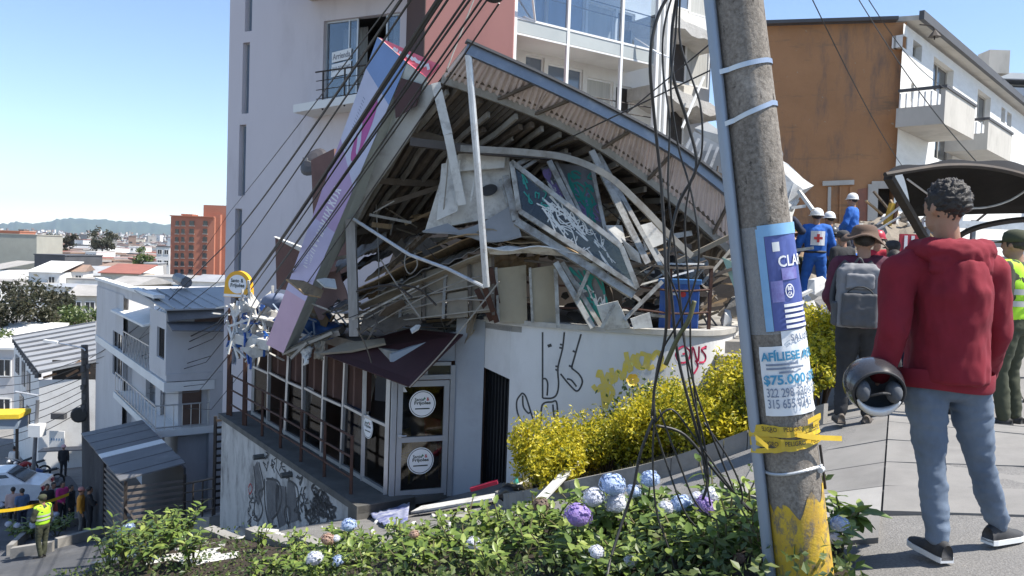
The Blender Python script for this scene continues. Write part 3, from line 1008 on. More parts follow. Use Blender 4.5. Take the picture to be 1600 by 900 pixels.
# floor slabs, frosted bands, mullions, rails, panes
zs =[fz(793,46)[1]-2.75,fz(793,46)[1],fz(793,46)[1]+2.75]
xe =fz(1030,110)[0]
for z in zs:
 m =MB();a =V(FA.x,FA.y,z);m.prism([a +nF *-.05,a +fx *xe +nF *-.05,a +fx *xe +nF *bk,a +nF *bk],V(0,0,.14));m.build('floor_slab',M_WHITE,tower)
 for x0,x1 in ((0.02,xe *.33),(xe *.335,xe *.70),(xe *.705,xe)):
  m =MB();a =V(FA.x,FA.y,z -.02)+nF *.03;m.prism([a +fx *x0,a +fx *x1,a +fx *x1 +V(0,0,.36),a +fx *x0 +V(0,0,.36)],nF *.012);m.build('band_glass',M_BAND,tower)
 m =MB();a =V(FA.x,FA.y,z +.36)+nF *.03
 m.beam(a,a +fx *xe,.06,.06);m.beam(a -V(0,0,.42),a +fx *xe -V(0,0,.42),.05,.05);m.build('band_rail',M_WFRAME,tower)
 m =MB()
 for k in (.75,1.05):
  m.tube([a +V(0,0,k)-nF *.12,a +fx *xe +V(0,0,k)-nF *.12],.018,5)
 m.build('guard_rail',M_IRON,tower)
 for x0,x1 in ((0.02,xe *.335),(xe *.34,xe *.705),(xe *.71,xe)):
  if z <zs[1]-.1: continue
  m =MB();a =V(FA.x,FA.y,z +.40);m.prism([a +fx *x0,a +fx *x1,a +fx *x1 +V(0,0,1.93),a +fx *x0 +V(0,0,1.93)],nF *.008);m.build('balcony_pane',M_GLASS,tower)
for k in (0.005,.335,.705,1.0):
 m =MB();a =V(FA.x,FA.y,-5)+fx *xe *k +nF *.02;m.beam(a,a +V(0,0,17),.09,.09,nF);m.build('mullion',M_WFRAME,tower)
# a sash hanging open, one broken off
m =MB();a =onF(836,33,.05);b =onF(828,-40,.5);m.beam(a,b,.05,.04);c_ =onF(819,26,.05);m.beam(c_,a,.05,.04);m.build('open_sash',M_WFRAME,tower)
m =MB();m.prism([onF(992,60,.05),onF(1020,78,.35),onF(1046,91,.9),onF(1028,84,.6)],V(0,0,.03));m.build('broken_sash',M_WFRAME,tower)
# torn end of the building
m =MB()
x0 =fz(1040,100)[0]
for (a,b,off,th_) in [((1040,18),(1130,60),0.1,.5),((1036,128),(1130,172),.1,.6),((1040,232),(1130,275),.1,.5)]:
 p,q =onF(*a,off),onF(*b,off)
 n_ =9
 top =[lerp(p,q,i /n_)+V(0,0,rnd(-.03,.05)) for i in range(n_ +1)]
 bot =[lerp(p,q,i /n_)+V(0,0,-th_ *.55 +rnd(-.14,.1)) for i in range(n_ +1)]
 m.prism(top +bot[::-1],-nF *1.6)
m.build('broken_slab',mat('broken_plaster',(0.55,0.53,0.50),(0.40,0.38,0.35),rough=0.95,scale=3,bumps=0.8,bscale=18,bdist=.02),tower)
for (a,b,mt) in [((1052,58),(1070,132),M_DARKDOOR),((1072,66),(1106,140),M_CURT),((1046,160),(1066,238),M_DARKDOOR),((1058,-20),(1076,18),M_SKYWIN),((1078,-20),(1108,30),M_CURT)]:
 p0,p1 =onF(*a,-.9),onF(*b,-.9)
 w_ =(p1 -p0).dot(fx);h_ =p0.z -p1.z
 window(tower,V(p0.x,p0.y,p1.z),fx,w_,h_,nF,mt,M_WFRAME,.05,inset=0)
m =MB()
for u in (1030,1038,1046):
 a =onF(u,-20,.1);m.beam(V(a.x,a.y,-3),V(a.x,a.y,9),.12 if u != 1038 else .07,.12,nF)
m.build('corner_post',M_WFRAME,tower)
m =MB();a =onF(1100,120,.5);b =onF(1066,200,.9);m.beam(a,b,.06,.05);m.build('loose_bar',M_WFRAME,tower)

# ------------------------------------------------------------------ the white house down the street
def FS(u,v,t):
 p =hitF(u,v,t);return (p -O).dot(E1),p.z
def SS(u,v,s):
 p =hitS(u,v,s);return (p -O).dot(E2),p.z
M_HOUSE =mat('white_grey_house_render',(0.56,0.55,0.55),(0.49,0.48,0.485),rough=0.85,scale=0.4,stain=(0.34,0.325,0.31),stain_scale=0.5,stain_amt=0.5,stretch=(1,1,.4),bumps=.15,bscale=25)
M_COPING =mat('white_coping',(0.78,0.77,0.74),(0.68,0.67,0.64),rough=0.7,scale=1)
M_WOODDOOR =mat('brown_door',(0.14,0.085,0.06),(0.10,0.06,0.045),rough=0.6,scale=2)
M_GREYSHEET =mat('grey_roof_sheet',(0.16,0.16,0.165),(0.11,0.11,0.115),rough=0.6,scale=0.8,stain=(0.24,0.235,0.23),stain_scale=.7)
M_STEELG =mat('grey_steel',(0.22,0.22,0.23),(0.16,0.16,0.165),rough=0.5,metal=0.4,scale=4)
house =empty('white_house',LOT(14,1.5,-8.5),'white grey modern house with stacked balconies left of the tower','house')
T0 =0.4
sA =FS(259,560,T0)[0];sA2 =FS(233,560,T0)[0];sR =FS(192,560,T0)[0];sC =FS(150,560,T0)[0]
zR =-2.35
def lotbox(s0,s1,t0,t1,z0,z1,name,mt,parent,th_=None):
 m =MB();m.prism([LOT(s0,t0,z0),LOT(s1,t0,z0),LOT(s1,t1,z0),LOT(s0,t1,z0)],V(0,0,z1 -z0));return m.build(name,mt,parent)
def lotwall(s0,s1,t,z0,z1,holes,name,parent,mt,depth=.18,back=None):
 """street-facing wall with openings given as (s0,z0,s1,z1)"""
 m =MB();hs =[(min(a[0],a[2])-s0,a[1]-z0,max(a[0],a[2])-s0,a[3]-z0) for a in holes]
 holed(m,LOT(s0,t,z0),E1,z1 -z0,s1 -s0,hs,depth,-E2)
 return m.build(name,mt,parent)
def pxhole(u0,v0,u1,v1,t):
 a =FS(u0,(v0 +v1)/2,t)[0];b =FS(u1,(v0 +v1)/2,t)[0]
 um =(u0 +u1)/2
 return (min(a,b),FS(um,v1,t)[1],max(a,b),FS(um,v0,t)[1])
# upper storey, near room: street wall, side wall facing uphill
hA =pxhole(245,512,257,560,T0)
lotwall(sA,sA2,T0,-4.55,zR -.1,[hA],'street_wall',house,M_HOUSE)
window(house,LOT(hA[0],T0,hA[1]),E1,hA[2]-hA[0],hA[3]-hA[1],-E2,M_DARKWIN,M_IRON,.04,bars_x=(.25,.5,.75),inset=.1)
m =MB()
m.grid(lambda s,t: LOT(sA,T0 +s *4.2,-4.5 -.22 *math.sin(min(1,s *2)*1.5)+t *(2.05 +0.1 *s)),12,1,th=None)
m.build('side_wall',M_HOUSE,house)
lotbox(sA -.05,sA2,T0 +.02,4.4,-4.75,-4.5,'floor_slab',M_HOUSE,house)
# roofs
m =MB();a =[LOT(sA -.25,T0 -.1,zR +.02),LOT(sA2 +2.5,T0 -.1,zR +.35),LOT(sA2 +2.5,5,zR +.55),LOT(sA -.25,5,zR +.1)]
m.prism(a,V(0,0,.05));m.build('roof_sheet',M_ZINC,house)
for k in range(9):
 m =MB();t =T0 +.2 +k *.5;m.beam(LOT(sA -.24,t,zR +.10),LOT(sA2 +2.4,t,zR +.46),.05,.05);m.build('roof_seam',M_ZINC,house)
m =MB();m.prism([LOT(sA -.35,T0,zR -.34),LOT(sA -.35,4.3,zR -.05),LOT(sA +.0,4.3,zR +.1),LOT(sA +.0,T0,zR +.0)],V(0,0,.04));m.build('eave_sheet',M_GREYSHEET,house)
m =MB();p0 =SS(262,525,sA -.9);p1 =SS(338,542,sA -.9)
m.prism([LOT(sA -.9,T0,-2.95),LOT(sA -.9,2.6,-3.05),LOT(sA -.02,2.6,-2.8),LOT(sA -.02,T0,-2.75)],V(0,0,.04));m.build('lower_eave',M_GREYSHEET,house)
m =MB();m.prism([LOT(sA -.012,T0 +.9,-2.75),LOT(sA -.012,3.6,-2.85),LOT(sA -.012,3.6,-2.32),LOT(sA -.012,T0 +.9,-2.36)],-E1 *.02);m.build('shaded_vent',M_WOODDOOR,house)
for u_,l_ in ((0,0),):
 m =MB();c =LOT(sA2 +1.5,2.0,zR +.75);m.tube([c,c +E1 *1.5 +V(0,0,.1)],.22,10);m.build('water_tank',M_STEELG,house)
# far room with the tall window
hC =pxhole(176,520,191,590,T0)
lotwall(sR,sC,T0,-9.8,zR,[hC],'street_wall',house,M_HOUSE)
window(house,LOT(hC[0],T0,hC[1]),E1,hC[2]-hC[0],hC[3]-hC[1],-E2,M_DARKWIN,M_IRON,.05,bars_x=(.3,.6),inset=.1)
lotbox(sR,sC,T0 +.2,6,-9.8,zR -.02,'far_room',M_HOUSE,house)
lotbox(sA2 -1.0,sC +.1,T0 -.08,T0 +.3,zR +.3,zR +.42,'coping',M_COPING,house)
lotwall(sA2 -.6,sC,T0 +.03,zR -.1,zR +.3,[],'parapet',house,M_HOUSE)
# recessed balcony between the rooms, its canopy and lattice rail
lotwall(sA2,sR,T0 +1.5,-5.0,zR,[(sA2 +.6,-4.9,sA2 +1.6,-3.2)],'recess_wall',house,M_HOUSE)
lotbox(sA2 +.6,sA2 +1.6,T0 +1.62,T0 +1.7,-4.9,-3.2,'balcony_door',M_DARKWIN,house)
m =MB();m.prism([LOT(sA2 -.1,T0 -.25,-3.15),LOT(sR +1.6,T0 -.25,-3.15),LOT(sR +1.6,T0 +1.5,-2.75),LOT(sA2 -.1,T0 +1.5,-2.75)],V(0,0,.08));m.build('canopy',M_COPING,house)
lotbox(sA -.05,sC,T0 -.05,T0 +1.6,-5.1,-4.78,'balcony_slab',M_COPING,house)
m =MB()
m.beam(LOT(sA2,T0,-3.85),LOT(sR,T0,-3.85),.05,.05)
n =9
for i in range(n):
 a =lerp(sA2,sR,i /n);b =lerp(sA2,sR,(i +1)/n)
 m.beam(LOT(a,T0,-4.75),LOT(b,T0,-3.88),.025,.025);m.beam(LOT(b,T0,-4.75),LOT(a,T0,-3.88),.025,.025)
m.build('lattice_rail',M_ALU,house)
# lower storey
lotwall(sA2 -.3,sR +.5,T0 +.35,-9.8,-5.1,[(sA2 +.6,-6.3,sA2 +2.4,-5.3)],'lower_wall',house,M_HOUSE)
lotbox(sA2 +.6,sA2 +2.4,T0 +.5,T0 +.56,-6.3,-5.3,'lower_window',M_DARKWIN,house)
lotbox(sA +.35,sA2,T0 +.5,4.4,-9.8,-4.75,'lower_room',M_HOUSE,house)
for t0_,t1_,mt in ((T0 +.62,T0 +1.25,M_WOODDOOR),):
 m =MB();m.prism([LOT(sA +.33,t0_,-6.35),LOT(sA +.33,t1_,-6.35),LOT(sA +.33,t1_,-4.85),LOT(sA +.33,t0_,-4.85)],-E1 *.03);m.build('balcony_door',mt,house)
lotbox(sA -.1,sR,T0 -.35,T0 +2.0,-6.62,-6.38,'lower_balcony_slab',M_COPING,house)
m =MB()
zr =-5.55
for z in (zr,-6.3):
 m.beam(LOT(sA -.05,T0 -.3,z),LOT(sR -.2,T0 -.3,z),.05,.04);m.beam(LOT(sA -.05,T0 -.3,z),LOT(sA -.05,T0 +1.4,z),.05,.04)
for i in range(14):
 s_ =lerp(sA -.05,sR -.2,i /13);m.beam(LOT(s_,T0 -.3,-6.38),LOT(s_,T0 -.3,zr),.022,.022)
for i in range(6):
 t_ =T0 -.3 +1.7 *(i +1)/6;m.beam(LOT(sA -.05,t_,-6.38),LOT(sA -.05,t_,zr),.022,.022)
m.build('balcony_railing',M_ALU,house)
m =MB();m.prism([LOT(sA -.02,T0 +1.45,-9.8),LOT(sA -.02,T0 +1.9,-9.8),LOT(sA +.3,T0 +1.9,-9.8),LOT(sA +.3,T0 +1.45,-9.8)],V(0,0,5.2));m.build('pillar',M_HOUSE,house)
lotbox(sA +.36,sA +.5,T0 +1.9,4.4,-9.8,-4.6,'entrance_wall',M_HOUSE,house)

# carport: sheet roof on posts with slatted gates
car =empty('carport',LOT(13.3,-1.3,-8.8),'grey sheet roofed carport closed by horizontal slat gates under the white house','carport')
zc =-6.5
cs0,cs1 =11.6,18.0
def ct(s): return -1.55 -0.03 *(s -11.6)
for k in range(12):
 s0 =lerp(cs0,cs1,k /12);s1 =lerp(cs0,cs1,(k +1)/12)-.02
 m =MB();dz =.012 *(k % 2)
 m.prism([LOT(s0,ct(s0)-.15,zc -.18 +dz),LOT(s1,ct(s1)-.15,zc -.18 +dz),LOT(s1,T0 -.38,zc +.1 +dz),LOT(s0,T0 -.38,zc +.1 +dz)],V(0,0,.035))
 m.build('roof_sheet',M_COPING if k == 5 else M_GREYSHEET,car)
for (s,t) in ((cs0,ct(cs0)),(cs0,T0 -.4),(cs1,ct(cs1)),(14.6,ct(14.6))):
 m =MB();zb =gz(*LOT(s,t).xy)-.1;m.beam(LOT(s,t,zb),LOT(s,t,zc -.2),.08,.08,E1);m.build('post',M_IRON,car)
M_SLATG =mat('taupe_gate_slat',(0.17,0.145,0.125),(0.13,0.11,0.10),rough=0.6,scale=3)
for k in range(14):
 z =zc -.38 -k *.17
 m =MB();m.beam(LOT(cs0 -.02,ct(cs0),z),LOT(cs0 -.02,T0 -.42,z),.03,.07);m.build('gate_slat',M_SLATG,car)
 m =MB();m.beam(LOT(cs0,ct(cs0)-.02,z),LOT(14.5,ct(14.5)-.02,z -.15),.03,.07);m.build('gate_slat',M_SLATG,car)
m =MB();m.beam(LOT(cs0 -.06,ct(cs0),zc -.9),LOT(cs0 -.06,ct(cs0)+.9,zc -2.4),.05,.05);m.beam(LOT(cs0 -.06,T0 -.5,zc -1.2),LOT(cs0 -.06,ct(cs0)+.9,zc -2.4),.05,.05);m.build('gate_brace',M_SLATG,car)
m =MB()
for k in range(16):
 s =lerp(14.7,18.0,k /15);m.beam(LOT(s,ct(s)-.02,zc -2.9),LOT(s,ct(s)-.02,zc -.25),.16,.02,E1)
m.build('panel_fence',M_GREYSHEET,car)
lotbox(cs0 +.3,cs1,T0 -.36,T0 -.3,-9.9,zc -.1,'back_wall',M_DARKCLAD,car)

# ramp with railing between the house and the graffiti wall
rp =empty('entrance_ramp',LOT(9.5,0,-7.2),'concrete ramp with dark pipe railing between the carport and the graffiti wall','ramp')
def rz_(s): return -6.95 -(s -8.3)*.31
m =MB();m.prism([LOT(8.3,-.15,-9.3),LOT(11.5,-.15,-9.3),LOT(11.5,1.6,-9.3),LOT(8.3,1.6,-9.3)],V(0,0,0.01))
m =MB();m.add([LOT(8.3,-.15,-9.5),LOT(11.5,-.15,-9.5),LOT(11.5,1.6,-9.5),LOT(8.3,1.6,-9.5),LOT(8.3,-.15,rz_(8.3)),LOT(11.5,-.15,rz_(11.5)),LOT(11.5,1.6,rz_(11.5)),LOT(8.3,1.6,rz_(8.3))],
    [(0,1,5,4),(1,2,6,5),(2,3,7,6),(3,0,4,7),(4,5,6,7)])
m.build('ramp_body',M_CONC,rp)
for k in range(4):
 m =MB();m.tube([LOT(8.3,-.05,rz_(8.3)+.2 +k *.26),LOT(11.5,-.05,rz_(11.5)+.2 +k *.26)],.022 if k <3 else .03,6);m.build('rail',M_IRON,rp)
for k in range(4):
 s =8.4 +k *1.0;m =MB();m.tube([LOT(s,-.05,rz_(s)-.02),LOT(s,-.05,rz_(s)+1.0)],.025,6);m.build('railing_post',M_IRON,rp)
gt =empty('slat_gate',LOT(8.9,.9,-7.2),'dark gate of horizontal iron bars in the gap beside the graffiti wall','gate')
for k in range(13):
 z =-7.0 +k *.19;m =MB();m.beam(LOT(9.3,.25,z),LOT(9.3,1.75,z),.03,.06);m.build('gate_bar',M_IRON,gt)
for t in (.22,1.76):
 m =MB();m.beam(LOT(9.3,t,-7.4),LOT(9.3,t,-4.6),.07,.07);m.build('gate_post',M_IRON,gt)

# ------------------------------------------------------------------ shed building with ribbed roof further down
shed =empty('ribbed_roof_building',P(95,700,42),'white building with ribbed grey sheet roof and broken attic at the street corner','building')
d0,d1 =42.0,51.0
a,b,c_,d_ =P(62,584,d0),P(150,566,d0 +.6),P(150,504,d1),P(18,527,d1)
m =MB();m.prism([a,b,c_,d_],V(0,0,.06));m.build('roof_sheet',M_ZINC,shed)
for k in range(9):
 f =k /8 *.97 +.01
 m =MB();m.beam(lerp(a,b,.0)*(1 -f)+d_ *f +V(0,0,.1),b *(1 -f)+c_ *f +V(0,0,.1),.12,.1);m.build('roof_rib',mat('roof_rib',(0.24,0.24,0.25),rough=.6),shed)
zw =a.z -.35
fl,fr_ =P(61,600,d0 +.2),P(149,600,d0 +.8)
m =MB();m.add([V(fl.x,fl.y,-14),V(fr_.x,fr_.y,-14),V(fr_.x,fr_.y,zw -.0),V(fl.x,fl.y,zw)],[(0,1,2,3)])
bl =P(22,560,d1);br =V(fr_.x,d1,0)
m.add([V(fl.x,fl.y,-14),V(fl.x,fl.y,zw),V(bl.x,bl.y,d_.z -.25),V(bl.x,bl.y,-14)],[(0,1,2,3)])
m.build('wall',mat('white_shed_wall',(0.74,0.73,0.71),(0.66,0.65,0.63),rough=.8,scale=.5,stain=(.45,.43,.4),stain_scale=.6),shed)
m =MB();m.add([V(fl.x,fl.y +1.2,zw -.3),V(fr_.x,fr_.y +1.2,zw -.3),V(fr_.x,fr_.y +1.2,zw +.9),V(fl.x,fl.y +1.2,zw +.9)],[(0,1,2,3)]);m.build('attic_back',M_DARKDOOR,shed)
for k,(u0,v0,u1,v1) in enumerate([(68,590,88,584),(104,588,122,578),(122,586,140,582),(112,572,126,564)]):
 m =MB();m.beam(P(u0,v0,d0 +.7),P(u1,v1,d0 +.8),.12,.12);m.build('attic_board',mat('raw_board',(0.34,0.2,0.11),(0.2,0.12,.08),rough=.8),shed)
for k in range(14):
 m =MB();p =lerp(V(fl.x,fl.y,zw +.15),V(bl.x,bl.y,d_.z -.15),(k +.5)/14);m.box(p,(.2,.3,.26));m.build('vent_block',M_DARKCLAD,shed)
for (f0,f1,z0,z1) in ((.3,.42,-9.0,-7.8),(.5,.62,-8.9,-7.5),(.75,.9,-8.6,-7.5),(.3,.42,-11,-9.8),(.55,.7,-11,-9.6)):
 q0 =lerp(V(fl.x,fl.y,0),V(bl.x,bl.y,0),f0);q1 =lerp(V(fl.x,fl.y,0),V(bl.x,bl.y,0),f1)
 dr =(q0 -q1);nn_ =V(-abs(dr.y),0,0).normalized()
 m =MB();m.prism([V(q0.x,q0.y,z0),V(q1.x,q1.y,z0),V(q1.x,q1.y,z1),V(q0.x,q0.y,z1)],nn_ *.06);m.build('window',M_DARKWIN,shed)
m =MB();s0 =P(78,673,d0 +.05);s1 =P(101,700,d0 +.05)
m.prism([V(s0.x,d0 +.05,s1.z),V(s1.x,d0 +.05,s1.z),V(s1.x,d0 +.05,s0.z),V(s0.x,d0 +.05,s0.z)],V(0,-.05,0),0)
for k in range(5):
 x =lerp(s0.x,s1.x,.12 +k *.17);z =(s0.z +s1.z)/2
 m.add([V(x,d0 -.006,z -.05),V(x +.06,d0 -.006,z -.05),V(x +.06,d0 -.006,z +.07),V(x,d0 -.006,z +.07)],[(0,1,2,3)],1)
m.build('shop_sign',[M_COPING,M_BLUEW],shed)
m =MB();s0 =P(64,703,d0 -.6);s1 =P(140,700,d0 -.2);m.beam(s0,s1,.8,.06);m.build('door_canopy',M_STEELG,shed)
m =MB();bx =P(92,650,d0 -.1);m.box(bx,(.7,.3,.3));m.build('air_unit',M_DARKCLAD,shed)

far_house('corner_house','grey house with barred window at the left edge below the tree',-60,545,22,56,2,M_HOUSE,'shed',M_COPING,0.0,6,3)
aw =empty('market_stall',P(10,690,38),'blue grey stall wall topped by a yellow band at the left edge','stall')
a,b =P(-20,655,38),P(28,655,38.4)
m =MB();m.prism([V(a.x,a.y,-9.4),V(b.x,b.y,-9.4),V(b.x,b.y +.8,-9.4),V(a.x,a.y +.8,-9.4)],V(0,0,a.z +9.4));m.build('wall',mat('blue_grey_wall',(0.22,0.27,0.33),(.18,.22,.27),rough=.7,scale=.6),aw)
m =MB();m.prism([V(a.x,a.y -.1,a.z),V(b.x +.1,b.y -.1,a.z),V(b.x +.1,b.y +.9,a.z +.1),V(a.x,a.y +.9,a.z +.1)],V(0,0,.22));m.build('yellow_band',mat('yellow_paint',(0.75,0.52,0.03),rough=.6),aw)
for x_,y_ in ((a.x,a.y +.1),(b.x -.1,b.y +.1)):
 m =MB();m.beam(V(x_,y_,gz(x_,y_)-.1),V(x_,y_,-9.35),.1,.1);m.build('post',M_IRON,aw)

# ------------------------------------------------------------------ the corner shop
M_SHOPW =mat('white_shop_wall',(0.66,0.655,0.65),(0.58,0.575,0.57),rough=0.8,scale=0.6,stain=(0.42,0.41,0.40),stain_scale=0.7,stain_amt=0.5,stretch=(1,1,.5),bumps=.2,bscale=35)
M_BLUEGREY =mat('blue_grey_shop_paint',(0.34,0.37,0.41),(0.29,0.32,0.36),rough=0.75,scale=0.7,stain=(0.22,0.23,0.25),stain_scale=1.2,stain_amt=.4)
M_DOORF =mat('grey_door_frame',(0.36,0.37,0.385),(0.30,0.31,0.325),rough=0.5,metal=.2,scale=2)
M_BLACKP =mat('black_paint',(0.02,0.02,0.022),(0.035,0.035,0.037),rough=.7,scale=8)
M_GRAFW =mat('grimy_white_wall',(0.50,0.49,0.47),(0.36,0.35,0.335),rough=.85,scale=1.6,stain=(0.13,0.125,0.12),stain_scale=2.2,stain_amt=.85,stain_lo=.48,stain_hi=.66,stretch=(1,1,.45),bumps=.4,bscale=25)
M_LEDGE =mat('dirty_ledge',(0.12,0.115,0.105),(0.07,0.068,0.063),rough=.9,scale=3,bumps=.5,bscale=40)
M_GLASSD =glass_mat('dusty_shop_glass',(0.50,0.50,0.49),0.93,0.06,1.0,0.8)
M_RUST =mat('rusty_iron',(0.10,0.045,0.03),(0.055,0.032,0.027),rough=.85,metal=.2,scale=9,bumps=.3,bscale=60)
shop =empty('corner_shop',V(-1.5,15,-4.4),'corner shop with glass front and curved white wall, its upper floor collapsed','building')
ZT =-4.25
sW =7.9
# graffiti wall under the terrace (its foot follows the street)
m =MB()
nS =24
def footz(s): return gz(*LOT(s,0).xy)-.3
for i in range(nS):
 s0,s1 =-.25 +(sW +.25)*i /nS,-.25 +(sW +.25)*(i +1)/nS
 m.add([LOT(s0,0,footz(s0)),LOT(s1,0,footz(s1)),LOT(s1,0,ZT -.12),LOT(s0,0,ZT -.12)],[(0,1,2,3)])
m.add([LOT(sW,0,-9),LOT(sW,1.5,-9),LOT(sW,1.5,ZT -.12),LOT(sW,0,ZT -.12)],[(0,1,2,3)])
m.build('retaining_wall',M_GRAFW,shop)
m =MB();m.prism([LOT(-.35,-.06,ZT -.12),LOT(sW +.1,-.06,ZT -.12),LOT(sW +.1,6,ZT -.12),LOT(-.35,6,ZT -.12)],V(0,0,.12));m.build('terrace_slab',M_LEDGE,shop)
m =MB();m.prism([LOT(-.35,-.08,-5.2),LOT(.0,-.08,-5.2),LOT(.0,1.0,-5.2),LOT(-.35,1.0,-5.2)],V(0,0,.96));m.build('corner_plinth',M_LEDGE,shop)
# graffiti on that wall
M_GP =mat('black_spray',(0.035,0.035,0.037),(0.08,0.08,0.08),rough=.8,scale=12)
M_GG =mat('grey_spray',(0.075,0.075,0.08),(0.15,0.15,0.15),rough=.8,scale=5)
gr =MB()
def gpt(u,v): 
 p =hitF(u,v,-.006);return p
def poly_px(mb,pts,mi,t=-.004):
 q =[hitF(u,v,t) for u,v in pts];mb.add(q,[tuple(range(len(q)))],mi)
def spray(mb,pts,w,mi,sub=5,t=-.008,closed=False):
 stroke(mb,smooth_line([hitF(u,v,t) for u,v in pts],sub,closed),w,-E2,mi)
for pts in ([(397,730),(402,720),(408,745),(411,772),(404,790),(399,775)],[(415,752),(426,745),(437,760),(434,790),(425,820),(418,815)],
   [(432,757),(444,760),(449,775),(446,820),(436,825),(432,800)],[(449,752),(460,757),(466,800),(468,812),(452,818),(448,790)]):
 poly_px(gr,pts,1)
for pts in ([(396,728),(399,760),(397,800),(404,812),(410,795),(404,770),(412,760),(404,722)],[(413,748),(414,790),(421,820),(432,822)],
   [(416,748),(434,752),(440,775),(434,800),(424,812)],[(432,756),(431,790),(436,822)],[(446,760),(447,800),(451,824)],[(450,750),(464,762),(467,800),(470,815)],
   [(447,790),(444,800),(447,816),(452,815),(452,796),(447,790)]):
 spray(gr,pts,.05,0)
rs =random.Random(11)
for k in range(70):      # dense wildstyle letters and tags
 u =rs.uniform(462,520);base_v =745 +(u -462)*.62
 v =base_v +rs.uniform(-4,58)*(1 -(u -462)/95)
 spray(gr,[(u,v),(u +rs.uniform(-5,6),v +rs.uniform(-8,9)),(u +rs.uniform(-4,9),v +rs.uniform(2,16)),(u +rs.uniform(-3,8),v +rs.uniform(8,22))],rs.uniform(.02,.06),0,4)
for k in range(16):
 u =rs.uniform(412,450);v =702 +(u -412)*.6 +rs.uniform(0,26)
 spray(gr,[(u,v),(u +rs.uniform(-6,6),v +rs.uniform(-6,6)),(u +rs.uniform(-4,6),v +rs.uniform(4,14))],.025,0,4)
for k in range(22):
 u =rs.uniform(388,402);v =rs.uniform(760,830)
 spray(gr,[(u,v),(u +rs.uniform(-4,4),v +rs.uniform(3,9)),(u +rs.uniform(-4,4),v +rs.uniform(6,16))],.03,0,3)
spray(gr,[(388,762),(391,756),(394,764),(390,772),(388,764)],.03,2)
gr.build('graffiti',[M_GP,M_GG,mat('red_spray',(0.45,0.05,0.06),rough=.7)],shop)
for u,v in ((412,713),(456,741)):
 m =MB();p =hitF(u,v,0);m.tube([p,p -E2 *.22],.06,8);m.build('drain_spout',M_LEDGE,shop)
# terrace railing
rt =.12
for k in range(7):
 s =.35 +k *1.2;m =MB();m.beam(LOT(s,rt,ZT),LOT(s,rt,ZT +1.02),.05,.05);m.build('railing_post',M_RUST,shop)
for z in (.28,.64,1.0):
 m =MB();m.tube([LOT(.35,rt,ZT +z),LOT(4,rt,ZT +z +.015),LOT(7.6,rt,ZT +z)],.022,6);m.build('rail',M_RUST,shop)
for s,t in ((7.7,.1),(6.4,.1)):
 m =MB();m.beam(LOT(s,t,ZT),LOT(s,t,-1.6),.08,.08);m.build('corner_pole',M_RUST,shop)
# glass front along the terrace
gt_ =.63
zc0 =-1.95
cuts =[.05,1.0,1.95,2.95,4.0,5.1,6.3,7.5]
for i,s in enumerate(cuts):
 m =MB();lean =.1 *math.sin(i *2.1);m.beam(LOT(s,gt_,ZT),LOT(s +lean,gt_ +.03 *(i % 2),zc0),.07,.07);m.build('mullion',M_ALU,shop)
for i in range(len(cuts)-1):
 s0,s1 =cuts[i]+.04,cuts[i +1]-.04
 m =MB();m.beam(LOT(s0,gt_,ZT +.05),LOT(s1,gt_,ZT +.05),.06,.07);m.build('bottom_track',M_ALU,shop)
 m =MB();m.beam(LOT(s0,gt_,-3.05),LOT(s1,gt_,-3.05 +.03 *(i % 2)),.05,.05);m.build('transom',M_ALU,shop)
 if i not in (2,5):
  m =MB();m.prism([LOT(s0,gt_ +.02,ZT +.08),LOT(s1,gt_ +.02,ZT +.08),LOT(s1,gt_ +.02,-3.08),LOT(s0,gt_ +.02,-3.08)],E2 *.008);m.build('pane',M_GLASSD,shop)
 if 0 <i <6:     # brown pleated blinds behind the upper lights
  m =MB();m.grid(lambda a,b: LOT(lerp(s0,s1,a),gt_ +.12 +.05 *(1 if int(a *22) % 2 else -1),lerp(-3.0,zc0,b)),22,1);m.build('blind',mat('brown_blind',(0.13,0.07,0.055),(.09,.05,.042),rough=.9,scale=2),shop)
# the round sticker on the glass front and leaning white boards inside
def sticker(o,ax,ay,r,n,parent,name='round_sticker'):
 m =MB()
 ring =lambda rr,off: [o +ax *(rr *math.cos(a))+ay *(rr *math.sin(a))+n *off for a in [2 *math.pi *k /40 for k in range(40)]]
 m.prism(ring(r,.002),n *.003,0)
 m.add(ring(r *.93,.007)+ring(r *.88,.007),[(k,(k +1) % 40,40 +(k +1) % 40,40 +k) for k in range(40)],1)
 f =lambda x0,y0,w,h: (lambda x,y: o +ax *((x0 +x)*r)+ay *((y0 +y)*r)+n *.008)
 put_text(m,'Santo',f(-.60,.22,1,1),.72,.24,.02,1)
 put_text(m,'&',f(.30,.22,1,1),.22,.26,.03,3)
 put_text(m,'Frijoles',f(-.62,-.12,1,1),1.24,.32,.03,1)
 h_ =f(-.55,-.40,1,1);m.add([h_(0,0),h_(1.1,0),h_(1.1,.09),h_(0,.09)],[(0,1,2,3)],1)
 m.add([f(.02,.22,1,1)(0,.06),f(.02,.22,1,1)(.22,.14),f(.02,.22,1,1)(.12,.30)],[(0,1,2)],2)
 return m.build(name,[mat('white_vinyl',(0.80,0.80,0.80),(.76,.76,.76),rough=.4),mat('dark_print',(0.03,0.045,0.04),rough=.5),mat('green_print',(0.04,0.20,0.08),rough=.5),mat('red_print',(0.45,0.03,0.03),rough=.5)],parent)
sticker(hitF(575,667,gt_ -.01),E1 *-1,V(0,0,1),.21,-E2,shop)
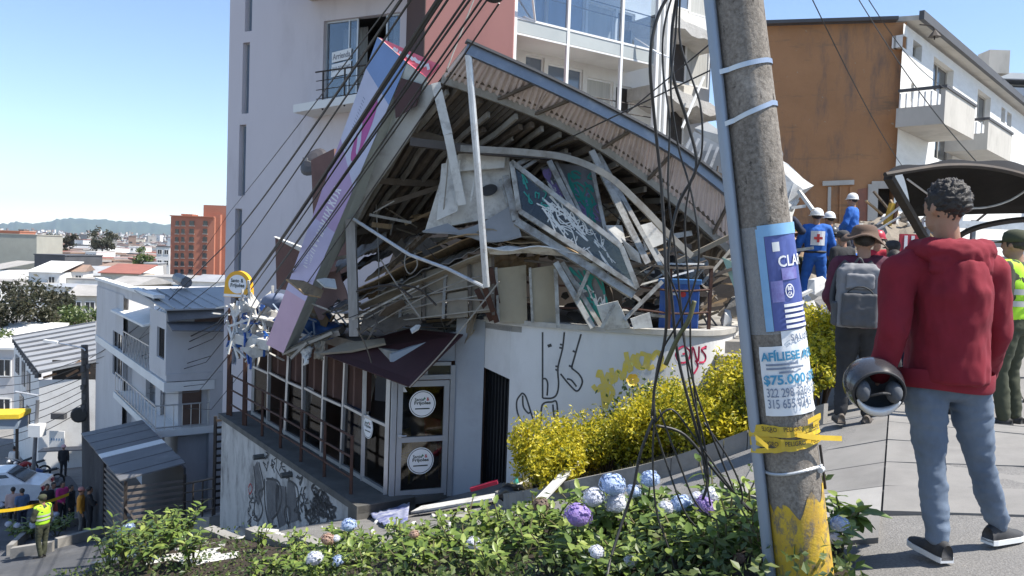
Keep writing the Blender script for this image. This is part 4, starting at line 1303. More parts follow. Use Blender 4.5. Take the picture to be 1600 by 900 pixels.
# ---- door
D0 =V(-1.99,13.5,0);D1 =V(-.95,13.9,0)
dx =(D1 -D0).normalized();dn =V(dx.y,-dx.x,0)
DW =(D1 -D0).length
zd =-4.32
def dp(x,z,off=0.0): return V(D0.x,D0.y,0)+dx *x +dn *off +V(0,0,z)
door =MB()
fw =.085
door.beam(dp(fw /2,zd),dp(fw /2,-2.0),fw,.08,dn);door.beam(dp(DW -fw /2,zd),dp(DW -fw /2,-2.0),fw,.08,dn)
door.beam(dp(fw,-2.2),dp(DW -fw,-2.2),.08,.1,dn);door.beam(dp(fw,-1.97),dp(DW -fw,-1.97),.06,.09,dn);door.beam(dp(DW *.53,-2.16),dp(DW *.53,-1.99),.05,.05,dn)
df =door.build('door_frame',M_DOORF,shop)
lf =MB();l0,l1 =fw +.015,DW -fw -.015
for a,b,w in (((l0 +.045,zd +.03),(l0 +.045,-2.26),.09),((l1 -.045,zd +.03),(l1 -.045,-2.26),.09)):
 lf.beam(dp(*a,.01),dp(*b,.01),w,.05,dn)
for z,w in ((zd +.09,.13),(-3.28,.09),(-2.31,.1)):
 lf.beam(dp(l0 +.09,z,.01),dp(l1 -.09,z,.01),.05,w)
leaf =lf.build('door',M_DOORF,shop)
m =MB();m.prism([dp(l0 +.09,zd +.15),dp(l1 -.09,zd +.15),dp(l1 -.09,-2.36),dp(l0 +.09,-2.36)],-dn *.008);m.build('pane',M_GLASSD,leaf)
m =MB();m.tube([dp(l0 +.05,-3.2,.07),dp(l0 +.05,-3.2,.03)],.03,8);m.tube([dp(l0 +.02,-3.2,.07),dp(l0 +.16,-3.2,.07)],.012,6);m.build('handle',M_ALU,leaf)
m =MB();m.prism([dp(fw,-2.15),dp(DW -fw,-2.15),dp(DW -fw,-1.99),dp(fw,-1.99)],-dn *.01);m.build('fanlight_pane',M_DARKWIN,df)
for (u,v) in ((660,631),(657,720)):
 p =hit(u,v,D0 +dn *.005,dn);sticker(p,dx,V(0,0,1),.235,dn,leaf)
m =MB();c =hit(630,608,D0,dn);m.add([c +V(0,0,-.05)+dx *-.07 +dn *.004,c +V(0,0,-.05)+dx *.07 +dn *.004,c +V(0,0,.07)+dn *.004],[(0,1,2)]);m.build('small_sticker',M_WFRAME,leaf)
# wall over the door, pillar, gate
PG =plan(762,13.8);PGe =plan(803,13.25)
PGe_n =None
m =MB();m.prism([dp(-.03,-1.93,-.02),dp(DW,-1.93,-.02),dp(DW,-1.42,-.02),dp(-.03,-1.80,-.02)],-dn *.12);m.build('door_head',M_BLUEGREY,shop)
m =MB()
pd =plan(762,13.72)
m.prism([V(D1.x,D1.y,-5),V(pd.x,pd.y,-5),V(pd.x,pd.y +.35,-5),V(D1.x,D1.y +.35,-5)],V(0,0,5 -1.17));m.build('pillar',M_BLUEGREY,shop)
gl0 =plan(766,14.05);gl1 =plan(806,13.45)
for k in range(8):
 p =lerp(gl0,gl1,(k +.5)/8);m =MB();zt_ =-2.02 -.08 *(k /8) ** 2 -.1 *(k >5)
 m.beam(V(p.x,p.y,-4.5),V(p.x,p.y,zt_),.055,.03,gl1 -gl0);m.build('gate_bar',mat('black_gate',(0.02,0.022,0.026),rough=.5),shop)
m =MB();b0_ =V(gl0.x +.15,gl0.y +.25,0);b1_ =V(gl1.x +.15,gl1.y +.3,0)
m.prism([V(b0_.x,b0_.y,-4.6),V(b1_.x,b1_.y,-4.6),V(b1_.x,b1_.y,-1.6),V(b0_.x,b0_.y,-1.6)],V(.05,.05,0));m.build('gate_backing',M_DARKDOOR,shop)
# ---- curved white wall
CW =smooth_line([plan(803,13.28),plan(860,12.93),plan(930,12.62),plan(1000,12.45),plan(1064,12.42),plan(1122,12.62),plan(1150,13.3),plan(1160,14.6)],8)
ZW =P(1064,524,12.42).z
def wall_top(i): return ZW
m =MB()
n_ =len(CW)
for i in range(n_ -1):
 a,b =CW[i],CW[i +1]
 m.add([V(a.x,a.y,-4.8),V(b.x,b.y,-4.8),V(b.x,b.y,ZW),V(a.x,a.y,ZW)],[(0,1,2,3)])
# over the gate
g0 =plan(762,13.74)
m.add([V(g0.x,g0.y,-2.0),V(CW[0].x,CW[0].y,-2.12),V(CW[0].x,CW[0].y,ZW),V(g0.x,g0.y,ZW)],[(0,1,2,3)])
auto_smooth(m.build('curved_wall',M_SHOPW,shop),50)
m =MB()
cap =[V(g0.x,g0.y,0)]+CW
k =len(cap)
vs_ =[]
for i,p in enumerate(cap):
 d =(cap[min(i +1,k -1)]-cap[max(i -1,0)]).normalized();s =d.cross(V(0,0,1))
 vs_ += [V(p.x,p.y,ZW)+s *.045,V(p.x,p.y,ZW +.085)+s *.045,V(p.x,p.y,ZW +.085)-s *.25,V(p.x,p.y,ZW)-s *.25]
fs =[]
for i in range(k -1):
 for j in range(4):
  a =i *4 +j;b =i *4 +(j +1) % 4
  fs.append((a,a +4,b +4,b))
m.add(vs_,fs);m.build('wall_coping',mat('pale_stone_coping',(0.48,0.46,0.42),(0.36,0.345,0.32),rough=.85,scale=3,stain=(.2,.19,.17),stain_scale=2),shop)
def onwall(u,v,off=.006):
 w =ray(u,v)
 for i in range(n_ -1):
  a,b =CW[i],CW[i +1]
  # solve a + t (b-a) = k w in plan
  det =(b.x -a.x)*-w.y +w.x *(b.y -a.y)
  if abs(det)<1e-9: continue
  t =(-a.x *-w.y +w.x *-a.y)/det
  if -1e-6 <= t <= 1 +1e-6:
   p =lerp(a,b,t);kk =p.y /w.y
   if kk <= 0: continue
   d =(b -a).normalized();nn_ =V(d.y,-d.x,0)
   if nn_.y >0: nn_ =-nn_
   return V(p.x,p.y,w.z *kk)+nn_ *off,nn_
 return None
gw =MB()
def wpaint(pts,w,mi,sub=6,off=.006,closed=False):
 out =[]
 for q in smooth_line([V(u,v,0) for u,v in pts],sub,closed):
  h =onwall(q.x,q.y,off)
  if h: out.append(h[0])
 if len(out)>1: stroke(gw,out,w,V(-.2,-1,0),mi)
def wline(pts,w,mi,off=.006):
 for a,b in zip(pts[:-1],pts[1:]): wpaint([a,b],w,mi,4,off)
# the drawn legs and boots
for pts in ([(848,519),(848,560),(848,622)],[(882,519),(879,545),(872,575),(873,600),(870,616),(862,622),(848,622)],[(848,592),(853,592),(856,600),(855,618)],
   [(908,522),(900,550),(893,575)],[(893,575),(905,585),(910,597),(902,611),(889,600),(876,584)],[(886,592),(893,594),(901,604)],
   [(845,668),(846,640),(850,630),(862,628),(870,629),(872,662)],[(864,632),(866,650),(872,660)],
   [(816,614),(822,620),(830,645),(838,668)],[(816,614),(808,626),(809,645),(818,665),(822,676)],[(817,618),(818,635),(825,645),(829,644)]):
 wpaint(pts,.028,0)
for pts in ([(875,538),(880,539)],[(874,543),(879,544)],[(868,572),(873,573)],[(868,577),(873,580)],[(895,548),(901,551)],[(889,571),(895,574)],[(818,660),(823,662)]):
 wline(pts,.03,0)
wline([(856,541),(862,539)],.05,0)
# yellow and red tags
ys =[[(926,602),(934,610),(940,604),(946,640),(950,604),(958,615),(944,635)],[(934,590),(938,580),(946,606),(950,584),(958,600)],[(955,575),(960,596),(966,580),(974,592),(978,566),(986,580)],
      [(978,550),(984,580),(990,556),(1000,575)],[(998,552),(994,570),(1006,574),(1010,556),(1000,552)],[(1014,552),(1012,574),(1022,572)],[(1018,562),(1026,550),(1034,560),(1028,578),(1040,570)]]
for pts in ys: wpaint(pts,.075,1,5,.005)
for pts in ([(1060,545),(1056,555),(1062,566),(1074,564),(1078,550),(1068,541),(1060,545)],[(1066,553),(1073,552)],[(1080,566),(1082,542),(1090,565),(1092,541)],[(1104,541),(1096,546),(1102,556),(1100,565),(1092,566)],
   [(1102,540),(1102,546)],[(1086,563),(1090,572),(1084,584)]):
 wpaint(pts,.03,2,6,.007)
gw.build('wall_graffiti',[M_GP,mat('yellow_spray',(0.75,0.55,0.03),(.6,.5,.2),rough=.7,scale=20),mat('crimson_spray',(0.62,0.03,0.10),rough=.7)],shop)
# terrace floor on the curved part, shop floor, back walls, ceiling slab
m =MB();q =[V(g0.x,g0.y,ZW -.12)]+[V(p.x,p.y,ZW -.12) for p in CW[::3]]+[V(5.5,19.5,ZW -.12),V(-4,21.5,ZW -.12)]
m.prism(q,V(0,0,.1));m.build('upper_floor',M_CONC,shop)
m =MB();m.prism([LOT(.0,gt_ +.0,-1.95),LOT(sW,gt_,-1.95),LOT(sW,7,-1.95),LOT(1.5,7,-1.95),V(pd.x,pd.y +.2,-1.95),V(D1.x,D1.y +.2,-1.95)],V(0,0,.2));m.build('ceiling_slab',M_CONC,shop)
m =MB();m.add([LOT(sW,gt_ +.1,ZT),LOT(sW,5.5,ZT),LOT(sW,5.5,-1.96),LOT(sW,gt_ +.1,-1.96)],[(0,1,2,3)])
m.add([LOT(0,5.5,ZT),LOT(sW,5.5,ZT),LOT(sW,5.5,-1.96),LOT(0,5.5,-1.96)],[(3,2,1,0)])
m.add([V(pd.x,pd.y +.3,ZT),LOT(0,5.5,ZT),LOT(0,5.5,-1.96),V(pd.x,pd.y +.3,-1.96)],[(0,1,2,3)])
m.build('inner_wall',mat('dim_shop_interior',(0.22,0.13,0.09),(.14,.09,.07),rough=.9,scale=.7),shop)
m =MB();m.add([LOT(.05,gt_ +.06,ZT +.01),LOT(sW,gt_ +.06,ZT +.01),LOT(sW,5.5,ZT +.01),LOT(0,5.5,ZT +.01),V(pd.x,pd.y +.3,ZT +.01),V(D1.x,D1.y +.06,ZT +.01),V(D0.x +.08,D0.y +.06,ZT +.01)],[tuple(range(7))]);m.build('shop_floor',mat('brown_tile_floor',(0.15,0.09,0.06),(.10,.065,.045),rough=.35,scale=2),shop)
# furniture seen through the door
def table(c,w,d,h,mt,rz,label):
 e =empty('cafe_table',c,label,'table',None,rz)
 def B(m,nm): o =bpy.data.objects.new(nm,m.mesh(nm,mt));COL.objects.link(o);o.parent =e
 m =MB();m.box((0,0,h -.02),(w,d,.04));B(m,'tabletop')
 for x in (-1,1):
  for y in (-1,1):
   m =MB();m.beam((x *(w /2 -.05),y *(d /2 -.05),0),(x *(w /2 -.05),y *(d /2 -.05),h -.04),.06,.06);B(m,'leg')
 return e
def chair(c,mt,rz,label):
 e =empty('plastic_chair',c,label,'chair',None,rz)
 def B(m,nm): o =bpy.data.objects.new(nm,m.mesh(nm,mt));COL.objects.link(o);o.parent =e
 m =MB();m.grid(lambda s,t: V(-.2 +.4 *s,-.2 +.4 *t,.44 -.03 *math.sin(s *3.14)),6,4,th=.02);B(m,'seat')
 m =MB();m.grid(lambda s,t: V(-.2 +.4 *s,.2 +.07 *t +.03 *math.cos(s *3.14 *2),.46 +.42 *t),6,5,th=.02);B(m,'backrest')
 for x in (-1,1):
  for y in (-1,1):
   m =MB();m.beam((x *.21,y *.21,0),(x *.18,y *.18,.44),.04,.04);B(m,'leg')
 return e
M_ORW =mat('orange_wood',(0.45,0.20,0.05),(.36,.15,.04),rough=.5,scale=4,stretch=(1,8,1))
table(V(-.98,15.1,ZT +.012),.95,.7,.78,M_ORW,.5,'orange wooden table seen through the shop door glass')
chair(V(-1.75,14.55,ZT +.012),mat('yellow_plastic',(0.70,0.50,0.02),rough=.4),.8,'yellow plastic chair low behind the shop door glass')
chair(V(-1.35,16.0,ZT +.012),mat('red_plastic',(0.50,0.03,0.03),rough=.4),2.6,'red plastic chair behind the orange table')
for k,(s,t,l) in enumerate(((2.6,1.3,'white panel leaning inside the shop window by the round sticker'),(5.4,1.2,'pale board fallen inside the far end of the shop front'))):
 m =MB();m.prism([LOT(s,t,ZT +.02),LOT(s +.9,t +.2,ZT +.02),LOT(s +.8,t +.5,ZT +1.5),LOT(s +.1,t +.4,ZT +1.7)],E1 *.03);m.build('leaning_board',M_GRAFW,label=l,cat='board')
m =MB();p =LOT(3.5,1.6,ZT +.02);m.box(p +V(0,0,.55),(.5,.5,1.1),Matrix.Rotation(.5,3,'Z'));m.box(p +V(0,0,1.12),(.56,.56,.05),Matrix.Rotation(.5,3,'Z'));m.build('blue_cabinet',mat('navy_cabinet',(.03,.05,.12),rough=.5),label='dark blue cabinet standing inside the shop front',cat='cabinet')

# ------------------------------------------------------------------ the collapsed roof and upper floor
def sweep(mb,pts,w,h,up=V(0,0,1),mi=0):
 """a rectangular bar bent along a line of points"""
 pts =[Vector(p) for p in pts];k =len(pts);vs_ =[]
 for i,p in enumerate(pts):
  d =(pts[min(i +1,k -1)]-pts[max(i -1,0)]).normalized()
  s =d.cross(up).normalized();t =s.cross(d)
  vs_ += [p -s *w /2 -t *h /2,p +s *w /2 -t *h /2,p +s *w /2 +t *h /2,p -s *w /2 +t *h /2]
 fs =[(3,2,1,0),tuple((k -1)*4 +j for j in range(4))]
 for i in range(k -1):
  for j in range(4):
   a =i *4 +j;b =i *4 +(j +1) % 4
   fs.append((a,b,b +4,a +4))
 mb.add(vs_,fs,mi)
M_FASC =mat('blue_grey_steel_gutter',(0.17,0.20,0.26),(0.13,0.155,0.20),rough=.4,metal=.5,scale=2,stain=(.30,.31,.33),stain_scale=3)
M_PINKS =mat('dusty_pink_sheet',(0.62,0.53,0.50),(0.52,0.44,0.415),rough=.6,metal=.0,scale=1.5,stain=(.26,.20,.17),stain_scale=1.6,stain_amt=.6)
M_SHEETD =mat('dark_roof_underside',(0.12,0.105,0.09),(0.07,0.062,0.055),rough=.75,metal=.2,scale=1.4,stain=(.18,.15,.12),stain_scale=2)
M_PURL =mat('pale_steel_purlin',(0.33,0.31,0.275),(0.22,0.205,0.18),rough=.6,metal=.3,scale=4,stain=(.14,.10,.07),stain_scale=3)
M_PURLD =mat('brown_rusted_purlin',(0.16,0.13,0.10),(0.09,0.07,0.055),rough=.8,metal=.2,scale=5)
M_GALV =mat('galvanised_pipe',(0.62,0.63,0.64),(0.48,0.49,0.50),rough=.4,metal=.35,scale=7,stain=(.25,.2,.16),stain_scale=6,stain_lo=.54)
M_TAN =mat('tan_plywood',(0.36,0.25,0.14),(0.24,0.165,0.095),rough=.8,scale=3,stretch=(6,1,1),stain=(.10,.075,.05),stain_scale=1.5)
M_DUSTP =mat('dusty_ceiling_panel',(0.30,0.26,0.20),(0.21,0.18,0.14),rough=.9,scale=1.5,stain=(.11,.09,.07),stain_scale=1.2)
M_PLAST =mat('white_plaster_piece',(0.66,0.65,0.62),(0.50,0.49,0.46),rough=.85,scale=3,stain=(.26,.24,.22),stain_scale=3.5,stain_lo=.50,stain_hi=.66,stain_amt=.7,bumps=.3,bscale=30)
M_MAROON =mat('maroon_sheet',(0.055,0.02,0.023),(0.035,0.014,0.016),rough=.6,scale=1.5)
M_BROWNP =mat('brown_parapet',(0.17,0.09,0.075),(0.12,0.065,0.055),rough=.8,scale=.8,stain=(.08,.045,.04),stain_scale=1)
roof =empty('collapsed_roof',P(900,520,14),'buckled metal roof with long gutter fallen over the corner shop','roof')
OUT =smooth_line([P(728,76,11.6),P(850,130,11.9),P(960,184,12.3),P(1060,240,12.8),P(1148,308,13.3)],8)
INN =smooth_line([P(690,124,12.35),P(800,163,12.45),P(900,208,12.75),P(985,262,13.1),P(1070,328,13.5),P(1150,402,13.9)],6)
INN =[INN[round(i *(len(INN)-1)/(len(OUT)-1))] for i in range(len(OUT))] if len(INN) != len(OUT) else INN
def at_line(L,s):
 x =s *(len(L)-1);i =min(int(x),len(L)-2);return lerp(L[i],L[i +1],x -i)
m =MB();sweep(m,OUT,.09,.16);auto_smooth(m.build('gutter',M_FASC,roof),40)
m =MB();sweep(m,[p +V(0,0,.1)+V(0,-.03,0) for p in OUT],.16,.035);m.build('gutter_lip',M_DARKCLAD,roof)
m =MB();sweep(m,INN,.08,.12);m.build('inner_beam',M_PURL,roof)
m =MB();sweep(m,[lerp(a,b,.18)+V(0,0,.06) for a,b in zip(INN,OUT)],.04,.05);m.build('batten',M_PURLD,roof)
# overhang sheeting: eleven lapped sheets with real ribs
ns =11
for k in range(ns):
 s0,s1 =k /ns,(k +1)/ns +.004
 m =MB()
 def fn(a,b):
  s =lerp(s0,s1,a);p =lerp(at_line(OUT,min(s,1)),at_line(INN,min(s,1)),b)
  return p +V(0,0,.03 +.018 *(1 if (int(a *24) % 4)<2 else -1)+.01 *(k % 2))
 m.grid(fn,24,3,th=None);auto_smooth(m.build('overhang_sheet',M_PINKS,roof),20)
for f in (.18,.3,.52,.68,.93):
 m =MB();m.beam(at_line(OUT,f +.05)-V(0,0,.03),at_line(INN,f -.03)-V(0,0,.02),.05,.04);m.build('tie_bar',M_PURLD,roof)
# the main roof skin, sunk at the back
REAR =smooth_line([P(505,420,16.2),P(600,395,17.2),P(720,360,18),P(860,345,18.5),P(1000,380,18),P(1150,440,17)],6)
def skin(s,t):
 p =lerp(at_line(INN,s),at_line(REAR,s),t)
 return p +V(0,0,.28 *math.sin(t *math.pi)+.10 *mnoise.noise(V(s *6,t *4,0)))
for k in range(14):
 s0,s1 =k /14,(k +1)/14 +.006
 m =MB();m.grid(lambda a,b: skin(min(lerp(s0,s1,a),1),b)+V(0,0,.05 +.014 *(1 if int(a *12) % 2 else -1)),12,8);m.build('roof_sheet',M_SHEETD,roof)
rs =random.Random(3)
for k in range(34):
 s =.005 +k *.0285 +rs.uniform(-.006,.006)
 if s >1: break
 t0 =rs.uniform(0,.06) if k % 3 else rs.uniform(.1,.3);t1 =rs.uniform(.6,1.0)
 pts =[skin(s +rs.uniform(-.004,.004),lerp(t0,t1,j /6))-V(0,0,.05 +.04 *(k % 2)) for j in range(7)]
 m =MB();sweep(m,pts,.05 if k % 2 else .08,.09);m.build('purlin',M_PURL if k % 2 else M_PURLD,roof)
for t in (.25,.5,.78):
 m =MB();sweep(m,[skin(s /14,t)-V(0,0,.14) for s in range(0,13)],.07,.12);m.build('cross_beam',M_PURLD,roof)
# posts that held it
m =MB();m.tube([P(732,86,11.62),P(746,260,11.85),P(760,448,12.2)],.052,12);m.build('pipe_post',M_GALV,roof)
m =MB();m.beam(P(681,130,12.3),P(700,210,12.3),.14,.07,V(0,1,0));m.beam(P(700,210,12.3),P(722,320,12.45),.13,.07,V(0,1,0));m.build('bent_post',M_PLAST,roof)
m =MB();m.beam(P(548,342,13.9),P(554,525,13.9),.16,.14,V(0,1,0));m.build('square_post',mat('weathered_grey_post',(.34,.32,.30),(.24,.225,.21),rough=.8,scale=4,stretch=(4,4,.6)),roof)
m =MB();m.tube([P(552,342,13.8),P(640,398,13.2),P(700,420,12.8),P(756,448,12.3)],.03,6);m.build('fallen_rod',M_GALV,roof)
m =MB();sweep(m,[P(642,222,13),P(760,236,12.95),P(890,246,13.2)],.18,.13);m.build('dark_beam',mat('dark_steel_beam',(.06,.052,.048),(.09,.075,.065),rough=.6,metal=.3,scale=4),roof)
ARC =smooth_line([P(720,232,12.6),P(820,238,12.5),P(890,248,12.45),P(950,275,12.4),P(1000,320,12.4),P(1040,362,12.5),P(1080,400,12.6)],6)
m =MB();sweep(m,ARC,.06,.1);auto_smooth(m.build('arched_rail',M_PURL,roof),40)
# wide grey edge plate between the sign and the roof, and torn cladding
m =MB();m.grid(lambda a,b: lerp(lerp(P(640,140,12.9),P(690,128,12.4),b),lerp(P(470,470,15.2),P(500,440,15.2),b),a)+V(.03 *math.sin(a *9),0,.05 *mnoise.noise(V(a *7,b *3,2))),18,3,th=.02)
m.build('edge_plate',mat('dented_grey_plate',(.40,.40,.385),(.30,.30,.285),rough=.55,metal=.25,scale=2,stain=(.15,.13,.11),stain_scale=2.5),roof)
m =MB();m.grid(lambda a,b: lerp(lerp(P(608,98,13),P(668,128,12.7),b),lerp(P(560,320,14.1),P(612,215,13.3),b),a)+V(0,.06 *mnoise.noise(V(a *5,b *5,7)),0),10,6,th=.02)
m.build('fascia_plate',mat('pale_green_grey_plate',(.45,.47,.44),(.36,.38,.36),rough=.5,metal=.1,scale=1.5,stain=(.22,.22,.21),stain_scale=2),roof)
m =MB();m.plate([P(627,122,12.75),P(660,132,12.6),P(650,165,12.7),P(618,185,12.9),P(616,150,12.85)],.02);m.build('maroon_cladding',M_MAROON,roof)

# ---- the long advertising sign torn loose
sign =empty('advert_sign',P(437,548,14.5),'long toppled advertising box sign in blue, lilac and pink leaning off the roof','sign')
a0,a1,a2 =P(590,58,13.1),P(636,98,12.75),P(658,110,13.15);b0,b1,b2 =P(416,538,14.75),P(443,552,14.4),P(460,546,14.85)
a3,b3 =a0 +a2 -a1,b0 +b2 -b1
m =MB();m.add([a0,a1,a2,a3,b0,b1,b2,b3],[(1,2,6,5),(2,3,7,6),(3,0,4,7),(0,3,2,1),(4,5,6,7)])
m.build('sign_box',mat('sign_side_grey_green',(.40,.42,.39),(.32,.34,.315),rough=.6,scale=1.5,stain=(.22,.22,.2),stain_scale=2),sign)
nsg =(a1 -a0).cross(b0 -a0).normalized()
if nsg.y >0: nsg =-nsg
def sf(x,y,off=.004): return lerp(lerp(a0,a1,x),lerp(b0,b1,x),y)+nsg *off
cols =[((.17,.27,.50),0,.13),((.48,.49,.62),.13,.36),((.40,.28,.47),.36,.55),((.46,.42,.60),.55,.80),((.52,.34,.44),.80,1.0)]
for i,(c,y0,y1) in enumerate(cols):
 m =MB()
 if i == 1: q =[sf(0,.09),sf(1,.13),sf(1,.40),sf(0,.30)]
 elif i == 0: q =[sf(0,0),sf(1,0),sf(1,.13),sf(0,.09)]
 elif i == 2: q =[sf(0,.30),sf(1,.40),sf(1,y1),sf(0,y1)]
 else: q =[sf(0,y0),sf(1,y0),sf(1,y1),sf(0,y1)]
 m.add(q,[(0,3,2,1)]);m.build('printed_panel',mat('sign_print_%d' % i,c,tuple(x *.88 for x in c),rough=.45,scale=2),sign)
m =MB()     # magenta lozenge and white lettering strokes
lo =[sf(.62 +.16 *math.cos(t),.235 +.095 *math.sin(t) ,.008) for t in [2 *math.pi *k /28 for k in range(28)]]
lo =[sf(.60 +.17 *math.cos(t)-.0 *math.sin(t),.235 +.10 *math.sin(t),.008) for t in [2 *math.pi *k /28 for k in range(28)]]
m.add(lo,[tuple(range(28))],0)
rs =random.Random(8)
for k in range(15):
 y =.43 +k *.0085 *1.3;x =.5
 stroke(m,[sf(x -.13,y,.008),sf(x +rs.uniform(-.05,.1),y +rs.uniform(-.004,.006),.008),sf(x +.15,y +rs.uniform(-.004,.006),.008)],.03,nsg,1)
for k in range(12):
 y =.60 +k *.009;stroke(m,[sf(.35,y,.008),sf(.6,y +rs.uniform(-.006,.006),.008)],.02,nsg,1)
for k in range(18):
 y =.16 +k *.009;stroke(m,[sf(.22,y,.008),sf(.30,y +.003,.008)],.012,nsg,2)
m.build('sign_print',[mat('magenta_print',(.42,.07,.28),rough=.45),mat('white_print',(.72,.70,.74),rough=.45),mat('slate_print',(.22,.24,.36),rough=.45)],sign)
tp =[P(592,58,13.08),P(687,101,12.5),P(668,122,12.55),P(638,99,12.70)]
m =MB();m.plate(tp,.03);m.build('pink_end_panel',mat('coral_print',(.70,.16,.20),(.6,.12,.17),rough=.45,scale=3),sign)
m =MB()
pn =(tp[1]-tp[0]).cross(tp[2]-tp[0]).normalized();pn =pn if pn.y <0 else -pn
for k in range(9):
 x =.12 +k *.09;f =lambda x,y: lerp(lerp(tp[0],tp[1],x),lerp(tp[3],tp[2],x),y)+pn *.036
 stroke(m,[f(x,.25 +.2 *rs.random()),f(x +.05,.45),f(x +.08,.3 +.4 *rs.random())],.05,pn,0)
m.build('white_lettering',MATS['white_print'],sign)
m =MB();m.plate([P(636,100,12.72),P(668,123,12.57),P(655,150,12.7),P(624,130,12.92)],.02);m.build('grey_end_panel',MATS['pale_green_grey_plate'],sign)

# ---- upper floor wreckage: named pieces
wr =empty('wrecked_upper_floor',P(760,510,14),'crushed upper floor with bent window frames and fallen panels above the shop','wreckage')
def plate(name,pts,mt,th_=.02,parent=wr):
 m =MB();m.plate([P(*p) for p in pts],th_);return m.build(name,mt,parent)
def bar(name,a,b,w,mt,h=None,parent=wr):
 m =MB();m.beam(P(*a),P(*b),w,h or w *.7,V(0,-1,.3));return m.build(name,mt,parent)
# back of the cavity
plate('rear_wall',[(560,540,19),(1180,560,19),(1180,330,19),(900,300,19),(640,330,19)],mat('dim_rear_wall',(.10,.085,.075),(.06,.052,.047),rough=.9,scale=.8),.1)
# fallen white wall with the round duct hole
WQ =[P(700,243,13.4),P(795,238,13.3),P(800,335,13.1),P(664,360,13.6)]
m =MB();m.plate(WQ,.06);m.build('fallen_wall',M_PLAST,wr)
m =MB();wnn =(WQ[1]-WQ[0]).cross(WQ[2]-WQ[0]).normalized();wnn =wnn if wnn.y <0 else -wnn
c =hit(764,297,WQ[0]+wnn *.075,wnn);ax =(WQ[1]-WQ[0]).normalized();ay =wnn.cross(ax)
m.add([c +ax *(.14 *math.cos(t)+.03 *math.sin(t))+ay *(.1 *math.sin(t)) for t in [2 *math.pi *k /20 for k in range(20)]],[tuple(range(20))]);m.build('duct_hole',M_BLACKP,wr)
m =MB();m.grid(lambda a,b: lerp(lerp(P(660,362,13.3),P(800,320,12.8),a),lerp(P(700,350,13.2),P(815,368,12.6),a),b)+V(0,0,-.18 *math.sin(a *3.1)),12,4,th=.03);m.build('slumped_sheet',mat('grey_plastic_sheet',(.24,.25,.27),(.18,.19,.2),rough=.5,scale=2),wr)
plate('wall_tile',[(716,240,13.2),(790,236,13.1),(788,262,13.05),(712,268,13.2)],M_PLAST)
for a,b in (((718,250,13.1),(712,320,13.1)),((745,262,13.0),(735,315,13.0))): bar('plaster_lath',a,b,.03,M_PLAST)
# big shop window frame flung out
def frame(name,q,w,mt,parent=wr,glass=None,depth=.1):
 q =[P(*p) for p in q];n =(q[1]-q[0]).cross(q[3]-q[0]).normalized()
 m =MB()
 for i in range(4): m.beam(q[i],q[(i +1) % 4],w,depth,n)
 f =m.build(name,mt,parent)
 if glass:
  m =MB();m.plate(q,.008);m.build('pane',glass,f)
 return f,q,n
M_ALUD =mat('dull_aluminium',(.44,.43,.40),(.29,.28,.26),rough=.5,metal=.4,scale=5,stain=(.15,.125,.10),stain_scale=5,stain_lo=.46,stain_hi=.64,stain_amt=.75)
M_GLASSG =glass_mat('grimy_glass',(.42,.45,.43),.95,.12,1.3)
f1,q1,n1 =frame('window_frame',[(800,254,12.75),(971,386,12.25),(996,450,12.15),(812,330,12.6)],.075,M_ALUD,glass=M_GLASSG,depth=.14)
if n1.y >0: n1 =-n1
bar('frame_rail',(790,275,12.9),(806,345,12.7),.11,M_ALUD);bar('frame_rail',(806,346,12.65),(990,462,12.2),.12,M_ALUD);bar('frame_rail',(782,280,12.95),(800,340,12.8),.05,M_ALUD)
def quadf(q,off,n): return lambda x,y: lerp(lerp(q[0],q[1],x),lerp(q[3],q[2],x),y)+n *off
M_TAGW =mat('white_tag',(.62,.63,.62),rough=.7);M_TAGT =mat('teal_tag',(.02,.26,.22),rough=.7);M_TAGP =mat('purple_tag',(.22,.16,.38),rough=.7)
g =MB();fq =quadf(q1,.02,n1);rs =random.Random(17)
def scrawl(mb,f,n,mi,cx,cy,sx,sy,k,w):
 for _ in range(k):
  x,y =cx +rs.uniform(-sx,sx),cy +rs.uniform(-sy,sy)
  pts =[f(min(max(x +rs.uniform(-.4,.4)*sx,.02),.98),min(max(y +rs.uniform(-.5,.5)*sy,.04),.96)) for _ in range(5)]
  stroke(mb,smooth_line(pts,4),w,n,mi)
scrawl(g,fq,n1,0,.45,.5,.2,.4,26,.018);scrawl(g,fq,n1,1,.2,.5,.1,.3,6,.02);scrawl(g,fq,n1,0,.75,.55,.12,.3,8,.012)
g.build('glass_tag',[M_TAGW,M_TAGT],f1)
# leaning panels with teal and purple tags behind it
for nm,q,cols_t in (('tagged_panel',[(845,262,13.3),(868,258,13.3),(905,345,13.0),(870,322,13.1)],(2,0)),('tagged_panel',[(872,255,13.5),(930,262,13.4),(942,360,13.1),(905,345,13.2)],(1,2)),
                      ('tagged_panel',[(872,412,12.75),(938,425,12.6),(960,512,12.6),(920,512,12.7)],(1,0))):
 m =MB();Q_ =[P(*p) for p in q];m.plate(Q_,.02);o =m.build(nm,mat('grey_tagged_glass',(.20,.20,.21),(.13,.13,.14),rough=.25,scale=2),wr)
 n =(Q_[1]-Q_[0]).cross(Q_[3]-Q_[0]).normalized();n =n if n.y <0 else -n
 g =MB();ff =quadf(Q_,.03,n)
 scrawl(g,ff,n,cols_t[0],.5,.45,.4,.35,16,.03);scrawl(g,ff,n,cols_t[1],.5,.6,.4,.3,8,.018)
 g.build('panel_tag',[M_TAGW,M_TAGT,M_TAGP],o)
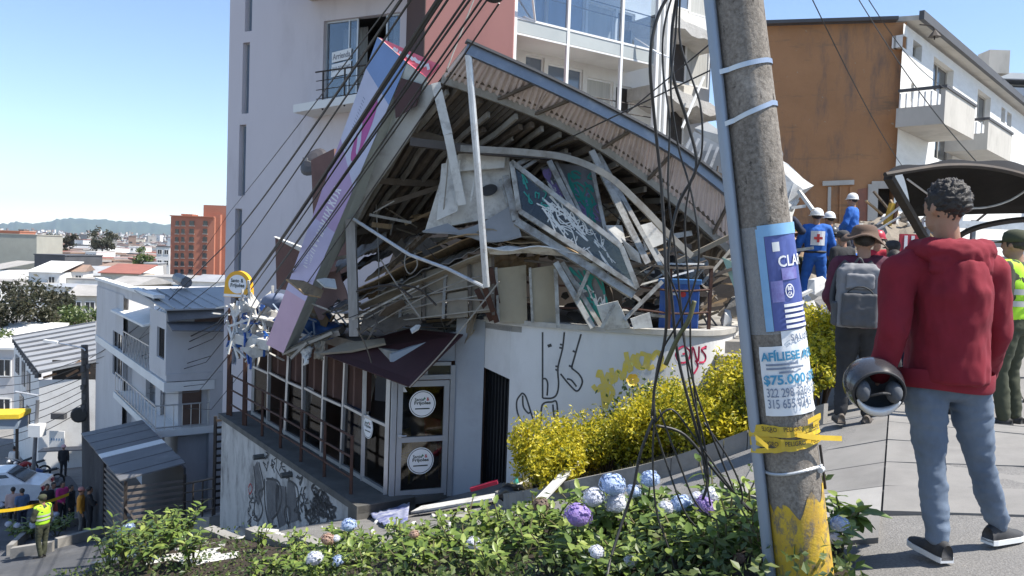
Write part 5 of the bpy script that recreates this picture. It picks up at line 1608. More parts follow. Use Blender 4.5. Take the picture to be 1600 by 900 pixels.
for a,b,w in (((858,252,13.1),(908,352,12.8),.09),((868,252,13.2),(916,352,12.9),.05),((924,236,12.9),(1012,412,12.5),.10),((934,240,13.0),(1040,430,12.6),.07),((946,262,12.9),(1000,388,12.7),.05),
    ((925,262,13.1),(948,372,12.8),.06),((868,410,12.6),(926,512,12.5),.09),((878,410,12.7),(940,512,12.6),.07),((868,420,12.7),(872,512,12.65),.06),((960,300,13),(1050,428,12.7),.06),
    ((900,470,12.4),(925,412,12.35),.06),((925,412,12.35),(1000,470,12.3),.05),((975,500,12.35),(1035,440,12.4),.06),((940,512,12.3),(960,475,12.3),.05),((800,262,13),(840,240,13.2),.07),((815,265,13),(850,242,13.2),.05)):
 bar('bent_mullion',a,b,w,M_ALUD)
for q in ([(1000,352,12.8),(1026,345,12.8),(1042,378,12.7),(1008,392,12.7)],[(945,352,12.8),(972,352,12.8),(978,378,12.7),(958,382,12.7)],[(970,372,12.6),(998,395,12.5),(1002,412,12.5),(985,405,12.6)],
          [(932,478,12.45),(965,470,12.4),(985,512,12.4),(945,516,12.5)],[(985,498,12.3),(1015,488,12.3),(1020,512,12.3),(990,514,12.3)],[(690,256,13.3),(720,250,13.3),(715,330,13.1),(682,345,13.2)],
          [(1080,208,16),(1130,248,15.5),(1128,275,15.5),(1072,232,16)],[(930,222,13.6),(975,232,13.6),(1010,262,13.5),(965,248,13.5)]):
 plate('plaster_board',q,M_PLAST,.03)
# slabs of blockwork tipped behind the roof
for k,q in enumerate(([(1062,240,15.5),(1085,205,15.5),(1135,232,15),(1130,272,15)],[(1085,200,15.8),(1105,190,15.8),(1140,215,15.3),(1135,240,15.3)])):
 plate('grey_slab',q,mat('grey_block_slab',(.42,.42,.40),(.32,.32,.31),rough=.9,scale=3),.2)
for k in range(5):
 f =k /5;bar('slab_rib',(1068 +f *52,246 +f *26 -4,15.2 -f *.4),(1082 +f *50,212 +f *22,15.2 -f *.4),.05,M_PLAST)
# tan ceiling boards folded down
def ripple(name,c00,c10,c01,c11,mt,nu=14,nv=4,amp=.12,th_=.02,seed=0):
 A,B,C_,D_ =[P(*p) for p in (c00,c10,c01,c11)]
 m =MB();m.grid(lambda a,b: lerp(lerp(A,B,a),lerp(C_,D_,a),b)+V(0,0,amp *mnoise.noise(V(a *3 +seed,b *2,seed))+amp *.8 *math.sin(a *math.pi)),nu,nv,th=th_)
 return m.build(name,mt,wr)
ripple('tan_board',(556,452,14.3),(790,352,13.1),(560,470,15.3),(800,372,14.4),M_TAN,amp=.08,seed=1)
ripple('tan_board',(570,440,14.8),(735,362,13.8),(590,420,16),(760,352,15),M_TAN,amp=.05,seed=2)
ripple('tan_board',(700,372,13.0),(905,398,12.6),(700,362,14.4),(890,372,13.9),M_TAN,amp=.15,seed=3)
ripple('edge_board',(560,478,14.0),(780,388,12.9),(566,484,14.3),(782,398,13.2),M_DUSTP,amp=.04,seed=4)
ripple('pale_board',(760,386,12.6),(950,408,12.3),(765,396,12.9),(940,412,12.7),M_PLAST,amp=.1,seed=5)
ripple('pale_board',(745,362,12.9),(860,382,12.6),(748,368,13.5),(868,392,13.2),M_DUSTP,amp=.08,seed=6)
# fallen ceiling grid: panel by panel
CQ =[P(596,446,14.4),P(770,392,13.2),P(772,492,12.95),P(590,505,14.0)]
cf =quadf(CQ,0,V(0,0,0))
for i in range(5):
 for j in range(2):
  x0,x1,y0,y1 =i /5 +.012,(i +1)/5 -.012,j /2 +.02,(j +1)/2 -.02
  m =MB();dz =V(0,rnd(-.04,.04),rnd(-.03,.03));m.plate([cf(x0,y0)+dz,cf(x1,y0)+dz,cf(x1,y1)+dz,cf(x0,y1)+dz],.015);m.build('ceiling_panel',M_DUSTP,wr)
for i in range(6):
 m =MB();m.beam(cf(i /5,0)-V(0,.03,0),cf(i /5 +rnd(-.02,.02),1)-V(0,.03,0),.05,.04,V(0,1,0));m.build('ceiling_runner',M_PURL if i in (1,3) else M_PURLD,wr)
for a,b in (((0,.5),(1,.48)),((.0,.72),(1,.66)),((.1,.98),(1,.9))):
 m =MB();m.beam(cf(*a)-V(0,.05,0),cf(*b)-V(0,.05,0),.02,.02);m.build('ceiling_wire',M_PURL,wr)
# beige boards standing behind the terrace railing
for u0,u1,d in ((773,822,13.1),(826,868,12.95)):
 plate('beige_panel',[(u0,420,d),(u1,414,d),(u1 +2,506,d),(u0 +6,502,d)],mat('beige_panel',(.36,.31,.22),(.28,.24,.17),rough=.6,scale=1.5,stain=(.16,.14,.1),stain_scale=1.5),.02)
 m =MB();m.plate([P(u0,418,d -.03),P(u0 +4,418,d -.03),P(u0 +8,504,d -.03),P(u0 +4,504,d -.03)],.03);m.build('panel_stile',M_ALUD,wr)
# maroon eave over the shop door
m =MB();m.plate([P(500,553,14.3),P(641,606,12.85),P(724,524,13.6),P(640,515,14.5)],.025);m.build('maroon_eave',M_MAROON,wr)
m =MB();m.plate([P(500,552,14.2),P(540,535,14.3),P(600,528,14.0),P(602,536,13.8),P(548,548,14.0)],.04);m.build('torn_fascia',M_DUSTP,wr)
# brown parapets of the shop's upper wall
plate('brown_parapet',[(430,372,17.5),(472,395,17.2),(478,455,17.2),(432,452,17.5)],M_BROWNP,.12)
plate('brown_parapet',[(486,250,16.5),(522,232,16.2),(526,340,16.0),(490,360,16.4)],M_BROWNP,.12)
plate('cream_coping',[(428,370,17.4),(470,386,17.1),(478,398,17.1),(440,378,17.4)],M_PLAST,.05)
plate('brown_parapet',[(470,395,16.6),(545,330,15.6),(550,420,15.4),(500,470,16.2)],M_BROWNP,.1)
ripple('bent_pink_sheet',(480,470,15.4),(530,420,14.8),(505,500,15.0),(545,470,14.6),mat('faded_rose_sheet',(.30,.20,.19),(.24,.16,.155),rough=.7,scale=2),amp=.2,seed=8)
# floor edge with rubble to the west
ripple('floor_edge',(440,552,15.2),(530,520,14.4),(450,540,17),(540,512,16),mat('torn_floor_edge',(.34,.31,.28),(.22,.2,.18),rough=.9,scale=4),12,4,.05,.1,9)
# many smaller laths, rods and strips in the cavity
rs =random.Random(29)
for k in range(150):
 zone =rs.random()
 if zone <.40: u,v,d =rs.uniform(505,760),0,rs.uniform(13.6,16.5);v =rs.uniform(470,525)-(u -505)*.22 *rs.random()
 elif zone <.75: u,v,d =rs.uniform(930,1140),rs.uniform(400,515),rs.uniform(12.9,15)
 else: u,v,d =rs.uniform(570,1050),rs.uniform(300,400),rs.uniform(13.8,17)
 a =P(u,v,d);L =rs.uniform(.3,1.4);an =rs.gauss(-.35,.5)
 b =a +V(math.cos(an)*L,rs.uniform(-.3,.3),-math.sin(an)*L *.7)
 if zone <.4: b =a +V(L *.9,rs.uniform(-.5,.2),L *rs.uniform(-.1,.5))
 m =MB();m.beam(a,b,rs.choice((.02,.03,.05,.09)),.02,V(rs.uniform(-1,1),1,0));m.build('broken_lath',rs.choice((M_PURL,M_PURLD,M_PURLD,M_ALUD,M_DUSTP,M_PLAST,M_TAN)),wr)
for k in range(46):
 u,d =rs.uniform(480,1140),rs.uniform(13.2,16.5);v =rs.uniform(440,520) if u <780 else rs.uniform(455,512)
 c =P(u,v,d);s =rs.uniform(.1,.42);R3 =Euler((rs.uniform(-1,1),rs.uniform(-1,1),rs.uniform(0,6))).to_matrix()
 m =MB();pts =[c +R3 @ V(s *math.cos(t)*rs.uniform(.6,1.2),s *math.sin(t)*rs.uniform(.5,1),0) for t in (0.3,1.5,2.6,3.9,5.2)];m.plate(pts,.025);m.build('broken_piece',rs.choice((M_PLAST,M_DUSTP,M_TAN,M_PURLD,M_SHEETD,M_SHEETD)),wr)
# crumpled sheets filling the space under the arch, and the second sagging layer
rs =random.Random(55)
def crumple(name,c,ax_,ay_,mt,amp,seed,corr=0,n=14):
 m =MB();m.grid(lambda a,b: c +ax_ *(a -.5)+ay_ *(b -.5)+V(.4,.6,1)*amp *(mnoise.noise(V(a *3.1 +seed,b *2.3,seed))+.5 *mnoise.noise(V(a *7 +seed,b *6,seed)))+V(0,0,.016 *(1 if int(a *corr) % 2 else -1) if corr else 0),max(n,corr),8,th=.012)
 return m.build(name,mt,wr)
M_SHG =mat('crumpled_grey_sheet',(.26,.25,.235),(.17,.16,.15),rough=.5,metal=.35,scale=3,stain=(.10,.08,.065),stain_scale=3)
crumple('sagging_sheet',P(640,432,14.6),P(770,366,13.6)-P(520,470,15.2),V(.2,1.3,.15),M_SHG,.16,1,30)
crumple('sagging_sheet',P(850,385,13.6),P(950,405,13)-P(755,352,14),V(.1,1.2,.2),M_SHG,.18,2,26)
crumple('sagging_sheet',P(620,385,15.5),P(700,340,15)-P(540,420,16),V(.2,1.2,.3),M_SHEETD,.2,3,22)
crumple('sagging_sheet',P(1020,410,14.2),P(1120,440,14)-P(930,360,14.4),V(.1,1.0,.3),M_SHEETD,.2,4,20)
for k in range(34):
 u =rs.uniform(560,1110);lo_v =300 if u >640 else 390;v =rs.uniform(lo_v,400) if k % 3 else rs.uniform(400,505);d =rs.uniform(13.4,16)
 if 690 <u <1010 and v <400: d =rs.uniform(14.2,16)
 an =rs.gauss(.3,.7);L =rs.uniform(.4,1.3);ax_ =V(math.cos(an)*L,rs.uniform(-.3,.3),math.sin(an)*L);ay_ =V(rs.uniform(-.3,.3),rs.uniform(.1,.5),rs.uniform(-.5,.3))
 crumple('crumpled_sheet',P(u,v,d),ax_,ay_,rs.choice((M_SHG,M_SHEETD,M_DUSTP,M_PLAST,M_TAN,M_PURLD)),rs.uniform(.1,.22),k *3.7)
for k in range(40):      # bent rods
 u =rs.uniform(520,1130);v =rs.uniform(300,505) if u >640 else rs.uniform(400,520);a =P(u,v,rs.uniform(12.8,14.5));L =rs.uniform(.4,1.3);an =rs.gauss(-.3,.6)
 b =a +V(math.cos(an)*L,rs.uniform(-.2,.2),math.sin(an)*L);m =MB();m.tube(smooth_line([a,lerp(a,b,.5)+V(rs.uniform(-.15,.15),0,rs.uniform(-.2,.2)),b],4),rs.choice((.008,.012,.018)),5);m.build('bent_rod',rs.choice((M_PURL,M_PURLD,M_IRON)),wr)
# thin hanging wires
for pts in ([(696,180,13),(700,250,13),(693,330,13.2)],[(640,380,13.5),(632,410,13.4),(640,428,13.4),(652,415,13.4),(648,395,13.4)],[(560,505,14),(640,460,13.4),(700,430,13)],[(565,520,13.8),(650,470,13.3),(720,440,12.9),(760,430,12.6)],
   [(590,500,14),(690,470,13.2),(770,470,12.8)],[(740,0,13),(690,130,12.5)],[(588,320,15),(592,420,14.4),(590,510,14.2)],[(640,605,12.8),(700,540,12.3),(780,440,11.9)]):
 m =MB();m.tube(smooth_line([P(*p) for p in pts],5),.012,5);m.build('dangling_wire',M_PURL,wr)

# terrace railing on the curved wall
rl_ =empty('terrace_railing',P(960,515,12.5),'rusty iron railing bent along the top of the curved wall','railing')
def onrail(u,v,inset=.12):
 h =onwall(u,v,-inset);return h[0] if h else P(u,v,12.9)
for u,dv in ((833,0),(940,4),(1047,8),(1117,4)):
 a =onrail(u,515);m =MB();m.beam(V(a.x,a.y,ZW +.08),V(a.x,a.y,ZW +1.07),.06,.05);m.build('post',M_RUST,rl_)
for z,r in ((1.08,.03),(.72,.02),(.36,.02)):
 pts =[onrail(u,515) for u in range(812,1122,16)]
 m =MB();sag =lambda i: -.03 *math.sin(i *.5)
 if r == .03: sweep(m,[V(p.x,p.y,ZW +z +sag(i)) for i,p in enumerate(pts)],.12,.035)
 else: m.tube([V(p.x,p.y,ZW +z +sag(i)) for i,p in enumerate(pts)],r,6)
 m.build('rail',M_RUST if r != .03 else M_PURLD,rl_)
for a,b in (((757,448,12.6),(776,502,13.1)),((766,418,13.0),(783,500,13.2)),((745,452,13.0),(768,500,13.2))):
 m =MB();m.beam(P(*a),P(*b),.09,.07,V(0,1,0));m.build('post',M_RUST,rl_)

# ---- loose things on the terrace and the western edge
cb =empty('blue_container',P(1064,515,12.9),'bright blue plastic crate-like container behind the terrace railing','container')
c0 =P(1030,515,12.95);c1 =P(1098,515,12.95);hgt =P(1060,437,12.95).z -c0.z
rotc =Matrix.Rotation(-.25,3,'Z');cc =V((c0.x +c1.x)/2,13.15,ZW -.02)
M_BLUEP =mat('blue_plastic',(.02,.11,.42),(.018,.09,.35),rough=.4,scale=2,stain=(.08,.14,.3),stain_scale=3)
m =MB();m.box(cc +V(0,0,hgt /2),(.62,.5,hgt),rotc);m.build('body',M_BLUEP,cb)
m =MB();m.box(cc +V(0,0,hgt +.02),(.68,.56,.07),rotc);m.build('lid',mat('light_blue_lid',(.06,.20,.5),rough=.4),cb)
for x in (-.22,-.07,.08,.23):
 m =MB();m.box(cc +rotc @ V(x,-.26,0)+V(0,0,hgt /2),(.03,.02,hgt *.9),rotc);m.build('rib',M_BLUEP,cb)
m =MB();o =cc +rotc @ V(-.12,-.275,0)+V(0,0,hgt *.78);rx_ =rotc @ V(1,0,0)
m.add([o +rx_ *(.05 *math.cos(t)+.18)+V(0,0,.05 *math.sin(t)) for t in [k *.5236 for k in range(12)]],[tuple(range(12))],0);m.add([o +rx_ *-.1 +V(0,0,-.02),o +rx_ *.1 +V(0,0,-.02),o +rx_ *.1 +V(0,0,.02),o +rx_ *-.1 +V(0,0,.02)],[(0,1,2,3)],1)
m.build('emblem',[mat('red_emblem',(.5,.03,.03),rough=.5),M_WFRAME],cb)
# satellite dish on the tower side
ds =empty('satellite_dish',P(500,262,17.5),'dark satellite dish fixed beside the tower wall','satellite dish')
m =MB();m.lathe(P(490,253,17.5),[(.36,.0),(.30,.05),(.18,.09),(.03,.11)],20,V(-.45,-.75,.45));m.build('reflector',mat('dark_dish',(.05,.045,.045),(.08,.07,.07),rough=.6),ds)
m =MB();m.tube([P(493,256,17.4),P(478,250,16.9)],.015,5);m.box(P(477,249,16.88),(.09,.09,.07));m.build('feed_arm',M_STEELG,ds)
m =MB();m.tube([P(495,256,17.6),P(500,285,17.6)],.03,6);m.build('mast',M_STEELG,ds)
# round-topped yellow shop sign
ysg =empty('yellow_sign',P(371,470,18.6),'round topped yellow and white shop sign on a post at the terrace end','sign')
yc =P(371,446,18.6);r_ =.34
arch =[yc +V(r_ *math.cos(t),0,r_ *math.sin(t)) for t in [math.pi *k /18 for k in range(19)]]+[yc +V(-r_ *1.08,0,-.28),yc +V(r_ *1.08,0,-.28)]
rotY =lambda p: yc +Matrix.Rotation(-.25,3,'Z') @ (p -yc)
m =MB();m.prism([rotY(p) for p in arch],V(.03,.12,0));m.build('sign_board',mat('yellow_sign',(.80,.42,.02),(.75,.36,.02),rough=.5),ysg)
m =MB();m.add([rotY(yc +V(.24 *math.cos(t),-.004,.03 +.22 *math.sin(t))) for t in [k *math.pi /12 for k in range(24)]],[tuple(range(24))],0)
m.add([rotY(yc +V(x,-.004,z)) for x,z in ((-.36,-.27),(.36,-.27),(.36,-.21),(-.36,-.21))],[(0,1,2,3)],0)
put_text(m,'Santo',lambda x,y: rotY(yc +V(-.17 +x,-.008,.07 +y)),.22,.09,.03,1);put_text(m,'&',lambda x,y: rotY(yc +V(.09 +x,-.008,.07 +y)),.07,.09,.03,1)
put_text(m,'Frijoles',lambda x,y: rotY(yc +V(-.18 +x,-.008,-.07 +y)),.37,.12,.03,1)
m.build('sign_face',[MATS['white_vinyl'],MATS['dark_print']],ysg)
m =MB();m.tube([P(371,460,18.7),P(373,560,18.9)],.04,6);m.build('post',M_IRON,ysg)
# white rubble slab and junk at the terrace corner
jk =empty('white_junk_pile',P(395,552,17.8),'sunlit heap of white broken slab, frames and plastic at the terrace corner','rubble')
plate('slab',[(362,536,17.6),(420,548,16.9),(425,535,17.6),(372,525,18.4)],M_PLAST,.22,jk)
rs =random.Random(41)
for k in range(64):
 u,v =rs.gauss(394,17),rs.uniform(472,545);d =rs.uniform(17.0,18.2)
 c =P(u,v,d);s =rs.uniform(.08,.3);R3 =Euler((rs.uniform(-2,2),rs.uniform(-2,2),rs.uniform(0,6))).to_matrix()
 m =MB()
 if k % 2: m.beam(c,c +R3 @ V(rs.uniform(.3,.9),0,0),.05,.03)
 else: m.plate([c +R3 @ V(s *math.cos(t)*rs.uniform(.6,1.2),s *math.sin(t),0) for t in (0,1.2,2.5,3.6,5)],.03)
 m.build('broken_piece',M_PLAST if k % 5 else M_BLUEP,jk)
for a,b in (((357,510,17.6),(372,560,17.6)),((357,510,17.6),(395,497,17.6)),((362,480,17.8),(372,520,17.7)),((372,470,17.8),(364,530,17.7)),((405,480,17.5),(415,515,17.4))):
 m =MB();m.beam(P(*a),P(*b),.05,.05);m.build('white_bar',M_WFRAME,jk)
bt =empty('blue_tarpaulin',P(480,515,15.5),'crumpled blue plastic and cloth bundle on the broken floor edge','tarpaulin')
for k,(u,v,r) in enumerate(((455,497,.3),(478,505,.34),(500,500,.28),(512,515,.3),(465,480,.22),(432,470,.25))):
 c =P(u,v,15.6);m =MB();m.ball(c,r,14,9)
 for i,p in enumerate(m.v):
  q =(p -c);m.v[i]=c +V(q.x,q.y,q.z *.62)*(1 +.35 *mnoise.noise(p *5)+.2 *mnoise.noise(p *13))
 m.build('fold',mat('blue_tarp',(.03,.09,.30),(.05,.14,.36),rough=.5,scale=6) if k <5 else mat('grey_blue_cloth',(.16,.19,.28),rough=.8),bt,smooth=True)
for k in range(14):
 u,v =rs.uniform(425,520),rs.uniform(462,520);a =P(u,v,15.2);m =MB();m.tube([a,a +V(rs.uniform(-.3,.5),rs.uniform(-.1,.1),rs.uniform(-.5,.1))],.018,5);m.build('blue_tube',mat('pale_blue_tube',(.35,.42,.52),rough=.5),bt)
ts =empty('torn_sheeting',P(455,560,14.6),'torn pale insulation and cloth hanging from the broken floor edge','debris')
for k,q in enumerate(([(448,545,14.6),(520,515,14.4),(515,528,14.4),(455,556,14.5)],[(470,545,14.4),(490,540,14.4),(486,555,14.3),(476,575,14.3)],[(492,535,14.3),(508,532,14.3),(506,562,14.2),(490,560,14.2)],[(440,548,14.7),(475,538,14.6),(470,552,14.5),(450,556,14.6)])):
 m =MB();Q_ =[P(*p) for p in q];m.grid(lambda a,b: lerp(lerp(Q_[0],Q_[1],a),lerp(Q_[3],Q_[2],a),b)+V(.05 *mnoise.noise(V(a *4,b *4,k)),.1 *mnoise.noise(V(a *5,b *5,k +9)),.05 *mnoise.noise(V(a *4,b *3,k +5))),8,8,th=.01)
 m.build('torn_sheet',M_DUSTP if k != 1 else M_PLAST,ts,smooth=True)
for a,b in (((455,560,14.4),(480,535,14.3)),((445,552,14.5),(520,520,14.2)),((468,470,14.8),(510,410,14.4)),((500,410,14.5),(470,460,14.8)),((520,405,14.4),(545,400,14.0))):
 m =MB();m.beam(P(*a),P(*b),.05,.05);m.build('white_bar',M_PURL,ts)

# ------------------------------------------------------------------ the orange walled apartment block
def orange_mat():
 m,nt,b =new_mat('rusty_orange_bitumen_wall')
 vec =coords(nt)
 f =noise_fac(nt,vec,.6,9,.7,.3,.7)
 a =mixc(nt,f,(0.42,0.215,0.10),(0.33,0.165,0.075))
 f2 =noise_fac(nt,coords(nt,(1.6,1.6,.35)),1.1,9,.72,.50,.68)
 a =mixc(nt,f2,a,(0.17,0.115,0.085))
 f3 =noise_fac(nt,coords(nt,(1,1,1)),7,4,.6,.68,.74)
 a =mixc(nt,f3,a,(0.36,0.30,0.22))
 f4 =noise_fac(nt,coords(nt,(.4,.4,2.2)),.9,6,.7,.56,.68)
 a =mixc(nt,f4,a,(0.20,0.13,0.08))
 nt.links.new(a,b.inputs['Base Color']);b.inputs['Roughness'].default_value =.85
 bump(nt,b,noise_fac(nt,vec,5,8,.7,.2,.8),.4,.03)
 return m
M_ORANGE =orange_mat()
M_WBRICK =mat('whitewashed_brick',(0.76,0.75,0.72),(0.66,0.65,0.62),rough=.8,scale=1.5,stretch=(1,1,4),bumps=.6,bscale=9,bdist=.02)
M_BALC =mat('weathered_balcony_concrete',(0.52,0.49,0.44),(0.42,0.395,0.35),rough=.85,scale=1.2,stain=(.28,.26,.23),stain_scale=1,stretch=(1,1,.5))
ob =empty('orange_apartment_block',P(1395,420,24),'apartment block with rusty orange blind wall and white balconied front','building')
KN =plan(1397,24);KL =plan(1175,24.9);KF =plan(1592,37.9)
ux2 =(KN -KL).normalized();nO =V(ux2.y,-ux2.x,0);nO =nO if nO.y <0 else -nO
fx2 =(KF -KN).normalized();nW =V(fx2.y,-fx2.x,0);nW =nW if nW.y <0 else -nW
zO =P(1397,34,24).z
def onO(u,v,off=0.0): return hit(u,v,KN +nO *off,nO)
def onW(u,v,off=0.0): return hit(u,v,KN +nW *off,nW)
OL =(KN -KL).length
def oh(u0,v0,u1,v1):
 a,b =onO(u0,v0),onO(u1,v1);x0 =(a -KL).dot(ux2);x1 =(b -KL).dot(ux2);return (x0,b.z +3,x1,a.z +3)
dh =oh(1367,292,1400,372);dh =(dh[0],dh[1],OL -.12,dh[3])
m =MB();holed(m,V(KL.x,KL.y,-3),ux2,zO +3,OL,[dh],.5,nO);m.build('blind_wall',M_ORANGE,ob)
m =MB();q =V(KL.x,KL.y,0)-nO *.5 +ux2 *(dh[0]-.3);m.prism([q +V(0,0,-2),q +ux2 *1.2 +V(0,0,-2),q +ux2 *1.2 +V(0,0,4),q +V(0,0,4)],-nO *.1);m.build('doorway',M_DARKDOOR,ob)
m =MB();
for a,b,w in (((1364,288),(1362,378),.28),((1362,289),(1398,289),.22)):
 m.beam(onO(*a,.03),onO(*b,.03),w,.12,nO)
m.build('door_surround',M_BALC,ob)
m =MB();m.beam(onO(1285,287,.03),onO(1334,285,.03),.16,.14);m.build('lintel',M_BALC,ob)
for u in (1296,1313,1330):
 m =MB();m.beam(onO(u,292,.02),onO(u -2,400,.02),.09 if u != 1313 else .05,.1,nO);m.build('pilaster',M_BALC if u == 1296 else M_ORANGE,ob)
m =MB();m.prism([onO(1340,296,.005),onO(1362,292,.005),onO(1360,378,.005),onO(1342,380,.005)],nO *.01);m.build('brick_patch',mat('bare_red_brick',(.33,.14,.09),(.24,.12,.09),rough=.9,scale=6),ob)
m =MB();m.beam(onO(1178,37,.1),onO(1402,30,.1),.35,.1);m.build('wall_coping',M_DARKCLAD,ob)
WW =(KF -KN).length
def wh(u0,v0,u1,v1):
 a,b =onW((u0),v0),onW(u1,v1);am =onW((u0 +u1)/2,v0);bm_ =onW((u0 +u1)/2,v1)
 return ((a -KN).dot(fx2),bm_.z +4,(b -KN).dot(fx2),am.z +4)
hw =[wh(1411,56,1417,76),wh(1427,66,1440,93),wh(1424,130,1427,160),wh(1410,174,1436,206),wh(1459,98,1488,150),wh(1528,145,1546,195),wh(1462,203,1488,252),wh(1524,236,1546,262),wh(1563,256,1575,275),wh(1565,168,1570,192),wh(1574,176,1580,198)]
m =MB();holed(m,V(KN.x,KN.y,-4),fx2,zO +4 -.1,WW,hw,.3,nW);m.build('front_wall',M_WBRICK,ob)
for i,h in enumerate(hw):
 o =V(KN.x,KN.y,-4)+fx2 *h[0]+V(0,0,h[1])
 window(ob,o,fx2,h[2]-h[0],h[3]-h[1],nW,M_DARKWIN,M_WFRAME if i in (3,8) else M_BALC,.06,bars_x=(.5,) if i in (3,4,5,6) else (),inset=.22)
# eaves and roof
m =MB();a =V(KN.x,KN.y,zO);
m.prism([a +nW *.35 -fx2 *.05,a +nW *.35 +fx2 *(WW +.3),a -nW *6 +fx2 *(WW +.3)+V(0,0,.6),a -nW *6 -fx2 *.05 +V(0,0,.6)],V(0,0,.14));m.build('eaves',M_BALC,ob)
m =MB();m.beam(a +nW *.42 -fx2 *.1 +V(0,0,.12),a +nW *.42 +fx2 *(WW +.3)+V(0,0,.12),.14,.26);m.build('eaves_board',M_DARKCLAD,ob)
m =MB();c =onW(1552,100,.1);m.box(c,(.8,.8,.9));m.build('chimney',M_BALC,ob)
lp =MB();p0 =onW(1460,62,.8);lp.tube(smooth_line([p0,p0 +V(-.05,0,.35),p0 +V(-.45,0,.42)],4),.02,5);lp.lathe(p0 +V(0,-.0,.08),[(.18,0),(.05,.16),(.02,.2)],8);lp.build('roof_lamp',M_IRON,ob)
# balconies
def balcony(s0,s1,z0,z1,out,parent):
 o =V(KN.x,KN.y,0)+fx2 *s0
 L =s1 -s0
 m =MB();m.prism([o +nW *.01 +V(0,0,z0),o +fx2 *L +nW *.01 +V(0,0,z0),o +fx2 *L +nW *out +V(0,0,z0),o +nW *out +V(0,0,z0)],V(0,0,.18));b =m.build('balcony',M_BALC,parent)
 m =MB();m.prism([o +nW *out +V(0,0,z0 +.18),o +fx2 *L +nW *out +V(0,0,z0 +.18),o +fx2 *L +nW *(out -.12)+V(0,0,z0 +.18),o +nW *(out -.12)+V(0,0,z0 +.18)],V(0,0,z1 -z0 -.18));m.build('parapet',M_BALC,b)
 m =MB();m.prism([o +nW *.01 +V(0,0,z0 +.18),o +nW *(out -.12)+V(0,0,z0 +.18),o +nW *(out -.12)+V(0,0,z0 +.55),o +nW *.01 +V(0,0,z0 +.55)],fx2 *.1);m.build('side_parapet',M_BALC,b)
 m =MB()
 for k in range(7): m.beam(o +nW *(.1 +k *(out -.3)/6)+V(0,0,z0 +.55),o +nW *(.1 +k *(out -.3)/6)+V(0,0,z1 -.05),.05,.03)
 m.build('side_rail',M_WFRAME,b)
 m =MB();m.beam(o +nW *(out -.06)+V(0,0,z1 +.04)-fx2 *.05,o +fx2 *(L +.05)+nW *(out -.06)+V(0,0,z1 +.04),.2,.08);m.beam(o +nW *.05 +V(0,0,z1 +.04),o +nW *(out -.1)+V(0,0,z1 +.04),.1,.08);m.build('handrail',M_DARKCLAD,b)
for (uA,uB,vt,vb,out) in ((1478,1526,137,195,1.3),(1545,1583,187,235,1.3)):
 pA,pB =onW(uA,vt,out),onW(uB,vt,out)
 balcony((pA -KN).dot(fx2),(pB -KN).dot(fx2),onW(uA,vb,out).z,pA.z,out,ob)
far =P(1568,200,90)
ft =empty('grey_highrise',V(far.x,90,-2),'pale blue grey high-rise at the right edge behind the balconied block','building')
m =MB();bx_px(m,1540,135,1680,450,90,18);m.build('wall',mat('pale_blue_grey',(.48,.50,.53),(.42,.44,.47),rough=.8,scale=.3),ft)
m =MB();bx_px(m,1533,112,1640,136,92,14);m.build('top_storey',M_WHITE,ft)
m =MB();bx_px(m,1556,122,1690,128,89.6,16);m.build('cornice',M_STEELG,ft)
for r in range(9):
 for c_ in range(4):
  p =P(1560 +c_ *14,155 +r *16,89.95);m =MB();m.box(p,(.62,.1,.75));m.build('window',mat('blue_pane',(.10,.16,.26),rough=.1),ft)

# ------------------------------------------------------------------ rubble at the end of the footpath
def chunk(mb,c,s,rs,flat=.7):
 R3 =Euler((rs.uniform(-3,3),rs.uniform(-3,3),rs.uniform(-3,3))).to_matrix()
 b =bmesh.new();bmesh.ops.create_icosphere(b,subdivisions=1,radius=1)
 vs_ =[c +R3 @ V(v.co.x *s *rs.uniform(.7,1.2),v.co.y *s *rs.uniform(.6,1.1),v.co.z *s *flat *rs.uniform(.5,1.2)) for v in b.verts]
 b.verts.index_update();fs =[tuple(v.index for v in f.verts) for f in b.faces];b.free()
 mb.add(vs_,fs)
rs =random.Random(77)
M_RUB =mat('beige_rubble',(.27,.23,.18),(.18,.155,.125),rough=.95,scale=5,bumps=.6,bscale=25,bdist=.01)
M_RUBG =mat('grey_rubble',(.27,.26,.245),(.18,.175,.165),rough=.95,scale=5,bumps=.6,bscale=25,bdist=.01)
mb =MB()
# the heap itself: one uneven mound of small stuff
mb.grid(lambda a,b: (lambda x,y: V(x,y,gz(x,y)+max(0,(1.75 *math.exp(-((x -9.3)/2.6) ** 2 -((y -19.8)/2.6) ** 2)+.75 *math.exp(-((x -6.0)/1.6) ** 2 -((y -17.2)/1.9) ** 2))+.22 *mnoise.noise(V(x *1.8,y *1.8,0))+.12 *mnoise.noise(V(x *5,y *5,0))-.12)))(4.3 +a *9,13.5 +b *9),60,60)
mb.build('rubble',M_RUB,label='mound of crushed masonry and dust where the rescuers stand',cat='rubble',kind='stuff')
def rub_z(x,y):
 return gz(x,y)+max(0,(1.75 *math.exp(-((x -9.3)/2.6) ** 2 -((y -19.8)/2.6) ** 2)+.75 *math.exp(-((x -6.0)/1.6) ** 2 -((y -17.2)/1.9) ** 2))-.12)
for k in range(110):
 x,y =(rs.gauss(9.2,1.7),rs.gauss(19.0,1.5)) if k % 2 else (rs.gauss(5.8,1.1),rs.gauss(15.8,1.5))
 if y <12.8 and x <5: continue
 s =rs.uniform(.06,.22) if k % 9 else rs.uniform(.25,.4)
 m =MB();chunk(m,V(x,y,rub_z(x,y)+s *.3),s,rs);m.build('masonry_chunk',rs.choice((M_RUB,M_RUBG,M_PLAST)),label='broken masonry chunk lying on the rescue rubble heap',cat='rubble chunk',group='masonry chunks on the rubble heap')
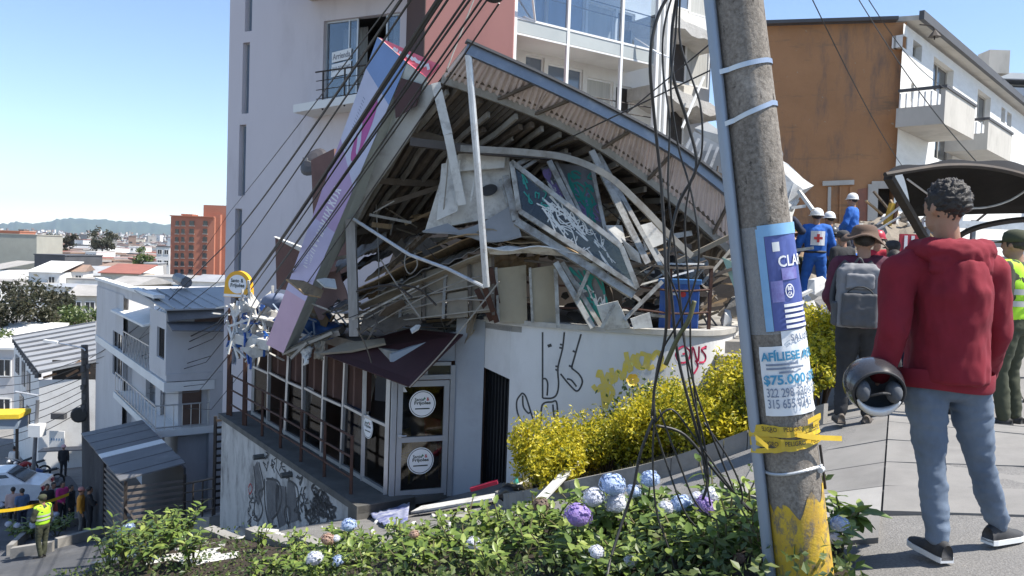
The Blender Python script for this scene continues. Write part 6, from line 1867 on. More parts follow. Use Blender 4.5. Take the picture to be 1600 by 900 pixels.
for k in range(26):
 x,y =rs.gauss(8.6,1.6),rs.gauss(18.4,1.4);a =V(x,y,rub_z(x,y)+.1);b =a +V(rs.uniform(-.9,.9),rs.uniform(-.5,.5),rs.uniform(.0,.7))
 m =MB();m.beam(a,b,.06,.04);m.build('splintered_board',rs.choice((M_TAN,M_PLAST,M_PURLD)),label='splintered board sticking out of the rescue rubble heap',cat='board',group='boards in the rubble heap')
# the big white torn slab behind the pole
ws =empty('torn_white_slab',P(1225,330,14),'large torn white concrete slab tipped up behind the leaning pole','slab')
m =MB();m.plate([P(1196,250,14),P(1216,262,13.8),P(1240,285,13.6),P(1256,296,13.5),P(1232,316,13.5),P(1222,345,13.4),P(1226,420,13.2),P(1190,420,13.4)],.25);m.build('slab',M_PLAST,ws)
m =MB();m.plate([P(1192,215,14.2),P(1214,216,14.2),P(1224,240,14.1),P(1220,268,14),P(1205,262,14),P(1192,255,14)],.2);m.build('grey_fragment',M_RUBG,ws)
for a,b in (((1248,298,13.4),(1270,328,13.2)),((1246,312,13.4),(1235,330,13.4)),((1235,325,13.3),(1258,322,13.3))):
 m =MB();m.beam(P(*a),P(*b),.08,.05);m.build('bent_bar',M_PLAST,ws)
m =MB();c =on_ground(1250,470,13.5);m.ball(c +V(0,0,.32),(.24,.2,.36),12,8)
for i,p in enumerate(m.v): m.v[i]=p +V(.05 *mnoise.noise(p *6),.05 *mnoise.noise(p *6 +V(3,0,0)),.04 *mnoise.noise(p *5))
m.build('white_sack',mat('white_sack',(.74,.73,.70),(.64,.63,.6),rough=.8,scale=5,bumps=.5,bscale=15,bdist=.02),label='bulging white rubble sack beside the hedge behind the pole',cat='sack',smooth=True)
for k,(u,v,d,s) in enumerate(((1278,455,13,.28),(1283,482,12.2,.22),(1262,488,12,.2),(1238,482,12.4,.22),(1298,492,11.6,.18),(1222,478,13,.25),(1135,500,13.6,.2),(1150,480,14.2,.25))):
 m =MB();p =P(u,v,d);chunk(m,p,s,rs,.8);
 m.build('masonry_block',M_RUBG if k % 2 else M_PLAST,label='lump of grey masonry between the hedge and the rescuers',cat='rubble chunk',group='masonry lumps by the hedge')
for k in range(8):
 u,v,d =rs.uniform(1205,1300),rs.uniform(465,495),rs.uniform(12,14);p =P(u,v,d);m =MB();m.beam(p,p +V(rs.uniform(-.7,.7),rs.uniform(-.3,.3),rs.uniform(-.1,.25)),.09,.04);m.build('broken_plank',rs.choice((M_PLAST,M_RUBG)),label='pale broken plank at the edge of the rubble by the hedge',cat='board',group='planks by the hedge')
m =MB();m.plate([P(1128,402,13.2),P(1142,408,13.1),P(1162,462,12.9),P(1158,478,12.9)],.02);m.build('green_sheet',mat('pale_green_sheet',(.42,.58,.45),rough=.6),label='pale green torn sheet leaning at the terrace end',cat='sheet')
# bar of a wrecked machine, warning plate
sb =empty('striped_board',P(1420,395,15),'red board with white stripes standing in the rubble','board')
c =P(1420,380,15.0);m =MB();m.box(c,(.36,.04,.34));m.build('panel',mat('red_board',(.45,.03,.05),rough=.5),sb)
for x in (-.07,.06):
 m =MB();m.box(c +V(x,-.025,0),(.06,.01,.28));m.build('stripe',M_WFRAME,sb)
m =MB();m.beam(c -V(0,0,.17),c -V(0,0,1.1),.04,.04);m.build('stake',M_TAN,sb)
ex =empty('yellow_digger_arm',P(1393,350,19),'yellow hydraulic arm poking out of the rubble','digger arm')
m =MB();m.beam(P(1386,352,19),P(1396,318,19),.16,.14);m.build('boom',mat('digger_yellow',(.55,.33,.02),(.4,.25,.03),rough=.5),ex)
m =MB();m.beam(P(1396,350,18.9),P(1403,316,18.9),.07,.07);m.build('ram',M_RUST,ex)

# ------------------------------------------------------------------ black canopy and the lorry bed behind the crowd
cnp =empty('black_canopy',P(1470,420,10),'curved black tarpaulin canopy on bent tubes behind the man in the red hoodie','canopy')
FR =smooth_line([P(1383,273,8.6),P(1425,266,8.7),P(1480,259,8.8),P(1540,261,8.9),P(1600,274,9),P(1680,304,9.1)],6)
RR =smooth_line([P(1425,338,11.2),P(1470,336,11.2),P(1530,334,11.2),P(1590,333,11.2),P(1640,335,11.2),P(1720,350,11.2)],6)
m =MB();m.grid(lambda a,b: lerp(at_line(FR,a),at_line(RR,a),b)+V(0,0,.32 *math.sin(b *math.pi)+.02 *math.sin(a *22)*math.sin(b *3.1)),36,12,th=.012)
m.build('tarpaulin',mat('black_tarp',(.012,.011,.011),(.02,.018,.017),rough=.8,spec=.15,scale=3,bumps=.3,bscale=14,bdist=.01),cnp,smooth=True)
m =MB();m.tube(FR,.03,6);m.build('front_tube',M_IRON,cnp)
m =MB();m.beam(P(1388,276,8.65),P(1452,385,10.2),.09,.07);m.build('side_strut',M_IRON,cnp)
m =MB();m.tube(smooth_line([P(1470,400,10.4),P(1500,368,10.3),P(1540,352,10.2),P(1600,343,10.1),P(1660,345,10)],5),.04,6);m.build('bent_tube',M_IRON,cnp)
m =MB();m.tube(smooth_line([P(1500,325,9.6),P(1540,324,9.6),P(1580,312,9.5),P(1620,285,9.4)],5),.012,5);m.build('cord',M_GALV,cnp)
m =MB();m.tube([P(1418,280,9),P(1470,318,10)],.012,5);m.build('stay',M_GALV,cnp)
for p in (P(1452,385,10.2),P(1660,345,10)):
 m =MB();m.tube([p,V(p.x,p.y,gz(p.x,p.y))],.035,6);m.build('upright',M_IRON,cnp)
lo_ =empty('lorry',on_ground(1540,520,13.2),'grey lorry with slatted steel cargo bed half hidden by the crowd','lorry')
lb_ =P(1438,420,13.2);zl =P(1540,420,13.2).z
for z in (.15,.42,.72):
 m =MB();a =V(lb_.x,13.2,zl +z);m.beam(a,a +V(4.2,.4,.02),.06,.12);m.build('side_rail',M_STEELG if z <.6 else M_GALV,lo_)
for k in range(6):
 m =MB();a =V(lb_.x +.1 +k *.8,13.24 +k *.076,zl +.0);m.beam(a,a +V(0,0,.8),.07,.06);m.build('stake',M_STEELG,lo_)
m =MB();m.prism([V(lb_.x,13.3,zl -.05),V(lb_.x +4.2,13.7,zl -.05),V(lb_.x +4.2,15.5,zl -.05),V(lb_.x,15.1,zl -.05)],V(0,0,.12));m.build('bed',M_DARKCLAD,lo_)
m =MB();m.prism([V(lb_.x +.2,13.5,zl -.5),V(lb_.x +4.2,13.9,zl -.5),V(lb_.x +4.2,15.3,zl -.5),V(lb_.x +.2,14.9,zl -.5)],V(0,0,.42));m.build('chassis',M_BLACKP,lo_)
for x in (.8,3.4):
 gz0 =gz(lb_.x +x,13.7);m =MB();m.lathe(V(lb_.x +x,13.45,gz0 +.42),[(.2,0),(.4,.02),(.42,.12),(.4,.24),(.2,.26)],18,V(0.09,1,0));w_ =m.build('wheel',mat('tyre_rubber',(.02,.02,.02),rough=.9),lo_)
 m =MB();m.lathe(V(lb_.x +x,13.43,gz0 +.42),[(.19,0),(.17,.03)],14,V(0.09,1,0));m.build('rim',M_STEELG,w_)
m =MB();m.prism([V(lb_.x +4.3,13.4,zl -.3),V(lb_.x +6,13.6,zl -.3),V(lb_.x +6,15.6,zl -.3),V(lb_.x +4.3,15.4,zl -.3)],V(0,0,1.7));m.build('cab',M_STEELG,lo_)

# ------------------------------------------------------------------ the leaning concrete pole
def pole_mat():
 m,nt,b =new_mat('weathered_concrete_pole')
 vec =coords(nt)
 f =noise_fac(nt,coords(nt,(1,1,.16)),9,9,.72,.38,.62)
 a =mixc(nt,f,(0.20,0.17,0.138),(0.075,0.062,0.05))
 f2 =noise_fac(nt,vec,3.0,8,.75,.55,.66)
 a =mixc(nt,f2,a,(0.34,0.31,0.27))
 f3 =noise_fac(nt,vec,60,4,.7,.3,.7)
 a =mixc(nt,.5,a,mixc(nt,f3,(0.10,0.085,0.07),(0.42,0.38,0.33)))
 a =mixc(nt,noise_fac(nt,coords(nt,(1,1,.5)),26,6,.7,.60,.66),a,(.05,.042,.035))
 nt.links.new(a,b.inputs['Base Color']);b.inputs['Roughness'].default_value =.92
 bump(nt,b,noise_fac(nt,vec,45,6,.75,.2,.8),.7,.006)
 return m
pole =empty('utility_pole',on_ground(1262,940,3.6),'leaning concrete utility pole with posters, steel bands and a yellow painted foot','utility pole')
PT,PB =P(1147,-60,3.62),P(1259,930,3.6)
pax =(PT -PB).normalized()
def prad(f): return lerp(.131,.104,f)
def pfront(f,ang,off=0.0):
 """a point on the pole: f along it from the foot, ang round it from the side facing the photographer (positive to the right)"""
 c =lerp(PB,PT,f)
 e1 =V(0,-1,0);e1 =(e1 -pax *e1.dot(pax)).normalized();e2 =V(1,0,0);e2 =(e2 -pax *e2.dot(pax));e2 =(e2 -e1 *e2.dot(e1)).normalized()
 r =prad(f)+off
 return c +e1 *(math.cos(ang)*r)+e2 *(math.sin(ang)*r)
def pf(v): return (930 -v)/990.0
M_POLE =pole_mat()
def psurf(mb,f0,f1,a0,a1,off,nu=24,nv=8,mi=0,wob=0.0):
 k =len(mb.v)
 for i in range(nv +1):
  for j in range(nu +1):
   f,a =lerp(f0,f1,i /nv),lerp(a0,a1,j /nu)
   mb.v.append(pfront(f,a,off +wob *mnoise.noise(V(a *6,f *40,off *100))))
 for i in range(nv):
  for j in range(nu):
   a =k +i *(nu +1)+j;mb.f.append((a,a +1,a +nu +2,a +nu +1));mb.m.append(mi)
m =MB();psurf(m,-.35,1.3,0,2 *math.pi,0,40,60);m.build('shaft',M_POLE,pole,smooth=True)
def paint_mat():
 m_,nt,b =new_mat('worn_yellow_pole_paint')
 f =noise_fac(nt,coords(nt,(1,1,.5)),9,9,.75,.42,.62)
 a =mixc(nt,f,(0.60,0.40,0.03),(0.46,0.28,0.035))
 f2 =noise_fac(nt,coords(nt,(1,1,.6)),14,9,.8,.50,.60)
 a =mixc(nt,f2,a,(0.19,0.15,0.10))
 nt.links.new(a,b.inputs['Base Color']);b.inputs['Roughness'].default_value =.7
 bump(nt,b,noise_fac(nt,coords(nt),50,6,.7,.2,.8),.5,.004)
 return m_
m =MB()     # painted foot with a ragged upper edge
nu =60
k =0
for j in range(nu +1):
 a =-math.pi +2 *math.pi *j /nu
 top =pf(745)+.030 *mnoise.noise(V(a *2.2,0,0))+.012 *mnoise.noise(V(a *9,1,0))-.035 *max(0,math.cos(a +.5))
 for i in range(7): m.v.append(pfront(lerp(-.3,top,i /6),a,.0025))
for j in range(nu):
 for i in range(6):
  a =j *7 +i;m.f.append((a,a +7,a +8,a +1));m.m.append(0)
m.build('yellow_paint',paint_mat(),pole,smooth=True)
# conduit strapped to its left side
m =MB();m.tube([pfront(f,-1.42,.030) for f in np.linspace(-.3,1.3,24)],.026,12);m.build('conduit',mat('grey_blue_conduit',(.24,.29,.36),(.30,.33,.37),rough=.45,metal=.3,scale=4,stretch=(1,1,.3)),pole,smooth=True)
for v0,v1 in ((104,112),(168,196)):
 m =MB();k =len(m.v)
 for j in range(41):
  a =-1.9 +3.6 *j /40;sl =lerp(v1,v0,min(1,j /28)) 
  o_ =.006 +(.05 *max(0,1 -abs(a +1.45)*2.2) if True else 0)
  m.v.append(pfront(pf(sl),a,o_));m.v.append(pfront(pf(sl)+.0075,a,o_))
 for j in range(40): m.f.append((2 *j,2 *j +2,2 *j +3,2 *j +1));m.m.append(0)
 m.build('steel_band',mat('bright_steel_band',(.50,.54,.60),rough=.35,metal=.7,scale=4),pole)
m =MB();m.tube([pfront(pf(722 +3 *math.sin(j *.3)),-1.8 +3.4 *j /24,.006) for j in range(25)],.007,6);m.tube([pfront(pf(725),.75,.012),pfront(pf(725),.95,.012)],.014,8);m.build('wire_clamp',M_GALV,pole)
m =MB();m.tube([pfront(pf(690),1.1,.01),pfront(pf(730),1.15,.01),pfront(pf(762),1.35,.01)],.006,6);m.build('loose_cord',M_IRON,pole)
# posters
def poster(name,v0,v1,a0,a1,mt,off=.006,wob=.004):
 m =MB();psurf(m,pf(v1),pf(v0),a0,a1,off,20,14,0,wob);return m.build(name,mt,pole,smooth=True)
def ptext(mb,s,v_top,v_bot,a0,a1,off,mi=0,bold=.02):
 put_text(mb,s,lambda x,y: pfront(lerp(pf(v_bot),pf(v_top),y),lerp(a0,a1,x),off),1,1,bold,mi)
M_FILM =mat('clear_packing_film',(.42,.45,.47),(.34,.37,.40),rough=.15,scale=6,spec=.8,alpha=.42)
poster('packing_film',346,510,-1.5,1.3,M_FILM,.0045,.003)
ps =poster('blue_poster',345,505,-.35,1.25,mat('navy_poster',(.035,.055,.22),(.09,.12,.34),rough=.4,scale=9,stretch=(1,1,.6)),.010)
m =MB()
psurf(m,pf(362),pf(345),-.55,1.25,.013,14,2,0,.002)
psurf(m,pf(505),pf(350),-.62,-.36,.012,3,8,0,.002)
m.build('sky_blue_strip',mat('pale_blue_print',(.16,.33,.55),(.22,.42,.62),rough=.4,scale=8),ps,smooth=True)
m =MB()
ptext(m,'CLAR',393,410,.02,1.15,.0155,0,.015)
for k in range(5): psurf(m,pf(470.5 +k *8),pf(466 +k *8),.05,1.0 -.1 *(k % 2),.0155,10,1)
psurf(m,pf(386),pf(372),-.12,.12,.0155,4,2)
circ =[pfront(pf(447)+.011 *math.sin(t),.32 +.17 *math.cos(t),.0155) for t in [k *.2618 for k in range(24)]]
m.add(circ +[pfront(pf(447)+.009 *math.sin(t),.32 +.14 *math.cos(t),.0155) for t in [k *.2618 for k in range(24)]],[(k,(k +1) % 24,24 +(k +1) % 24,24 +k) for k in range(24)],0)
ptext(m,'BE',440,446,.24,.40,.0158,0,.03);ptext(m,'CA',448,454,.24,.40,.0158,0,.03)
m.build('poster_print',M_WFRAME,ps)
m =MB();psurf(m,pf(430),pf(412),.1,.75,.0135,8,4,0,0);psurf(m,pf(462),pf(430),-.3,0.1,.0135,6,4,0,.001);m.build('poster_picture',mat('violet_print',(.13,.10,.30),(.22,.24,.50),rough=.4,scale=25),ps,smooth=True)
pp =poster('white_flyer',528,634,-.98,1.18,mat('white_paper',(.74,.75,.76),(.66,.68,.70),rough=.7,scale=5),.008,.006)
p2 =poster('white_flyer',506,530,-.15,1.15,MATS['white_paper'],.007,.005)
m =MB();ptext(m,'SALUD',512,522,.15,1.05,.013,0,.02);m.build('flyer_print',mat('grey_blue_print',(.18,.22,.30),rough=.6),p2)
m =MB()
ptext(m,'AFÍLIESE ARL',533,550,-.90,1.15,.0155,0,.035)
psurf(m,pf(557),pf(554),-.75,.3,.0155,10,1,1);psurf(m,pf(563),pf(560),-.75,.5,.0155,10,1,1);psurf(m,pf(569),pf(566),-.35,.1,.0155,6,1,1)
ptext(m,'$75.000',571,588,-.88,.52,.0155,0,.03);ptext(m,'$75',571,588,.68,1.16,.0155,0,.03)
ptext(m,'322 298 3206',591,605,-.82,.66,.0155,1,.01);ptext(m,'315 655 0743',608,622,-.82,.66,.0155,1,.01);ptext(m,'322',591,605,.8,1.15,.0155,1,.01)
m.build('flyer_print',[mat('teal_blue_print',(.06,.28,.46),rough=.6),MATS['grey_blue_print']],pp)
# yellow tape wound round it, with its knot and loose ends
M_TAPE =mat('yellow_barrier_tape',(.62,.42,.02),(.50,.33,.02),rough=.45,scale=14)
for v0,v1,w_,o_ in ((652,660,13,.008),(664,655,8,.011),(672,680,16,.008),(690,676,9,.012),(660,668,7,.013)):
 m =MB();k =len(m.v)
 for j in range(31):
  a =-1.75 +3.3 *j /30;vv =lerp(v0,v1,j /30)+2.5 *mnoise.noise(V(j *.3,v0,0));ww =w_ *(.7 +.5 *abs(mnoise.noise(V(j *.25,v1,3))))
  ob_ =o_ +.006 *abs(mnoise.noise(V(j *.5,v0,7)))+(.045 *max(0,1 -abs(a +1.42)*2.2))
  m.v.append(pfront(pf(vv -ww /2),a,ob_));m.v.append(pfront(pf(vv +ww /2),a,ob_ +.004))
 for j in range(30): m.f.append((2 *j,2 *j +2,2 *j +3,2 *j +1));m.m.append(0)
 m.build('barrier_tape',M_TAPE,pole)
for pts in ([(1245,680,3.46),(1270,684,3.47),(1315,686,3.5)],[(1262,660,3.47),(1282,650,3.5),(1270,664,3.48)],[(1180,684,3.47),(1188,690,3.46),(1200,700,3.45)]):
 m =MB();L =smooth_line([P(*p) for p in pts],5);k =0
 for q in L: m.v.append(q +V(0,0,.014));m.v.append(q -V(0,.006,.008))
 for j in range(len(L)-1): m.f.append((2 *j,2 *j +2,2 *j +3,2 *j +1));m.m.append(0)
 m.build('tape_end',M_TAPE,pole)
m =MB()
for k in range(6): ptext(m,'PELIGRO',650 +(k % 2)*22,657 +(k % 2)*22,-1.2 +(k // 2)*.8,-.6 +(k // 2)*.8,.024,0,.01)
m.build('tape_lettering',M_BLACKP,pole)

# ------------------------------------------------------------------ loose black cables hanging by the pole
M_CABLE =mat('black_cable',(.018,.018,.019),(.035,.033,.03),rough=.5,scale=20)
rs =random.Random(13)
cab =[[(1062,-30,3.9),(1030,20,3.9),(1016,90,3.9),(1022,180,4.0),(1034,300,4.1),(1040,420,4.1),(1040,520,4.2),(1022,610,4.3),(1024,660,4.3)],
       [(1060,-30,3.95),(1055,60,4.0),(1048,140,4.0),(1060,230,4.1),(1080,300,4.1),(1092,380,4.1),(1086,440,4.15),(1062,500,4.2),(1030,560,4.3),(1018,650,4.3)],
       [(1064,-30,3.95),(1062,60,4.0),(1080,120,4.0),(1095,170,4.0),(1096,240,4.05),(1078,290,4.1),(1070,360,4.15),(1078,470,4.2),(1080,560,4.25),(1096,700,4.3),(1110,790,4.3)],
       [(1062,-30,4.0),(1050,50,4.05),(1052,120,4.05),(1074,190,4.1),(1088,260,4.1),(1060,320,4.2),(1044,400,4.2),(1050,470,4.25),(1060,560,4.3),(1085,660,4.3),(1106,740,4.35),(1098,780,4.35)],
       [(1040,420,4.15),(1060,470,4.2),(1070,540,4.2),(1090,620,4.25),(1120,700,4.3),(1150,780,4.35),(1140,800,4.35)],
       [(1024,660,4.3),(1050,640,4.3),(1090,690,4.3),(1140,760,4.3),(1170,800,4.35)],
       [(1020,655,4.3),(1000,710,4.3),(990,760,4.3),(974,810,4.3),(955,870,4.2),(948,905,4.1)],
       [(1022,660,4.3),(1020,720,4.3),(1026,800,4.3),(1046,860,4.25),(1060,905,4.2)],
       [(1030,640,4.3),(1060,720,4.3),(1090,790,4.3),(1130,812,4.3),(1160,780,4.3),(1140,720,4.3),(1100,660,4.3)],
       [(1026,665,4.35),(1070,680,4.35),(1120,740,4.35),(1165,790,4.35),(1190,806,4.35)],
       [(1018,650,4.35),(1040,720,4.35),(1070,800,4.3),(1096,830,4.3)],
       [(1058,-30,4.0),(1038,40,4.0),(1036,110,4.05),(1046,190,4.05),(1044,300,4.1),(1056,400,4.15),(1066,500,4.2),(1078,600,4.25),(1100,690,4.3),(1106,745,4.3)]]
for k,pts in enumerate(cab):
 m =MB();m.tube(smooth_line([P(*p) for p in pts],7),.0055 if k % 3 else .0085,7);m.build('hanging_cable',M_CABLE,label='loose black cable hanging beside the leaning pole',cat='cable',group='loose cables by the pole',smooth=True)
m =MB();m.tube(smooth_line([P(*p) for p in ((1085,470,4.18),(1076,500,4.18),(1058,530,4.22),(1040,570,4.25))],6),.013,7);m.build('green_cable',mat('olive_cable',(.12,.12,.05),rough=.5),label='short olive green cable tied among the hanging black ones',cat='cable',smooth=True)

# ------------------------------------------------------------------ overhead cables going down the street
oh_ =[((640,-20,7),(350,385,24),.017,20),((655,-20,7),(340,440,24),.012,12),((700,-25,7),(340,505,25),.022,30),((706,-25,7.1),(336,515,25),.016,26),((716,-25,7.2),(332,530,25),.013,24),((740,-20,7.3),(330,556,25),.013,20),((748,-20,7.4),(322,566,25),.013,18),
       ((762,-15,7.5),(320,600,25),.012,26),((768,-10,7.6),(310,612,25),.010,28),((630,-20,7),(360,330,24),.008,6),((780,5,7.6),(330,640,25),.010,30)]
for k,(a,b,r,sag) in enumerate(oh_):
 A,B =P(*a),P(*b);C2 =P(140 +k *2,560 +k *4,40)
 far_ =[lerp(B,C2,i /6)-V(0,0,.35 *math.sin(math.pi *i /6)) for i in range(1,7)]
 pts =[lerp(A,B,i /14)-V(0,0,sag *.006 *math.sin(math.pi *i /14)) for i in range(15)]+far_
 m =MB();m.tube(pts,r,6);m.build('overhead_cable',M_CABLE,label='black overhead cable sloping down in front of the tower to the far pole',cat='cable',group='overhead street cables')
m =MB();m.ball(P(772,-6,7.5),(.10,.08,.06),12,8);m.build('cable_splice',M_BLACKP,label='dark cable splice box at the top edge above the rose column',cat='splice box',smooth=True)
for a,b in (((1330,-20,14),(1600,330,12)),((1260,-20,12),(1440,300,22)),((1345,-20,14.5),(1480,140,20))):
 A,B =P(*a),P(*b);m =MB();m.tube([lerp(A,B,i /12)-V(0,0,.25 *math.sin(math.pi *i /12)) for i in range(13)],.009,5);m.build('service_wire',M_CABLE,label='thin service wire crossing in front of the orange wall',cat='cable',group='thin wires at the orange wall')
for a,b in (((975,180,13),(1120,60,12)),((860,230,12.5),(1110,110,11))):
 m =MB();m.tube([P(*a),P(*b)],.012,5);m.build('stay_wire',M_CABLE,label='taut grey stay wire over the buckled roof',cat='cable',group='stay wires over the roof')
# utility pole with street lamp in the lower street
up =empty('street_lamp_pole',P(134,725,40),'dark cluttered street pole with lamp arm in front of the ribbed roof','utility pole')
a,b =P(132,545,40.0),P(135,725,40.0)
m =MB();m.tube([V(b.x,b.y,gz(b.x,b.y)),V(a.x,a.y,a.z +.2)],[.2,.16],10);m.build('shaft',mat('dark_street_pole',(.11,.10,.095),(.07,.065,.06),rough=.8,scale=5),up)
m =MB();m.tube(smooth_line([P(133,548,39.8),P(128,544,39.8),P(100,538,39.8),P(88,537,39.8)],4),.035,6);m.build('lamp_arm',M_GALV,up)
m =MB();m.box(P(80,534,39.8),(.7,.2,.13),Matrix.Rotation(.1,3,'Y'));m.build('lamp_head',M_WFRAME,up)
m =MB();m.lathe(P(124,648,39.7),[(.32,0),(.40,.06),(.32,.12)],14,V(.3,-1,0));m.build('cable_coil',M_CABLE,up)
for k in range(7):
 c =P(rs.uniform(127,140),rs.uniform(555,650),39.7);m =MB();m.box(c,(.14,.14,rs.uniform(.15,.35)));m.build('junction_box',M_DARKCLAD,up)
for k in range(9):
 A =P(131,560 +k *10,39.8);B =P(-20,590 +k *14,40 +rs.uniform(-3,3));m =MB();m.tube([lerp(A,B,i /8)-V(0,0,.3 *math.sin(math.pi *i /8)) for i in range(9)],.018,5);m.build('line_wire',M_CABLE,up)
up2 =empty('transformer_pole',P(55,770,33),'slim grey pole with a pale transformer box above the parked car','utility pole')
a,b =P(59,625,33),P(50,770,33)
m =MB();m.tube([V(b.x,b.y,gz(b.x,b.y)),a],[.09,.07],8);m.build('shaft',M_STEELG,up2)
m =MB();c =P(58,672,32.9);m.box(c,(.5,.45,.5));m.build('transformer_box',M_COPING,up2)
m =MB();m.tube([P(24,612,33),P(60,618,33)],.04,6);m.build('lamp_arm',M_GALV,up2)

# ------------------------------------------------------------------ hedge of yellow bushes
LM_YEL =leaf_mat('golden_hedge_leaves',(0.13,0.17,0.018),(0.52,0.45,0.025),(0.80,0.68,0.06),.45)
LM_YELD =leaf_mat('green_gold_leaves',(0.09,0.13,0.018),(0.38,0.37,0.03),(0.72,0.60,0.05),.45)
M_TWIG =mat('twig_bark',(0.12,0.085,0.06),(.07,.05,.04),rough=.95,scale=10)
def bush(u,v0,v1,d,wpx,label,seed,n=3800,lm=None,leaf=.062,shell=.6):
 rs =random.Random(seed)
 b =P(u,v1,d);base =V(b.x,b.y,max(b.z,gz(b.x,b.y)+.05) if abs(b.z -gz(b.x,b.y))<.6 else gz(b.x,b.y)+.1)
 H =P(u,v0,d).z -base.z;R_ =wpx *d /F /2 *1.35
 e =empty('golden_bush',base,label,'bush')
 m =MB()
 for k in range(9):
  a =rs.uniform(0,6.28);r =R_ *rs.uniform(.3,.8)
  t =base +V(math.cos(a)*r,math.sin(a)*r,H *rs.uniform(.5,.85));mid =lerp(base,t,.45)+V(rs.uniform(-.05,.05),rs.uniform(-.05,.05),.04)
  m.tube([base -V(0,0,.05)+V(math.cos(a)*.04,math.sin(a)*.04,0),mid,t],[.016,.011,.004],5)
  for q in range(2):
   t2 =lerp(mid,t,.5)+V(rs.uniform(-.2,.2),rs.uniform(-.2,.2),rs.uniform(.05,.25));m.tube([mid,t2],[.007,.003],4)
 m.build('branches',M_TWIG,e)
 lobes =[(base +V(rs.uniform(-.55,.55)*R_,rs.uniform(-.55,.55)*R_,H *rs.uniform(.30,.82)),R_ *rs.uniform(.42,.60)) for _ in range(12)]
 c =MB()
 for k in range(n):
  p0,r0 =lobes[rs.randrange(len(lobes))]
  dv =V(rs.gauss(0,1),rs.gauss(0,1),rs.gauss(0,1)).normalized()*r0 *(rs.random() ** .38)
  p =p0 +V(dv.x,dv.y,dv.z *.95)
  if p.z <base.z +.12 *H: continue
  leaf_quad(c,p,leaf *rs.uniform(.6,1.4),rs,.5,.48)
 for k in range(40):     # shoots standing out of the outline
  p0,r0 =lobes[rs.randrange(len(lobes))];a =rs.uniform(0,6.28);tip =p0 +V(math.cos(a)*r0 *.7,math.sin(a)*r0 *.7,r0 *rs.uniform(.7,1.25))
  for q in range(7): leaf_quad(c,tip +V(rs.gauss(0,.025),rs.gauss(0,.025),q *.018 -.06),leaf *.9,rs,.3,.42)
 c.build('foliage',lm or (LM_YEL if seed % 3 else LM_YELD),e)
bl_ =[(838,662,762,10.9,82,'golden bush at the downhill end of the hedge next to the black gate'),(893,660,745,10.7,96,'golden bush second from the black gate, over the white planks'),(950,668,740,10.5,80,'low golden bush below the lower yellow flower'),
       (1000,628,728,10.4,95,'golden bush right under the flowering shrub'),(1055,608,720,10.2,105,'golden bush behind the tangle of cables'),(1108,590,712,9.9,105,'tall golden bush below the red tag on the wall'),(1158,560,690,9.6,95,'tallest golden bush against the leaning pole'),
       (1120,640,716,9.3,90,'small golden bush at the kerb left of the pole'),(1180,620,700,9.2,70,'golden bush half hidden by the leaning pole'),(1276,486,575,10.8,84,'golden bush right of the pole below the white sack'),(1284,520,628,9.4,76,'golden bush right of the pole at the path edge'),(1262,555,640,9.0,60,'narrow golden bush tucked behind the white flyer'),(925,655,742,11.3,100,'golden bush against the wall under the yellow tag'),(1030,600,700,11.2,100,'golden bush at the wall right of the flowering shrub'),(1085,620,722,9.6,95,'golden bush at the kerb in the middle of the hedge'),(868,690,768,10.0,70,'low golden bush at the kerb by the white planks')]
for i,(u,v0,v1,d,w,l) in enumerate(bl_): bush(u,v0,v1,d,w,l,100 +i)
# flowering shrub with yellow blooms against the wall
e =empty('flowering_shrub',P(985,690,11.2),'dark green shrub with two yellow trumpet flowers in front of the wall','shrub')
rs =random.Random(5);m =MB();base =P(990,690,11.2)
tips =[]
for (u,v) in ((988,594),(968,650),(1010,610),(1035,612),(960,630),(1000,640),(1025,640),(1040,600)):
 t =P(u,v +4,11.2 +rs.uniform(-.2,.2));m.tube([base,lerp(base,t,.5)+V(rs.uniform(-.05,.05),0,.05),t],[.014,.01,.004],5);tips.append(t)
m.build('branches',M_TWIG,e)
c =MB()
for t in tips:
 for k in range(70): leaf_quad(c,t +V(rs.gauss(0,.12),rs.gauss(0,.1),rs.gauss(-.05,.12)),rs.uniform(.05,.1),rs,.5,.6)
c.build('foliage',LM_GREEN,e)
M_PETAL =mat('yellow_petal',(.80,.60,.08),(.75,.45,.10),rough=.5,scale=20,sss=.1)
for (u,v) in ((988,593),(967,649)):
 cpt =P(u,v,10.95);m =MB()
 for k in range(6):
  a =k *1.047;dv =V(math.cos(a),-.3,math.sin(a));sd =V(-math.sin(a),0,math.cos(a));m.grid(lambda s,t: cpt +dv *(.015 +.075 *s)+sd *((t -.5)*.085 *math.sin(.5 +s *2.2))+V(0,-.02 *s *s,0),4,3)
 m.ball(cpt +V(0,-.03,0),.014,8,6);m.build('flower',M_PETAL,e,smooth=True)

# ------------------------------------------------------------------ hydrangeas
def leaf_obj_mat(name,c1,c2,c3):
 m,nt,b =new_mat(name)
 oi =N(nt,'ShaderNodeObjectInfo');cr =N(nt,'ShaderNodeValToRGB');e =cr.color_ramp.elements
 e[0].color =rgb(c1);e[1].color =rgb(c3);k =e.new(.55);k.color =rgb(c2)
 nt.links.new(oi.outputs['Random'],cr.inputs[0])
 f =noise_fac(nt,coords(nt),60,5,.7,.3,.7)
 col =mixc(nt,.25,cr.outputs[0],mixc(nt,f,(.05,.09,.02),(.28,.35,.10)))
 tl =N(nt,'ShaderNodeBsdfTranslucent');mx =N(nt,'ShaderNodeMixShader');mx.inputs[0].default_value =.3
 nt.links.new(col,b.inputs['Base Color']);nt.links.new(col,tl.inputs['Color']);b.inputs['Roughness'].default_value =.4
 nt.links.new(b.outputs[0],mx.inputs[1]);nt.links.new(tl.outputs[0],mx.inputs[2]);nt.links.new(mx.outputs[0],nt.nodes['Material Output'].inputs['Surface'])
 return m
